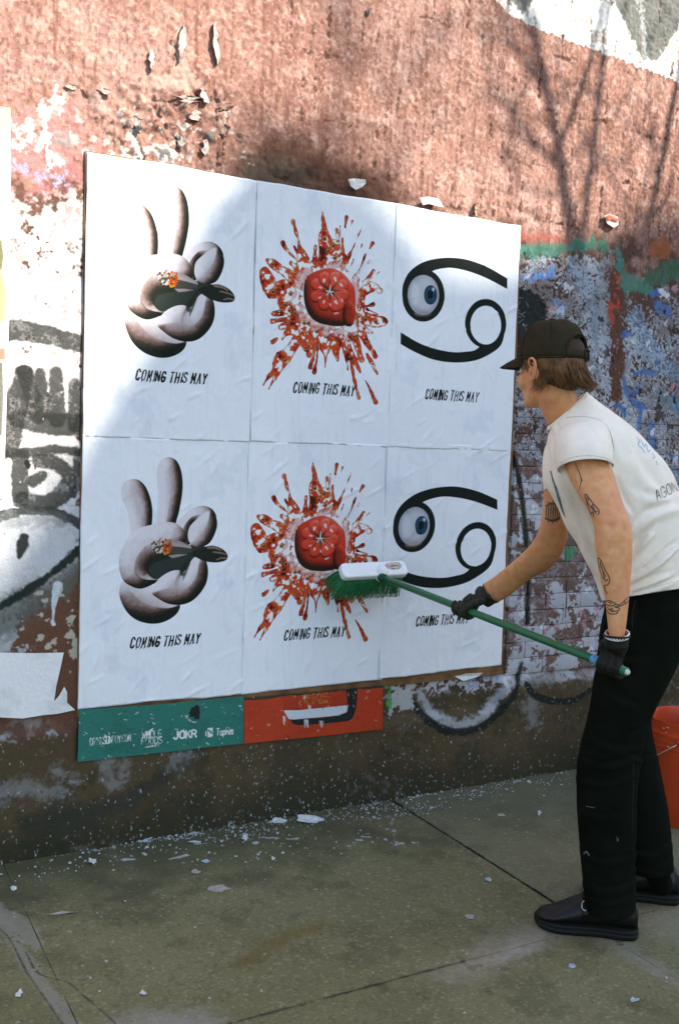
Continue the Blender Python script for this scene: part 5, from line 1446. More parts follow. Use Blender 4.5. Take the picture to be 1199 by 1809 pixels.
# near (left) arm
body.add(*ring_loft([((1000, 772), (1070, 762), 2.86, .05), ((992, 800), (1076, 795), 2.83, .052), ((998, 828), (1080, 824), 2.81, .052), ((1017, 869), (1093, 866), 2.78, .048), ((1037, 900), (1103, 897), 2.755, .044),
                     ((1048, 930), (1113, 924), 2.74, .043), ((1050, 962), (1117, 950), 2.735, .042), ((1054, 990), (1116.5, 984), 2.735, .041), ((1059, 1020), (1114, 1018), 2.735, .038), ((1067, 1054), (1111, 1054), 2.735, .034),
                     ((1071, 1090), (1107, 1092), 2.735, .029), ((1075, 1124), (1103, 1122), 2.735, .026), ((1078, 1140), (1100, 1140), 2.735, .016)]))
# elbow point
body.add(*ellipsoid(P(1103, 942, 2.73), (.016, .016, .024)))
# far (right) arm
body.add(*ring_loft([((962, 815), (1020, 805), 3.14, .05), ((960, 850), (1006, 848), 3.14, .046), ((959, 878), (1004, 882), 3.15, .045), ((956, 908), (1003, 915), 3.16, .043), ((950, 938), (1002, 946), 3.18, .042),
                     ((938, 960), (990, 982), 3.215, .041), ((918, 981), (965, 1008), 3.26, .040), ((896, 1000), (938, 1022), 3.30, .037), ((872, 1019), (905, 1048), 3.345, .032), ((852, 1034), (876, 1066), 3.38, .027), ((846, 1048), (862, 1068), 3.395, .016)]))
# legs inside the trousers
body.add(*capsule_tube([P(1130, 1110, 2.93), P(1080, 1330, 2.90), P(1080, 1450, 2.90), P(1082, 1600, 2.90)], [.085, .058, .052, .036], 14))
body.add(*capsule_tube([P(1140, 1130, 3.06), P(1108, 1300, 3.09), P(1138, 1430, 3.11), P(1158, 1522, 3.15)], [.085, .058, .050, .024], 14))
bv, bf = remesh(body, .0042, 5)
m_skin = mat_plain('skin', (0.60, 0.265, 0.105), .5, .10, 42, ((260, 3, .0004),), spec=.3, color2=(0.74, 0.370, 0.165), sss=.08)
bpx = np.array([toscreen(p_) for p_ in bv]); bn_ = vnormals(bv, bf); bdp = (bv - CAM_LOC) @ _fw
front = (np.einsum('ij,ij->i', bn_, np.array([norm(CAM_LOC - p_) for p_ in bv])) > .1) & (bdp < 2.9) & (bpx[:, 1] > 800)
def dent(a, b, ra, rb, amp, ang=0.0):
    dx, dy = bpx[:, 0] - a, bpx[:, 1] - b
    u, v = dx * math.cos(ang) + dy * math.sin(ang), -dx * math.sin(ang) + dy * math.cos(ang)
    return front * amp * np.exp(-(u / ra) ** 2 - (v / rb) ** 2)
bv = bv + bn_ * (dent(1077, 928, 9, 6, -.0045, .3) + dent(1106, 938, 7, 9, -.004, .3) + dent(1092, 940, 6, 12, .004) + dent(1088, 900, 10, 22, -.003, .3) + dent(1070, 985, 8, 40, .003) + dent(1092, 1010, 5, 50, -.0025, .1) + dent(1062, 870, 12, 30, .003, .4))[:, None]
person = mesh_obj('person', bv, bf, m_skin, smooth=True, rel=tuple(pbase))
tag(person, PERSON_LABEL, 'person')
nt = m_skin.node_tree; b = nt.nodes['Principled BSDF']
src = b.inputs['Base Color'].links[0].from_socket
g_ = N(nt, 'ShaderNodeTexCoord'); n1_ = N(nt, 'ShaderNodeTexNoise'); n1_.inputs['Scale'].default_value = 9; n1_.inputs['Detail'].default_value = 3
n2_ = N(nt, 'ShaderNodeTexNoise'); n2_.inputs['Scale'].default_value = 330; n2_.inputs['Detail'].default_value = 2
nt.links.new(g_.outputs['Object'], n1_.inputs['Vector']); nt.links.new(g_.outputs['Object'], n2_.inputs['Vector'])
r1_ = N(nt, 'ShaderNodeMapRange'); r1_.inputs[1].default_value = .45; r1_.inputs[2].default_value = .72; r1_.inputs[4].default_value = .55; nt.links.new(n1_.outputs['Fac'], r1_.inputs[0])
mx_ = N(nt, 'ShaderNodeMixRGB'); mx_.inputs['Color2'].default_value = (0.62, 0.235, 0.115, 1); nt.links.new(r1_.outputs[0], mx_.inputs['Fac']); nt.links.new(src, mx_.inputs['Color1'])
r2_ = N(nt, 'ShaderNodeMapRange'); r2_.inputs[1].default_value = .62; r2_.inputs[2].default_value = .75; r2_.inputs[4].default_value = .35; nt.links.new(n2_.outputs['Fac'], r2_.inputs[0])
mx2_ = N(nt, 'ShaderNodeMixRGB'); mx2_.inputs['Color2'].default_value = (0.36, 0.135, 0.055, 1); nt.links.new(r2_.outputs[0], mx2_.inputs['Fac']); nt.links.new(mx_.outputs[0], mx2_.inputs['Color1'])
nt.links.new(mx2_.outputs[0], b.inputs['Base Color'])
bvh = BVHTree.FromPolygons(tolist(bv), bf)
m_white = mat_plain('eye_white', (.7, .68, .65), .3)
for s in (-1, 1):
    mb = MB(); mb.add(*ellipsoid(hp(.074, s * .031, -.002), (.0125, .0125, .0125), HA, 14, 10)); mb.build('eye', m_white, person)
for s in (-1, 1):
    eb = MB()
    hell(eb, (-.004, s * .076, -.014), (.015, .0055, .028))
    pts = [(.006, .080, -.008), (.011, .084, .004), (.006, .089, .016), (-.006, .092, .019), (-.017, .093, .008), (-.019, .092, -.008), (-.013, .089, -.024), (-.004, .085, -.036), (.005, .081, -.042), (.010, .078, -.034)]
    eb.add(*capsule_tube([hp(a, s * b, c) for a, b, c in pts], [.0026, .0032, .0034, .0036, .0036, .0034, .0036, .0048, .0052, .0038], 10, 3))
    pts = [(.000, .083, .006), (-.008, .086, .004), (-.011, .086, -.008), (-.006, .084, -.020), (.003, .082, -.026)]
    eb.add(*capsule_tube([hp(a, s * b, c) for a, b, c in pts], [.0022, .0028, .0030, .0028, .0024], 8, 3))
    eb.add(*capsule_tube([hp(.010, s * .081, -.010), hp(.009, s * .083, -.020)], [.0042, .0036], 8))
    ev_, ef_ = remesh(eb, .0013, 3)
    mesh_obj('ear', ev_, ef_, m_skin, person, smooth=True)
# ear hollow reads dark in the photo: a real hollow ring is in the mesh; add the inner fold
def surf_strokes(strokes_px, tree_, half, mat, name, parent, lift=.0006, label=None):
    """ink lying on a surface: thin ribbons dropped on it along the line of measurement"""
    mb = MB()
    for line in strokes_px:
        pts = catmull([(a, b) for a, b, *_ in line], 4) if len(line) > 2 else np.array([[line[0][0] + (line[1][0] - line[0][0]) * t, line[0][1] + (line[1][1] - line[0][1]) * t] for t in np.linspace(0, 1, 5)])
        ws = np.interp(np.linspace(0, 1, len(pts)), np.linspace(0, 1, len(line)), [q[2] if len(q) > 2 else half for q in line])
        P3, N3, W3 = [], [], []
        for (a, b), w in zip(pts, ws):
            d = norm(ray(a, b))
            hit = tree_.ray_cast(Vector(CAM_LOC), Vector(d), 12)
            if hit[0] is None: continue
            n = np.array(hit[1]); n = n if n @ d < 0 else -n
            P3.append(np.array(hit[0]) + n * lift); N3.append(n); W3.append(w)
        if len(P3) < 2: continue
        V = []
        for i in range(len(P3)):
            t = norm(P3[min(i + 1, len(P3) - 1)] - P3[max(i - 1, 0)])
            sd_ = norm(np.cross(t, N3[i]))
            V += [P3[i] + sd_ * W3[i], P3[i] - sd_ * W3[i]]
        mb.add(V, [(2 * i, 2 * i + 1, 2 * i + 3, 2 * i + 2) for i in range(len(P3) - 1)])
    if not mb.v: return None
    o = mb.build(name, mat, parent)
    if label: o['label'] = label
    return o
m_ink = mat_plain('tattoo_ink', (0.060, 0.060, 0.048), .6, .2, 60, color2=(0.105, 0.085, 0.062))
ink = .0016
surf_strokes([[(1015, 818, .001), (1021, 832, .0013), (1026, 846, .0015), (1024, 858, .001), (1021, 868, .0005)], [(1018, 852, .0006), (1015, 846, .0006)],
              [(1026, 846), (1028, 850)]], bvh, ink, m_ink, 'tattoo', person, label='fine branching line tattoo below the near sleeve')
cx0, cy0 = 1000, 680; s4 = 4.306
T = lambda pts: [(cx0 + a / s4, cy0 + b / s4) for a, b in pts]
surf_strokes([T([(138, 840), (150, 830), (172, 862), (205, 905), (240, 945), (248, 970), (236, 990)]), T([(138, 840), (150, 880), (165, 930), (185, 985)]), T([(150, 832), (160, 850), (152, 870)]), T([(172, 862), (160, 890), (175, 920), (200, 940)]),
              T([(205, 905), (190, 930), (215, 960), (238, 962)]), T([(185, 985), (200, 965), (205, 1005)]), T([(200, 920), (222, 980)]), T([(160, 900), (170, 905)])], bvh, ink, m_ink, 'tattoo', person, label='small figure tattoo on the near upper arm')
surf_strokes([T([(238, 1312), (262, 1335), (290, 1400), (318, 1450), (328, 1490), (312, 1520), (285, 1528)]), T([(238, 1312), (248, 1380), (270, 1450), (300, 1490), (312, 1475)]), T([(262, 1335), (258, 1370), (285, 1430), (300, 1460)]), T([(270, 1390), (290, 1480)]), T([(285, 1530), (298, 1570), (314, 1588)]), T([(256, 1350), (270, 1400)])], bvh, ink, m_ink, 'tattoo', person, label='curled line tattoo on the near forearm')
surf_strokes([T([(295, 1650), (320, 1640), (360, 1655), (372, 1668), (340, 1680), (305, 1672), (295, 1655)]), T([(372, 1668), (400, 1672), (440, 1640), (470, 1610)]), T([(360, 1690), (410, 1680), (450, 1660), (472, 1640)]), T([(310, 1690), (330, 1712), (350, 1722), (395, 1715), (400, 1700), (370, 1690)]),
              T([(305, 1710), (325, 1738), (370, 1742), (392, 1725)]), T([(330, 1715), (345, 1700), (352, 1718)]), T([(440, 1640), (445, 1662)]), T([(320, 1652), (345, 1662)])], bvh, .0017, m_ink, 'tattoo', person, label='scroll tattoo above the near wrist')
cx0, cy0, s4 = 880, 820, 3.547
surf_strokes([[(965.5 + i * 3.9 - .2 * i, 890 - (0, 3, 1, 6, 1, 4, 0)[i], .0014), (964.5 + i * 3.9, 900, .0024), (963.5 + i * 3.9, 918 + (0, 6, 2, 8, 3, 5, 0)[i], .0012)] for i in range(7)] + [[(963, 894, .0022), (976, 890, .0022), (989, 896, .0022)], [(962, 915, .0025), (975, 921, .0025), (988, 916, .0025)]] + [T([(305, 240), (345, 245), (385, 240)]), T([(300, 340), (340, 350), (385, 330)])], bvh, .0018, m_ink, 'tattoo', person, label='solid dark gate-like tattoo on the far upper arm')
# ------------------------------------------------------------------ T-shirt
def cutmesh(v, f, cuts):
    """open a closed surface along planes: (point, outward normal, reach)"""
    me = bpy.data.meshes.new('temporary'); me.from_pydata(v.tolist(), [], f)
    bm = bmesh.new(); bm.from_mesh(me); bpy.data.meshes.remove(me)
    for (co, no, reach, pred) in cuts:
        c = np.asarray(co)
        fs = [q for q in bm.faces if np.linalg.norm(np.array(q.calc_center_median()) - c) < reach and (pred is None or pred(np.array(q.calc_center_median())))]
        geom = set(fs)
        for q in fs:
            geom.update(q.edges); geom.update(q.verts)
        bmesh.ops.bisect_plane(bm, geom=list(geom), dist=1e-5, plane_co=Vector(co), plane_no=Vector(norm(no)), clear_outer=True)
    bm.verts.ensure_lookup_table()
    loose = [q for q in bm.verts if not q.link_faces]
    bmesh.ops.delete(bm, geom=loose, context='VERTS')
    bm.verts.index_update()
    V = np.array([q.co[:] for q in bm.verts]); F = [tuple(x.index for x in q.verts) for q in bm.faces]
    bm.free()
    return V, F
sh = MB()
sh.add(*ring_loft([((969, 765), (1030, 688), 2.965, .066), ((966, 778), (1048, 704), 2.965, .090), ((963, 792), (1078, 727), 2.965, .140), ((961, 808), (1112, 751), 2.97, .180), ((963, 842), (1152, 792), 2.975, .190), ((975, 880), (1182, 828), 2.98, .183),
                   ((992, 912), (1205, 868), 2.985, .176), ((1010, 950), (1222, 906), 2.985, .172), ((1033, 990), (1233, 948), 2.99, .170), ((1053, 1025), (1240, 988), 2.99, .170), ((1065, 1058), (1244, 1028), 2.995, .172), ((1072, 1090), (1248, 1066), 3.0, .172), ((1074, 1120), (1250, 1100), 3.0, .17)], 40, 5, .93))
sh.add(*ring_loft([((1012, 748), (1070, 742), 2.90, .055), ((998, 766), (1074, 760), 2.875, .060), ((1000, 790), (1074, 785), 2.865, .055), ((1010, 812), (1066, 806), 2.87, .04)], 24, 3))
sv, sf = remesh(sh, .0062, 7)
sn = vnormals(sv, sf)
spx = np.array([toscreen(p) for p in sv])
facing = np.einsum('ij,ij->i', sn, np.array([norm(CAM_LOC - p) for p in sv]))
vis = sstep(-.15, .25, facing)
disp = np.zeros(len(sv))
def fold(pts, w, amp):
    """a drape line in the cloth: ridge with a hollow beside it"""
    q = catmull(pts, 5) if len(pts) > 2 else np.array(pts, float)
    best = np.full(len(sv), 1e9); side = np.zeros(len(sv)); tt = np.zeros(len(sv))
    for i in range(len(q) - 1):
        a, b = q[i], q[i + 1]; d = b - a; L = d @ d + 1e-9
        t = np.clip(((spx - a) @ d) / L, 0, 1)
        v_ = spx - a - t[:, None] * d
        dist = np.hypot(v_[:, 0], v_[:, 1])
        m = dist < best
        best = np.where(m, dist, best); side = np.where(m, np.sign(d[0] * v_[:, 1] - d[1] * v_[:, 0]), side); tt = np.where(m, (i + t) / (len(q) - 1), tt)
    s_ = best * side / w
    taper = np.sin(np.pi * np.clip(tt * .94 + .03, 0, 1)) ** .6
    return amp * vis * taper * (np.exp(-(s_ - .8) ** 2) - 1.1 * np.exp(-(s_ + .5) ** 2 * 1.6))
# seen in the photograph: drags from the armpit and the waist
for pts, w, a in [([(1114, 1022), (1135, 1008), (1160, 990), (1190, 962)], 7, .011), ([(1118, 975), (1132, 955), (1148, 936)], 8, .010), ([(1116, 1040), (1150, 1024), (1180, 1012)], 7, .006), ([(1120, 930), (1150, 905), (1200, 890)], 12, .005), ([(1112, 1052), (1150, 1040), (1199, 1020)], 6, .004),
                  ([(1060, 752), (1078, 790), (1082, 830)], 6, .005), ([(1070, 770), (1078, 805), (1080, 828)], 4, .004), ([(1088, 850), (1098, 880), (1112, 905)], 7, .005), ([(985, 830), (1000, 870), (1015, 900)], 7, .005), ([(1006, 880), (1020, 915), (1036, 950)], 8, .004), ([(1030, 950), (1045, 985), (1060, 1015)], 7, .004),
                  ([(963, 790), (970, 840), (985, 880)], 6, .005), ([(1000, 760), (1030, 775), (1050, 790)], 8, .003), ([(1120, 800), (1150, 850), (1190, 890)], 16, .004), ([(975, 740), (985, 760), (990, 790)], 5, .003), ([(1125, 870), (1160, 880), (1199, 870)], 12, .003), ([(990, 800), (1030, 806), (1075, 800)], 6, .002)]:
    disp += fold(pts, w * .8, a * 2.0)
rw = np.random.default_rng(3)
for k in range(46):
    dr = norm(rw.normal(size=3)); fr = rw.uniform(14, 46)
    disp += (.012 / fr) * np.sin((sv @ dr) * fr * 1.6 + rw.uniform(0, 6.28))
sv = sv + sn * disp[:, None]
hemn = np.cross(P(1064, 1060, 3.0) - P(1199, 1039, 3.0), norm(ray(1130, 1050))); hemn = hemn if hemn[2] < 0 else -hemn
sl_no = norm(np.cross(P(985, 831, 2.8) - P(1083, 826, 2.8), norm(ray(1035, 828)) + np.array([0, 0, .34]))); sl_no = sl_no if sl_no[2] < 0 else -sl_no
fl_no = norm(np.cross(P(958, 866, 3.14) - P(985, 871, 3.14), norm(ray(975, 866)) + np.array([0, 0, .2]))); fl_no = fl_no if fl_no[2] < 0 else -fl_no
nk_no = np.cross(P(969, 757, 2.97) - P(1036, 697, 2.97), norm(ray(1000, 730)) + np.array([0, 0, .0])); nk_no = nk_no if nk_no @ (H0 - P(1000, 740, 2.97)) > 0 else -nk_no
near_sleeve = lambda c: (c - CAM_LOC) @ _fw < 2.868
far_sleeve = lambda c: (c - CAM_LOC) @ _fw > 3.085
sv, sf = cutmesh(sv, sf, [(P(1140, 1049, 3.0), hemn, .5, None), (P(1003, 727, 2.97), nk_no, .16, None)])
def sleeve(rings, tilt, n=40, sub=5, seed=0):
    q = catmull([np.r_[P(A[0], A[1], d), P(B[0], B[1], d), h] for (A, B, d, h) in rings], sub)
    rg = np.random.default_rng(seed); V = []; F = []
    ph = rg.uniform(0, 6.28, 4)
    for i, x in enumerate(q):
        a, b, h = x[:3], x[3:6], x[6]; c = (a + b) / 2; e = (a - b) / 2; dd = norm(c - CAM_LOC); t = i / (len(q) - 1)
        for k in range(n):
            th = 2 * math.pi * k / n
            w = 1 + .030 * t * math.sin(3 * th + ph[0] + 2 * t) + .018 * t * math.sin(6 * th + ph[1] - 3 * t) + .012 * math.sin(2 * th + 9 * t + ph[2])
            V.append(c + (e * math.cos(th) + dd * h * math.sin(th)) * w - np.array([0, 0, tilt * t * math.sin(th)]))
    for i in range(len(q) - 1):
        for k in range(n): F.append((i * n + k, i * n + (k + 1) % n, (i + 1) * n + (k + 1) % n, (i + 1) * n + k))
    return np.array(V), F
s1v, s1f = sleeve([((1014, 742), (1066, 736), 2.915, .05), ((995, 752), (1076, 744), 2.885, .070), ((981, 772), (1081, 766), 2.85, .080), ((979, 795), (1083.5, 790), 2.825, .083), ((982, 815), (1084.5, 810), 2.812, .082), ((985.5, 830), (1084.5, 825), 2.806, .080)], .026, seed=4)
s2v, s2f = sleeve([((985, 770), (1035, 760), 3.07, .05), ((964, 785), (1030, 785), 3.11, .066), ((957.5, 812), (1018, 815), 3.13, .068), ((957.5, 842), (1011, 846), 3.14, .064), ((958.5, 867), (1009, 872), 3.145, .060)], .012, seed=6)
ofs = len(sv); sf = sf + [tuple(i + ofs for i in q) for q in s1f]; sv = np.vstack([sv, s1v])
ofs = len(sv); sf = sf + [tuple(i + ofs for i in q) for q in s2f]; sv = np.vstack([sv, s2v])
m_shirt = mat_plain('white_cotton', (0.88, 0.80, 0.66), .9, .03, 30, ((420, 2, .0006), (60, 3, .0012)), spec=.15, sheen=.15)
shirt = mesh_obj('t_shirt', sv, sf, m_shirt, person, smooth=True)
md = shirt.modifiers.new('cloth', 'SOLIDIFY'); md.thickness = .0022; md.offset = -1
bvs = BVHTree.FromPolygons(tolist(sv), sf)
m_print = mat_plain('shirt_print_black', (0.075, 0.080, 0.078), .8, .2, 60)
m_pblue = mat_plain('shirt_print_blue', (0.40, 0.52, 0.62), .8, .1, 60)
m_seam = mat_plain('seam_thread', (0.40, 0.36, 0.29), .9)
# outlined lettering across the back
def out_text(txt, x, y, wl_, hl, ang, half, off):
    res = []
    adv = 0
    for ch in txt:
        for line in GL[ch]:
            for o_ in (-off, off):
                pts = []
                for (u, v) in line:
                    ux, uy = (adv + u + o_) * wl_, (v + o_ * .6) * hl
                    pts.append((x + ux * math.cos(ang) + uy * math.sin(ang) * .6, y + ux * math.sin(ang) - uy * math.cos(ang), half))
                res.append(pts)
        adv += ADV.get(ch, .86)
    return res
surf_strokes(out_text('AGONY', 1160, 884, 12.5, 19, -.45, .0007, .045), bvs, .0007, m_print, 'lettering', shirt, lift=.0009)
surf_strokes([[(1124, 772), (1128, 778), (1126, 786)], [(1130, 776), (1136, 788), (1140, 784)], [(1126, 786), (1134, 794), (1138, 800)], [(1141, 786), (1143, 798), (1147, 795)], [(1150, 800), (1155, 806), (1152, 810)], [(1158, 815), (1160, 822)], [(1134, 782), (1138, 792)]], bvs, .0022, m_pblue, 'faded_print', shirt, lift=.0009)
m_chest = mat_plain('chest_print', (0.050, 0.080, 0.095), .8, .5, 40, color2=(0.20, 0.28, 0.32))
surf_strokes([[(972 + i * 2.0, 832 + 7 * i, .0028), (977 + i * 2.0, 848 + i * 7, .0036), (983 + i * 2.0, 862 + i * 6.5, .0022)] for i in range(9)], bvs, .003, m_chest, 'chest_print', shirt, lift=.0009)
surf_strokes([[(1000, 738), (1025, 736), (1052, 740), (1070, 752), (1080, 775), (1083, 800), (1080, 826)]], bvs, .0009, m_seam, 'shoulder_seam', shirt, lift=.0008)
surf_strokes([[(1116, 1046), (1150, 1038), (1199, 1026)]], bvs, .0005, m_seam, 'hem_stitch', shirt, lift=.0008); surf_strokes([[(990, 818), (1010, 808), (1040, 805), (1065, 808), (1081, 815)]], bvs, .0005, m_seam, 'sleeve_stitch', shirt, lift=.0008)
# collar rib
col_pts = []
for t in np.linspace(0, 2 * math.pi, 41)[:-1]:
    a, b = P(968.5, 757, 2.966), P(1036, 696, 2.966)
    c_, e_ = (a + b) / 2, (a - b) / 2
    dd = norm(c_ - CAM_LOC)
    col_pts.append(c_ + e_ * math.cos(t) * 1.0 + dd * .070 * math.sin(t) + np.array([0, 0, .004 * math.sin(t)]))
mb = MB(); mb.add(*tube(col_pts, .0065, 8, closed=True)); mb.build('collar', m_shirt, shirt)

# ------------------------------------------------------------------ trousers
tr = MB()
tr.add(*ring_loft([((1080, 1020), (1240, 990), 3.0, .155), ((1070, 1060), (1243, 1020), 3.0, .165), ((1060, 1105), (1236, 1075), 3.0, .175), ((1056, 1140), (1222, 1122), 3.0, .178), ((1056, 1170), (1196, 1160), 3.0, .16)], 36, 4))
tr.add(*ring_loft([((1066, 1085), (1236, 1070), 2.93, .11), ((1057, 1130), (1220, 1120), 2.92, .112), ((1048, 1196), (1188, 1196), 2.905, .108), ((1038, 1260), (1152, 1270), 2.90, .10), ((1019, 1342), (1132, 1340), 2.90, .094), ((1017, 1400), (1125, 1398), 2.90, .092), ((1021, 1460), (1124, 1460), 2.90, .090),
                   ((1026, 1535), (1122, 1533), 2.90, .088), ((1031, 1590), (1123, 1584), 2.90, .088), ((1033, 1640), (1124, 1634), 2.90, .086)], 32, 4))
tr.add(*ring_loft([((1080, 1085), (1238, 1070), 3.07, .11), ((1075, 1130), (1222, 1122), 3.075, .112), ((1072, 1190), (1187, 1190), 3.085, .108), ((1066, 1240), (1158, 1240), 3.09, .10), ((1062, 1285), (1150, 1280), 3.095, .094), ((1075, 1345), (1164, 1345), 3.10, .09), ((1088, 1420), (1177, 1417), 3.105, .088),
                   ((1100, 1480), (1185, 1477), 3.11, .086), ((1108, 1530), (1189, 1518), 3.115, .084), ((1112, 1580), (1192, 1566), 3.12, .082)], 32, 4))
tv, tf = remesh(tr, .0062, 6)
tn = vnormals(tv, tf)
spx = np.array([toscreen(p) for p in tv]); sv_keep = sv
sv = tv; vis = np.ones(len(tv))
disp = np.zeros(len(tv))
for pts, w, a in [([(1030, 1340), (1060, 1352), (1100, 1345), (1124, 1335)], 9, .010), ([(1022, 1372), (1060, 1384), (1110, 1372)], 9, .008), ([(1040, 1300), (1080, 1318), (1120, 1322)], 10, .007), ([(1052, 1190), (1090, 1230), (1130, 1250)], 12, .008), ([(1060, 1140), (1100, 1160), (1150, 1165)], 12, .008),
                  ([(1035, 1560), (1070, 1572), (1118, 1560)], 8, .008), ([(1033, 1585), (1075, 1594), (1120, 1582)], 6, .007), ([(1030, 1500), (1060, 1520), (1115, 1512)], 9, .006), ([(1110, 1500), (1150, 1508), (1184, 1490)], 8, .008), ([(1115, 1530), (1150, 1536), (1186, 1515)], 6, .008), ([(1100, 1330), (1130, 1340), (1160, 1335)], 8, .008),
                  ([(1120, 1050), (1125, 1090), (1110, 1140)], 8, .006), ([(1028, 1430), (1070, 1442), (1120, 1430)], 9, .005), ([(1150, 1260), (1130, 1285), (1110, 1290)], 7, .008)]:
    disp += fold(pts, w * .7, a * .6)
for k in range(40):
    dr = norm(rw.normal(size=3) * np.array([1.6, 1.6, .7])); fr = rw.uniform(12, 40)
    disp += (.004 / fr) * np.sin((tv @ dr) * fr * 1.6 + rw.uniform(0, 6.28))
tv = tv + tn * disp[:, None]
up = np.array([0, 0, 1.0])
tv, tf = cutmesh(tv, tf, [(P(1078, 1604, 2.90), -up, .14, lambda c: (c - CAM_LOC) @ _fw < 3.005), (P(1150, 1534, 3.115), -up, .13, lambda c: (c - CAM_LOC) @ _fw > 3.005)])
m_trs = mat_plain('black_cotton', (0.0035, 0.0050, 0.0030), .85, .3, 12, ((500, 2, .0006), (50, 3, .001)), spec=.03, color2=(0.0065, 0.0085, 0.0055))
trs = mesh_obj('trousers', tv, tf, m_trs, person, smooth=True)
md = trs.modifiers.new('cloth', 'SOLIDIFY'); md.thickness = .003; md.offset = -1
bvt = BVHTree.FromPolygons(tolist(tv), tf)
m_fleck = mat_plain('paste_fleck', (0.07, 0.085, 0.07), .8)
for fl_ in ([(1034, 1424, .0012), (1050, 1427, .0015)], [(1088, 1478, .001), (1090, 1486, .0014), (1092, 1480, .001)], [(1030, 1508, .0025), (1036, 1505, .003), (1040, 1512, .002)]): surf_strokes([fl_], bvt, .001, m_fleck, 'paste_fleck', trs)
m_ts = mat_plain('trouser_seam', (0.018, 0.02, 0.016), .8)
surf_strokes([[(1122, 1060), (1116, 1085), (1116, 1110)]], bvt, .0008, m_ts, 'pocket_seam', trs); surf_strokes([[(1118, 1330), (1117, 1400), (1116, 1470)]], bvt, .0008, m_ts, 'leg_seam', trs)

# ------------------------------------------------------------------ shoes
m_lea = mat_plain('black_leather', (0.0045, 0.005, 0.004), .42, .3, 20, ((160, 3, .0007), (25, 3, .0012)), spec=.35)
m_sole = mat_plain('rubber_sole', (0.006, 0.0065, 0.005), .7, .3, 30, ((200, 3, .0006),))
m_steel = mat_plain('bright_metal', (0.80, 0.77, 0.70), .42, .1, 30, metallic=1.0)
def shoe(heel, toe):
    heel = np.array(heel); toe = np.array(toe); heel[2] = toe[2] = 0
    d = norm(toe - heel); L = np.linalg.norm(toe - heel); s = np.cross([0, 0, 1.0], d)
    up_ = MB(); n = 20
    prof = [(-.005, .026, .030, .090), (.06, .036, .031, .108), (.16, .040, .031, .116), (.28, .041, .031, .118), (.42, .043, .030, .116), (.55, .047, .029, .101), (.68, .050, .028, .082), (.80, .049, .027, .064), (.90, .042, .027, .056), (.965, .028, .028, .046), (.99, .013, .030, .037)]
    V = []; F = []
    q = catmull(prof, 3)
    for (t, hw, z0, z1) in q:
        c = heel + d * (t * L)
        for k in range(n):
            a = 2 * math.pi * k / n
            zz = (z0 + z1) / 2 + (z1 - z0) / 2 * math.sin(a)
            w = hw * math.copysign(abs(math.cos(a)) ** .75, math.cos(a)) * (1 - .28 * max(0, math.sin(a)))
            V.append(c + s * w + np.array([0, 0, zz * 1.16 - .009]))
    m_ = len(q)
    for i in range(m_ - 1):
        for k in range(n): F.append((i * n + k, i * n + (k + 1) % n, (i + 1) * n + (k + 1) % n, (i + 1) * n + k))
    F.append(tuple(range(n))[::-1]); F.append(tuple((m_ - 1) * n + k for k in range(n)))
    up_.add(V, F)
    o = up_.build('shoe', m_lea, person)
    so = MB()
    outl = [(-.022, .016), (-.012, .030), (.04, .041), (.16, .0455), (.30, .043), (.45, .044), (.60, .051), (.72, .0545), (.84, .052), (.93, .042), (.985, .026), (1.005, .010)]
    oc = catmull(outl, 3)
    ring = [heel + d * (t * L) + s * w for t, w in oc] + [heel + d * (t * L) - s * w for t, w in oc[::-1]]
    zt = lambda t: .033 if t < .9 else .033
    tv_ = [t for t, _ in oc] + [t for t, _ in oc[::-1]]
    lev = []
    for zz, gr in ((.001, .97), (.012, 1.0), (.0155, 1.0), (.018, .965), (.021, .965), (.0225, 1.0), (.0315, 1.0), (.0335, .97)):
        cc = heel + d * (.5 * L)
        lev.append([cc + (p - cc) * gr + np.array([0, 0, max(zz, .0 if t < .82 else min(zz + (t - .82) * .05, .034)) * .86]) for p, t in zip(ring, tv_)])
    m2 = len(ring); V = [p for l in lev for p in l]; F = []
    for i in range(len(lev) - 1):
        for k in range(m2): F.append((i * m2 + k, i * m2 + (k + 1) % m2, (i + 1) * m2 + (k + 1) % m2, (i + 1) * m2 + k))
    F.append(tuple(range(m2))[::-1]); F.append(tuple((len(lev) - 1) * m2 + k for k in range(m2)))
    so.add(V, F); so.build('sole', m_sole, o)
    # strap over the instep with its buckle on the outer side
    st_ = MB(); pts = []
    for a in np.linspace(-.25, math.pi + .25, 22):
        pts.append((.50, a))
    V = []; F = []
    for j, off in enumerate((-.012, .012)):
        for (t, a) in pts:
            tt = t + off / L
            i = min(range(len(q)), key=lambda ii: abs(q[ii][0] - tt)); hw, z0, z1 = q[i][1:]
            zz = (z0 + z1) / 2 + (z1 - z0) / 2 * math.sin(a) * 1.05 + .0015
            w = (hw + .0025) * math.copysign(abs(math.cos(a)) ** .75, math.cos(a)) * (1 - .28 * max(0, math.sin(a)))
            V.append(heel + d * (tt * L) + s * w + np.array([0, 0, zz * 1.16 - .009]))
    m3 = len(pts)
    F = [(k, k + 1, m3 + k + 1, m3 + k) for k in range(m3 - 1)]
    st_.add(V, F); sp_ = st_.build('strap', m_lea, o)
    md = sp_.modifiers.new('leather', 'SOLIDIFY'); md.thickness = .003
    return o, heel, d, s, L, q
hF, tF = G(1122, 1653), G(943, 1631)
o_s, he, d_s, s_s, L_s, q_s = shoe(hF, tF)
sideN = s_s if s_s @ (CAM_LOC - he) > 0 else -s_s
bc = he + d_s * (.50 * L_s) + sideN * .0475 + np.array([0, 0, .092])
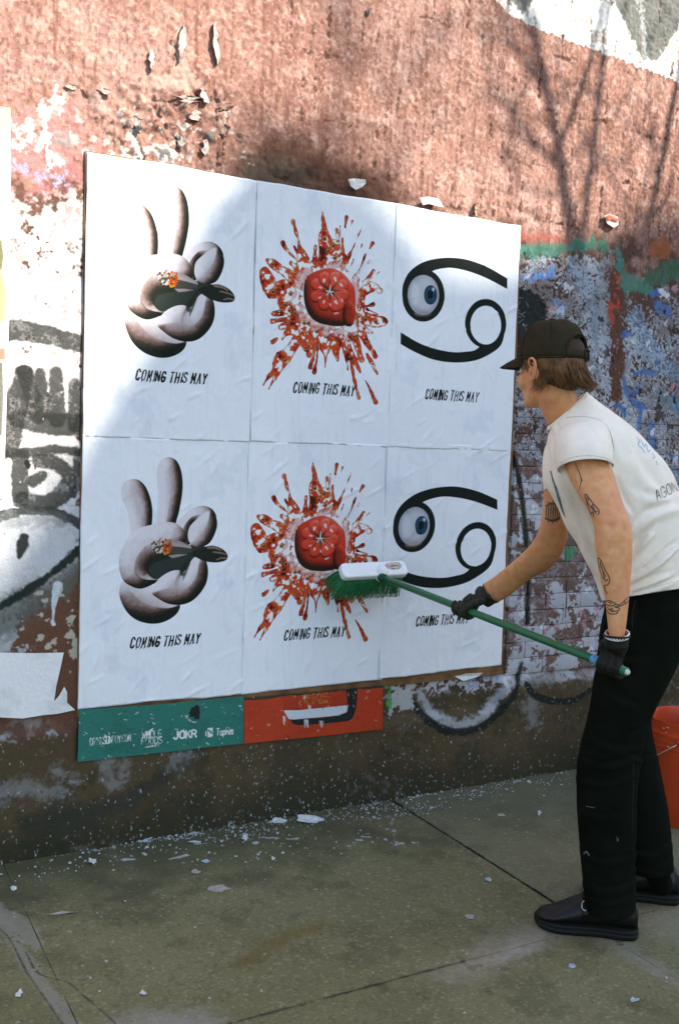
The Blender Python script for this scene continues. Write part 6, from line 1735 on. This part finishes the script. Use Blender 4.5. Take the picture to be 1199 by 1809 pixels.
fr = [bc + d_s * (.011 * a) + np.array([0, 0, .009 * b]) + sideN * (-.012 * max(0, b) ) for a, b in closed_smooth([(-1, -1), (1, -1), (1.05, 1), (-.95, 1)], 5)]
mb = MB(); mb.add(*tube(fr, .0017, 6, closed=True)); mb.add(*tube([bc + d_s * .0 + np.array([0, 0, -.009]), bc + np.array([0, 0, .009]) - sideN * .012], .0012, 6)); mb.build('buckle', m_steel, o_s)
mb = MB(); mb.add(*capsule_tube([P(1148, 1490, 3.115), P(1161, 1543, 3.14), P(1168, 1562, 3.155)], [.047, .038, .034], 14)); mb.build('sock', m_trs, person)
mb = MB(); mb.add(*capsule_tube([P(1082, 1520, 2.90), P(1086, 1588, 2.905), P(1088, 1608, 2.92)], [.047, .038, .031], 14)); mb.build('sock', m_trs, person)
hB = G(1196, 1592); hB2 = hB + norm(E2 * .12 + E1 * -.02) * 0
shoe(hB2, hB2 + norm(tF - hF) * .30)

# ------------------------------------------------------------------ gloves gripping the pole
POLE_A = onwall(672, 1019, -.165); POLE_B = P(1106, 1187, 2.745)
POLE_D = norm(POLE_B - POLE_A); POLE_R = .0125
def pole_at_px(px):
    lo, hi = 0.0, 1.0
    for _ in range(40):
        m_ = (lo + hi) / 2
        if toscreen(POLE_A + (POLE_B - POLE_A) * m_)[0] < px: lo = m_
        else: hi = m_
    return POLE_A + (POLE_B - POLE_A) * lo
m_glove = mat_plain('black_glove', (0.006, 0.007, 0.005), .55, .35, 60, ((300, 3, .0006),), spec=.2, color2=(0.018, 0.019, 0.014))
m_glove2 = mat_plain('worn_glove', (0.014, 0.015, 0.009), .65, .35, 70, ((300, 3, .0006),), spec=.15, color2=(0.045, 0.045, 0.030))
def grip(gp_, wrist, toward, mat, order, fore, spread=.0205, start=-10, sweep=(215, 235, 225, 200), thumb=True, wr=.030, ext=None):
    """a gloved fist round the pole: palm on the side away from `toward`... fingers curl over the far side"""
    wdir = wrist - gp_; wdir = norm(wdir - POLE_D * (wdir @ POLE_D) * .5)
    upv = norm(wdir - POLE_D * (wdir @ POLE_D))
    side = norm(np.cross(POLE_D, upv)); side = side if side @ toward > 0 else -side
    mb = MB()
    fr_ = .0098
    rad = POLE_R + fr_ * .95
    kn = []
    for i in range(4):
        off = (i - 1.5) * spread * order
        c = gp_ + POLE_D * off
        k = c + upv * (rad + .020 - .003 * abs(i - 1.2)) + side * -.004
        a0 = R(80)
        pts = [c + upv * (rad + .040) - side * .006, k]
        sw = sweep[i]
        for a in np.linspace(70, 70 - sw, 7):
            r_ = rad + .0025 * (1 if a > 0 else 0)
            pts.append(c + upv * (r_ * math.sin(R(a))) + side * (r_ * math.cos(R(a))) + POLE_D * (.002 * math.sin(R(a))) * order)
        rr = [fr_ * 1.12, fr_ * 1.18, fr_ * 1.1, fr_ * 1.12, fr_, fr_ * 1.04, fr_ * .96, fr_ * .95, fr_ * .86]
        if i == 3: rr = [q * .86 for q in rr]
        mb.add(*capsule_tube(pts, rr, 12, 2))
        kn.append(pts[0])
    # palm: from wrist to the knuckle row
    wc_ = np.array(wrist)
    mid = sum(kn) / 4
    pax = norm(mid - wc_); wdv = norm(np.cross(pax, side)); sdv = norm(np.cross(wdv, pax))
    V = []; F = []; n = 16
    for t in np.linspace(0, 1, 8):
        c = wc_ * (1 - t) + mid * t - side * (.010 * math.sin(math.pi * t))
        hw = wr * .98 * (1 - t) + (.041) * t + .004 * math.sin(math.pi * t)
        th = wr * .8 * (1 - t) + .015 * t + .004 * math.sin(math.pi * t)
        for k in range(n):
            a = 2 * math.pi * k / n
            V.append(c + wdv * hw * math.cos(a) + sdv * th * math.sin(a))
    for i in range(7):
        for k in range(n): F.append((i * n + k, i * n + (k + 1) % n, (i + 1) * n + (k + 1) % n, (i + 1) * n + k))
    F.append(tuple(range(n))[::-1]); F.append(tuple(7 * n + k for k in range(n)))
    mb.add(V, F)
    if thumb:
        b0 = wc_ * .62 + mid * .38 - POLE_D * order * .024 - side * .006
        c = gp_ - POLE_D * order * (1.5 * spread + .012)
        pts = [b0, c + upv * (rad + .022) - side * .012, c + upv * rad * .5 - side * (rad + .001), c - upv * rad * .75 - side * rad * .75 + POLE_D * order * .012, c - upv * (rad + .002) + POLE_D * order * .020]
        mb.add(*capsule_tube(pts, [.016, .0135, .0118, .0115, .0098], 12, 3))
    v, f = remesh(mb, .0022, 3)
    o = mesh_obj('glove', v, f, mat, person, smooth=True)
    # cuff with its rolled edge
    ax = norm(np.asarray(fore) - wrist)
    a1 = norm(np.cross(ax, side)); side = np.cross(a1, ax); cf = MB()
    for (h0, h1, r0, r1) in ((-.018, .018, wr * 1.0, wr * 1.08),):
        pts = [wrist + ax * (h0 + (h1 - h0) * t) for t in np.linspace(0, 1, 6)]
        cf.add(*tube(pts, list(np.linspace(r0, r1, 6)), 20, False))
    cuff = cf.build('cuff', mat, o); md = cuff.modifiers.new('knit', 'SOLIDIFY'); md.thickness = .002
    rg_ = [wrist + ax * .018 + (a1 * math.cos(t) + side * math.sin(t)) * wr * 1.09 for t in np.linspace(0, 2 * math.pi, 29)[:-1]]
    mb = MB(); mb.add(*tube(rg_, .0034, 8, closed=True)); mb.build('cuff_roll', mat, o)
    return o, wrist, ax, side
tcam = norm(CAM_LOC - P(1080, 1170, 2.745))
g1_ = pole_at_px(1082)
o_g1, w1, ax1, sd1 = grip(g1_, P(1088, 1134, 2.74), tcam, m_glove, 1, P(1089, 1090, 2.735), sweep=(235, 245, 240, 225), wr=.031, thumb=True)
g2_ = pole_at_px(818)
o_g2, w2, ax2, sd2 = grip(g2_, P(860, 1053, 3.385), -norm(CAM_LOC - g2_), m_glove2, -1, P(900, 1022, 3.34), sweep=(262, 262, 255, 240), wr=.034, thumb=True)
# bracelet: a curb chain, link by link
bc_c = P(1089, 1117, 2.737); axb = norm(P(1089, 1090, 2.737) - P(1089, 1130, 2.737))
bb = norm(np.cross(axb, tcam)); cc = np.cross(bb, axb)
br = bpy.data.objects.new('bracelet', None); br.location = Vector(bc_c - pbase); link(br, person)
for i in range(26):
    t = 2 * math.pi * i / 26
    rad_ = .0315
    c = bc_c + (bb * math.cos(t) * 1.0 + cc * math.sin(t) * .98) * rad_ - axb * (.006 + .010 * math.sin(t) * 1.0)
    tg = -bb * math.sin(t) + cc * math.cos(t); nr_ = bb * math.cos(t) + cc * math.sin(t)
    e1_ = norm(tg * .75 + axb * .55 * (1)); e2_ = norm(np.cross(nr_, e1_) + nr_ * .35)
    mb = MB(); mb.add(*tube([c + e1_ * .0062 * math.cos(a) + e2_ * .0042 * math.sin(a) for a in np.linspace(0, 2 * math.pi, 11)[:-1]], .0018, 5, closed=True))
    mb.build('link', m_steel, br)

# ------------------------------------------------------------------ cap and hair
m_cap = mat_plain('cap_cloth', (0.030, 0.024, 0.013), .9, .12, 30, ((500, 2, .0006), (40, 3, .0012)), spec=.08, color2=(0.040, 0.031, 0.017))
m_cap2 = mat_plain('cap_under', (0.014, 0.014, 0.010), .85)
def crown_pt(th, ph, grow=0.0):
    """th: angle round the head from the face, ph: 0 at the rim, 1 at the button"""
    a, b, h = .107 + grow, .087 + grow, .114 + grow
    p = ph * math.pi / 2
    k = math.cos(p) ** .62
    tilt_ = .010 * math.cos(th)
    x = -.006 + a * k * math.cos(th) - .006 * math.sin(p); y = b * k * math.sin(th)
    z = .022 + h * math.sin(p) ** .92 + tilt_ * (1 - ph)
    return hp(x, y, z)
cb_ = MB(); nt_, npn = 72, 18
V = []; F = []
for j in range(npn + 1):
    for i in range(nt_):
        th = 2 * math.pi * i / nt_
        # seam grooves of six panels
        sg = min(abs(((th + math.pi / 6) % (math.pi / 3)) - math.pi / 6) * .1, 1)
        g = -.0012 * math.exp(-((((th) % (math.pi / 3)) - 0) / .04) ** 2) - .0012 * math.exp(-((((th) % (math.pi / 3)) - math.pi / 3) / .04) ** 2)
        g += .0015 * math.sin(3 * th + 5 * j / npn) + .001 * math.sin(7 * th - 9 * j / npn)
        V.append(crown_pt(th, j / npn * .995, g))
def in_arch(th, ph):
    d_ = abs(((th - math.pi + math.pi) % (2 * math.pi)) - math.pi)
    return d_ < .62 and ph < .36 * math.sqrt(max(0, 1 - (d_ / .62) ** 2))
for j in range(npn):
    for i in range(nt_):
        th = 2 * math.pi * (i + .5) / nt_
        if in_arch(th, (j + .5) / npn): continue
        F.append((j * nt_ + i, j * nt_ + (i + 1) % nt_, (j + 1) * nt_ + (i + 1) % nt_, (j + 1) * nt_ + i))
F.append(tuple(npn * nt_ + i for i in range(nt_)))
cb_.add(V, F)
cap = cb_.build('cap', m_cap, person)
md = cap.modifiers.new('cloth', 'SOLIDIFY'); md.thickness = .0025; md.offset = -1
sm2 = MB()
for k in range(6):
    th = math.pi / 3 * k
    if k != 3: sm2.add(*tube([crown_pt(th + dd_, p_, .0003) for p_ in np.linspace(.02, .97, 16) for dd_ in (0,)], .0009, 5))
sm2.build('panel_seam', m_cap2, cap)['kind'] = 'stuff'
# arch binding, strap, buckle, button
arch = []
for d_ in np.linspace(-.64, .64, 25):
    ph = .375 * math.sqrt(max(0, 1 - (d_ / .64) ** 2))
    arch.append(crown_pt(math.pi + d_, ph, .0012))
mb = MB(); mb.add(*tube(arch, .0034, 7)); mb.build('arch_binding', m_cap, cap)
V = []; F = []
sp2 = np.linspace(-.72, .72, 26)
for zz in (-.002, .020):
    for d_ in sp2:
        p = crown_pt(math.pi + d_, .0, .0025); V.append(p + HUt * (zz + .001))
F = [(k, k + 1, 26 + k + 1, 26 + k) for k in range(25)]
mb = MB(); mb.add(V, F); o = mb.build('strap', m_cap, cap); md = o.modifiers.new('cloth', 'SOLIDIFY'); md.thickness = .003
c = crown_pt(math.pi + .25, 0, .0045) + HUt * .010
nr_ = norm(c - hp(-.006, 0, .03)); tg = norm(np.cross(HUt, nr_))
mb = MB(); mb.add(*tube([c + tg * .011 * a + HUt * .014 * b for a, b in closed_smooth([(-1, -1), (1, -1), (1, 1), (-1, 1)], 4)], .0024, 6, closed=True)); mb.build('slide_buckle', m_cap2, o)
mb = MB(); mb.add(*ellipsoid(crown_pt(0, 1.0, .002), (.009, .009, .005), HA, 12, 8)); mb.build('button', m_cap, cap)
# rim band
mb = MB(); mb.add(*tube([crown_pt(t, .0, .0008) for t in np.linspace(-2.45, 2.45, 50)], .0030, 6)); mb.build('rim', m_cap, cap)
# brim
V = []; F = []
na, nb = 25, 9
for j in range(nb):
    v = j / (nb - 1)
    for i in range(na):
        u = i / (na - 1) * 2 - 1
        th = u * 1.12
        b0 = crown_pt(th, .0)
        ext_ = .074 * math.cos(u * 1.45) ** .7 * v if abs(u) < 1 else 0
        p = b0 + HFt * ext_ - HUt * (.004 * v + .012 * v * v + .012 * abs(u) ** 2 * v)
        V.append(p)
for j in range(nb - 1):
    for i in range(na - 1): F.append((j * na + i, j * na + i + 1, (j + 1) * na + i + 1, (j + 1) * na + i))
mb = MB(); mb.add(V, F); o = mb.build('brim', m_cap, cap); md = o.modifiers.new('board', 'SOLIDIFY'); md.thickness = .004
# hair: an under layer and locks
m_hair = mat_plain('hair', (0.075, 0.031, 0.008), .45, .3, 45, spec=.35, color2=(0.23, 0.108, 0.030))
m_hairu = mat_plain('hair_under', (0.040, 0.019, 0.006), .7, .3, 30)
hb_ = MB()
hb_.add(*ellipsoid(hp(-.012, 0, .018), (.1015, .0815, .108), HA, 28, 18))
hb_.add(*ellipsoid(hp(-.050, 0, -.030), (.062, .066, .050), HA, 20, 14))
hv, hf = remesh(hb_, .004, 4)
loc = (hv - H0) @ HA.T
keep = ~((loc[:, 0] > .022) | ((loc[:, 2] < -.036) & (loc[:, 0] > -.022)) | ((loc[:, 0] > -.030) & (loc[:, 2] < .022 )))
hf2 = [q for q in hf if all(keep[i] for i in q)]
hair = mesh_obj('hair', hv, hf2, m_hairu, person, smooth=True)
md = hair.modifiers.new('thick', 'SOLIDIFY'); md.thickness = .003
lk = MB(); rh = random.Random(21)
def lock(th, ph0, L, out, drift, r0, curl=0.0):
    p = crown_pt(th, ph0, -.004)
    l0 = (p - H0) @ HA.T
    rad_v = norm(HFt * math.cos(th) * .8 + HL * math.sin(th))
    q = [p]; wv = rh.uniform(0, 6.28); wa = rh.uniform(.1, .34)
    dirv = norm(-HUt + rad_v * -.10)
    n = 7
    for k in range(n):
        t = (k + 1) / n
        dv = norm(-HUt * (1 - .35 * out * t) + rad_v * (-.25 + (.55 + .9 * out) * t * t) + (-HFt) * drift * t + np.array([rh.gauss(0, .04), rh.gauss(0, .04), 0]) + (HFt * curl * t * t) + HFt * wa * math.sin(wv + 5.5 * t))
        q.append(q[-1] + dv * L / n)
    # keep outside the skull and neck
    for k in range(1, len(q)):
        l = (q[k] - H0) @ HA.T
        e = np.array([(l[0] + .012) / .100, l[1] / .081, (l[2] - .012) / .090])
        r_ = np.linalg.norm(e)
        if r_ < 1: q[k] = hp(*(np.array([-.012, 0, .012]) + (l - np.array([-.012, 0, .012])) / max(r_, .3)))
    rr = [r0 * x for x in (.7, 1, 1.05, 1.0, .9, .72, .45, .12)]
    lk.add(*tube(q, rr, 4, False))
for k in range(1050):
    a = rh.uniform(1.45, 2 * math.pi - 1.45)
    sd_ = abs(a - math.pi)
    L = rh.uniform(.075, .115) if sd_ < 1.1 else rh.uniform(.05, .095)
    if sd_ > 1.45: L *= .5
    lock(a, rh.uniform(0, .10), L, rh.uniform(-.15, .42) * (1 if sd_ < 1.25 else .3), rh.uniform(.1, .6), rh.choice([.0007, .0010, .0014, .0022]), 0)
for k in range(0):                       # inside the arch
    a = math.pi + rh.uniform(-.58, .58)
    lock(a, rh.uniform(.15, .38), rh.uniform(.05, .09), rh.uniform(-.3, .1), .2, rh.uniform(.0012, .0022))
for k in range(30):                      # the flick at the nape
    a = math.pi + rh.uniform(-.5, .35)
    lock(a, 0, rh.uniform(.10, .135), rh.uniform(.5, 1.1), rh.uniform(.5, .9), rh.uniform(.0008, .0018))
for k in range(70):                      # locks tucked and curling behind the ear
    a = rh.uniform(1.72, 2.05)
    lock(a, 0, rh.uniform(.085, .118), rh.uniform(.0, .3), rh.uniform(-.1, .3), rh.uniform(.0010, .0020), rh.uniform(.5, 1.4))
for k in range(46):                      # sideburn wisps before the ear
    a = rh.uniform(1.05, 1.5)
    lock(a, 0, rh.uniform(.018, .05), -.2, .35, rh.uniform(.0008, .0016))
lo = lk.build('locks', m_hair, hair)

# ------------------------------------------------------------------ broom
m_green = mat_plain('green_handle', (0.012, 0.125, 0.040), .38, .12, 12, ((80, 3, .0003),), spec=.5)
m_dgreen = mat_plain('green_socket', (0.008, 0.060, 0.024), .5)
m_bris = mat_plain('green_bristle', (0.014, 0.150, 0.045), .5, .4, 60, spec=.4, color2=(0.040, 0.30, 0.11))
m_wplast = mat_plain('white_plastic', (0.70, 0.71, 0.70), .45, .05, 20, ((60, 3, .0008),), spec=.4)
broom = empty('broom', tuple(onwall(655, 1015, -.15)), 'push broom with white head, green bristles and long green pole held in gloved hands', 'broom')
mb = MB(); mb.add(*tube([POLE_A, POLE_A + (POLE_B - POLE_A) * .3, POLE_A + (POLE_B - POLE_A) * .7, POLE_B], POLE_R, 20)); hd = mb.build('pole', m_green, broom)
mb = MB(); mb.add(*capsule_tube([POLE_B - POLE_D * .002, POLE_B + POLE_D * .002], [.0085, .0085], 12)); mb.build('end_plug', mat_plain('end_plug', (.7, .7, .66), .5), hd)
# tape label by the end, with scribbled print
tpt = pole_at_px(1056)
mb = MB(); mb.add(*tube([tpt - POLE_D * .022, tpt + POLE_D * .022], POLE_R + .0007, 20, False)); lb = mb.build('tape', mat_plain('blue_label', (0.10, 0.36, 0.58), .5, .15, 40), hd)
tree_l = BVHTree.FromPolygons(tolist(np.array(tube([tpt - POLE_D * .022, tpt + POLE_D * .022], POLE_R + .0008, 20, False)[0])), tube([tpt - POLE_D * .022, tpt + POLE_D * .022], POLE_R + .0008, 20, False)[1])
surf_strokes([[(1050, 1155), (1049, 1166)], [(1049, 1157), (1053, 1157)], [(1054, 1162), (1054, 1170)], [(1056, 1163), (1057, 1171), (1059, 1166)], [(1060, 1164), (1060, 1173)], [(1063, 1166), (1063, 1174)], [(1061, 1169), (1063, 1169)]], tree_l, .0006, mat_plain('label_ink', (.01, .02, .02), .6), 'print', lb, lift=.0004)
# small worn spot on the pole
wp_ = pole_at_px(977)
mb = MB(); mb.add(*ellipsoid(wp_ + np.array([0, 0, .0118]), (.014, .003, .0014), np.array([POLE_D, norm(np.cross(POLE_D, [0, 0, 1])), norm(np.cross(np.cross(POLE_D, [0, 0, 1]), POLE_D))]))); mb.build('worn_spot', mat_plain('worn_spot', (.45, .33, .20), .7), hd)
# block: its long side along the wall, tipped so that the bristles meet the wall
BXa = onwall(601, 1011, -.145); BXb = onwall(716, 1005, -.145)
bl = norm(BXb - BXa); BL = np.linalg.norm(BXb - BXa)
bd = norm(np.array([-.05, .80, -.60])); bd = norm(bd - bl * (bd @ bl))         # the way the bristles point
bw = norm(np.cross(bl, bd)); bw = bw if bw[2] > 0 else -bw
ctr = (BXa + BXb) / 2
bm = bmesh.new()
v, f = box((0, 0, 0), BL, .064, .030)
vs = [bm.verts.new(p) for p in v]
for q in f: bm.faces.new([vs[i] for i in q])
bmesh.ops.recalc_face_normals(bm, faces=bm.faces)
bmesh.ops.bevel(bm, geom=[e for e in bm.edges if abs(e.verts[0].co.z - e.verts[1].co.z) > .01], offset=.020, segments=5, affect='EDGES', profile=.5)
bmesh.ops.bevel(bm, geom=[e for e in bm.edges if abs(e.verts[0].co.z - e.verts[1].co.z) < .001 and len(e.link_faces) == 2 and e.calc_face_angle() > 1.2], offset=.007, segments=3, affect='EDGES', profile=.5)
Mx = np.array([bl, bw, -bd])                                        # local x, y, z: z looks away from the wall
bverts = [ctr + np.array(q.co) @ Mx for q in bm.verts]
bm.verts.index_update()
bfaces = [tuple(q.index for q in p.verts) for p in bm.faces]; bm.free()
blk = mesh_obj('head_block', bverts, bfaces, m_wplast, broom, smooth=True)
md = blk.modifiers.new('edges', 'EDGE_SPLIT'); md.split_angle = R(50)
bvb = BVHTree.FromPolygons(tolist(np.array(bverts)), bfaces)
# oval label on the block
m_oval = mat_plain('oval_label', (0.50, 0.46, 0.40), .6, .2, 80)
oc_ = ctr + bl * BL * .29 + bw * .008 - bd * .0156
def disc(c, ax, ay, rx, ry, nz, th=.0006, n=28):
    top = [c + ax * rx * math.cos(t) + ay * ry * math.sin(t) + nz * th for t in np.linspace(0, 2 * math.pi, n + 1)[:-1]]
    bot = [p - nz * th * 2 for p in top]
    return top + bot, [tuple(range(n)), *[(k, n + k, n + (k + 1) % n, (k + 1) % n) for k in range(n)]]
mb = MB(); mb.add(*disc(oc_, bl, bw, .036, .0175, -bd)); ov = mb.build('label', m_oval, blk, smooth=False)
m_ored = mat_plain('label_red', (0.42, 0.09, 0.08), .6); m_ogrn = mat_plain('label_green', (0.08, 0.26, 0.12), .6)
def lab_strokes(sts, mat, name, half):
    mb = MB()
    for s_ in sts:
        q = catmull(s_, 3) if len(s_) > 2 else np.array(s_, float)
        V = []
        pts = [oc_ + bl * a + bw * b - bd * .0013 for a, b in q]
        mb.add(*tube(pts, half, 4))
    return mb.build(name, mat, ov)
lab_strokes([[(-.020, .010), (-.022, -.004), (-.012, -.005)], [(-.010, .004), (-.010, -.005)], [(-.006, .010), (-.006, -.004), (.000, -.003), (.000, .003), (-.006, .003)], [(.004, -.004), (.005, .004), (.009, -.002), (.012, .004), (.014, -.004)], [(.018, .003), (.017, -.003), (.022, -.003), (.022, .004)]], m_ored, 'red_script', .0011)
lab_strokes([[(.012, -.0145), (.026, -.010), (.033, .002), (.028, .011), (.020, .014)], [(-.030, .008), (-.033, 0), (-.030, -.008)], [(-.014, -.011), (.006, -.013)]], m_ogrn, 'green_border', .0012)
# socket where the pole screws in
mb = MB(); mb.add(*tube([POLE_A - POLE_D * .016, POLE_A, POLE_A + POLE_D * .035], [.017, .0175, .0150], 20)); mb.build('socket', m_dgreen, broom)
sk_end = ctr + bl * (BL * .10) - bw * .010 - bd * .010
mb = MB(); mb.add(*capsule_tube([sk_end + bd * .01, sk_end * .5 + (POLE_A - POLE_D * .01) * .5, POLE_A - POLE_D * .004], [.030, .026, .019], 16)); mb.build('socket_neck', m_wplast, blk)
# bristles: tufts fanned outwards until they meet the wall
bs = MB(); rb = random.Random(9)
root_c = ctr + bd * .012
for i in range(34):
    for j in range(6):
        u = (i + .5) / 34 * 2 - 1; w = (j + .5) / 6 * 2 - 1
        p0 = root_c + bl * (u * (BL / 2 - .012)) + bw * (w * .026)
        for k in range(4):
            dv = norm(bd + bl * (u * .30 + rb.gauss(0, .02) - .12) + bw * (w * .30 + rb.gauss(0, .025) - .18))
            L = .098 * rb.uniform(.96, 1.03)
            p1 = p0 + dv * L * .5; p2 = p0 + dv * L + np.array([0, 0, -.006])
            for q in (p1, p2):
                if q[1] > -.014:
                    q[2] -= (q[1] + .014) * .9; q[1] = -.014 - rb.random() * .003
            bs.add(*tube([p0 + bl * rb.gauss(0, .0012), p1, p2], [.0014, .0014, .0012], 4))
bo = bs.build('bristles', m_bris, broom); bo['kind'] = 'stuff'

# ------------------------------------------------------------------ orange bucket behind the legs
m_buck = mat_plain('orange_plastic', (0.46, 0.050, 0.010), .42, .12, 9, ((40, 3, .0008), (180, 2, .0005)), spec=.45)
bcx = G(1232, 1462)
bcx = G(1231, 1466) + norm(np.array([E2[0], E2[1], 0])) * .12
def lathe(profile, c, n=56):
    V = []; F = []
    for (r_, z) in profile:
        for k in range(n):
            t = 2 * math.pi * k / n
            V.append((c[0] + r_ * math.cos(t), c[1] + r_ * math.sin(t), z))
    for i in range(len(profile) - 1):
        for k in range(n): F.append((i * n + k, i * n + (k + 1) % n, (i + 1) * n + (k + 1) % n, (i + 1) * n + k))
    return V, F
S_ = 1.06
prof_b = [(.0, .004), (.128, .004), (.131, .001), (.134, .006), (.150, .285), (.151, .288), (.1565, .290), (.1565, .296), (.1515, .298), (.152, .312), (.1585, .314), (.1585, .320), (.153, .322), (.1535, .336), (.160, .338), (.160, .344), (.154, .347), (.1545, .378), (.157, .384), (.1565, .388), (.152, .387), (.150, .380), (.1475, .290), (.130, .012), (.0, .010)]
mb = MB(); mb.add(*lathe([(a * S_, b * S_) for a, b in prof_b], bcx))
bk = empty('bucket', (float(bcx[0]), float(bcx[1]), 0), 'orange plastic bucket standing behind the black trousers by the wall', 'bucket')
bo_ = mb.build('pail', m_buck, bk); md = bo_.modifiers.new('edges', 'EDGE_SPLIT'); md.split_angle = R(55)
tb = norm(np.array([-.35, -1, 0])); sb = np.array([-tb[1], tb[0], 0])
c_h = np.array([bcx[0], bcx[1], .325 * S_])
ear_a = c_h - norm(CAM_LOC * [1, 1, 0] - c_h * [1, 1, 0]) * 0
hx = norm(-E1 * .55 - E2 * .83)
pts = []
for t in np.linspace(0, math.pi, 17):
    pts.append(c_h + hx * (.163 * S_ * math.cos(t)) * 1.0 + np.cross(hx, [0, 0, 1]) * (.163 * S_ * math.sin(t)) * 1.04 + np.array([0, 0, -.14 * math.sin(t)]))
mb = MB(); mb.add(*tube(pts, .0024, 8)); mb.build('bail', m_steel, bk)
for s in (1, -1):
    mb = MB(); mb.add(*tube([c_h + hx * s * .155 * S_, c_h + hx * s * .170 * S_], .012, 14)); mb.build('handle_ear', m_buck, bk)
# paste smears inside the rim
sm_ = MB(); rq = random.Random(3)
for i in range(60):
    t = rq.uniform(0, 6.283); z = rq.uniform(.34, .372) * S_ if rq.random() < .5 else rq.uniform(.30, .345) * S_
    r_ = (.1555 if z > .345 * S_ else .1615) * S_
    c = np.array([bcx[0] + r_ * math.cos(t), bcx[1] + r_ * math.sin(t), z])
    tg = np.array([-math.sin(t), math.cos(t), 0])
    sm_.add(*ellipsoid(c, (rq.uniform(.003, .012), .0012, rq.uniform(.0015, .004)), np.array([tg, [math.cos(t), math.sin(t), 0], [0, 0, 1.0]]), 8, 6))
sm_.build('paste_smears', mat_plain('paste', (.52, .34, .28), .6), bk)['kind'] = 'stuff'
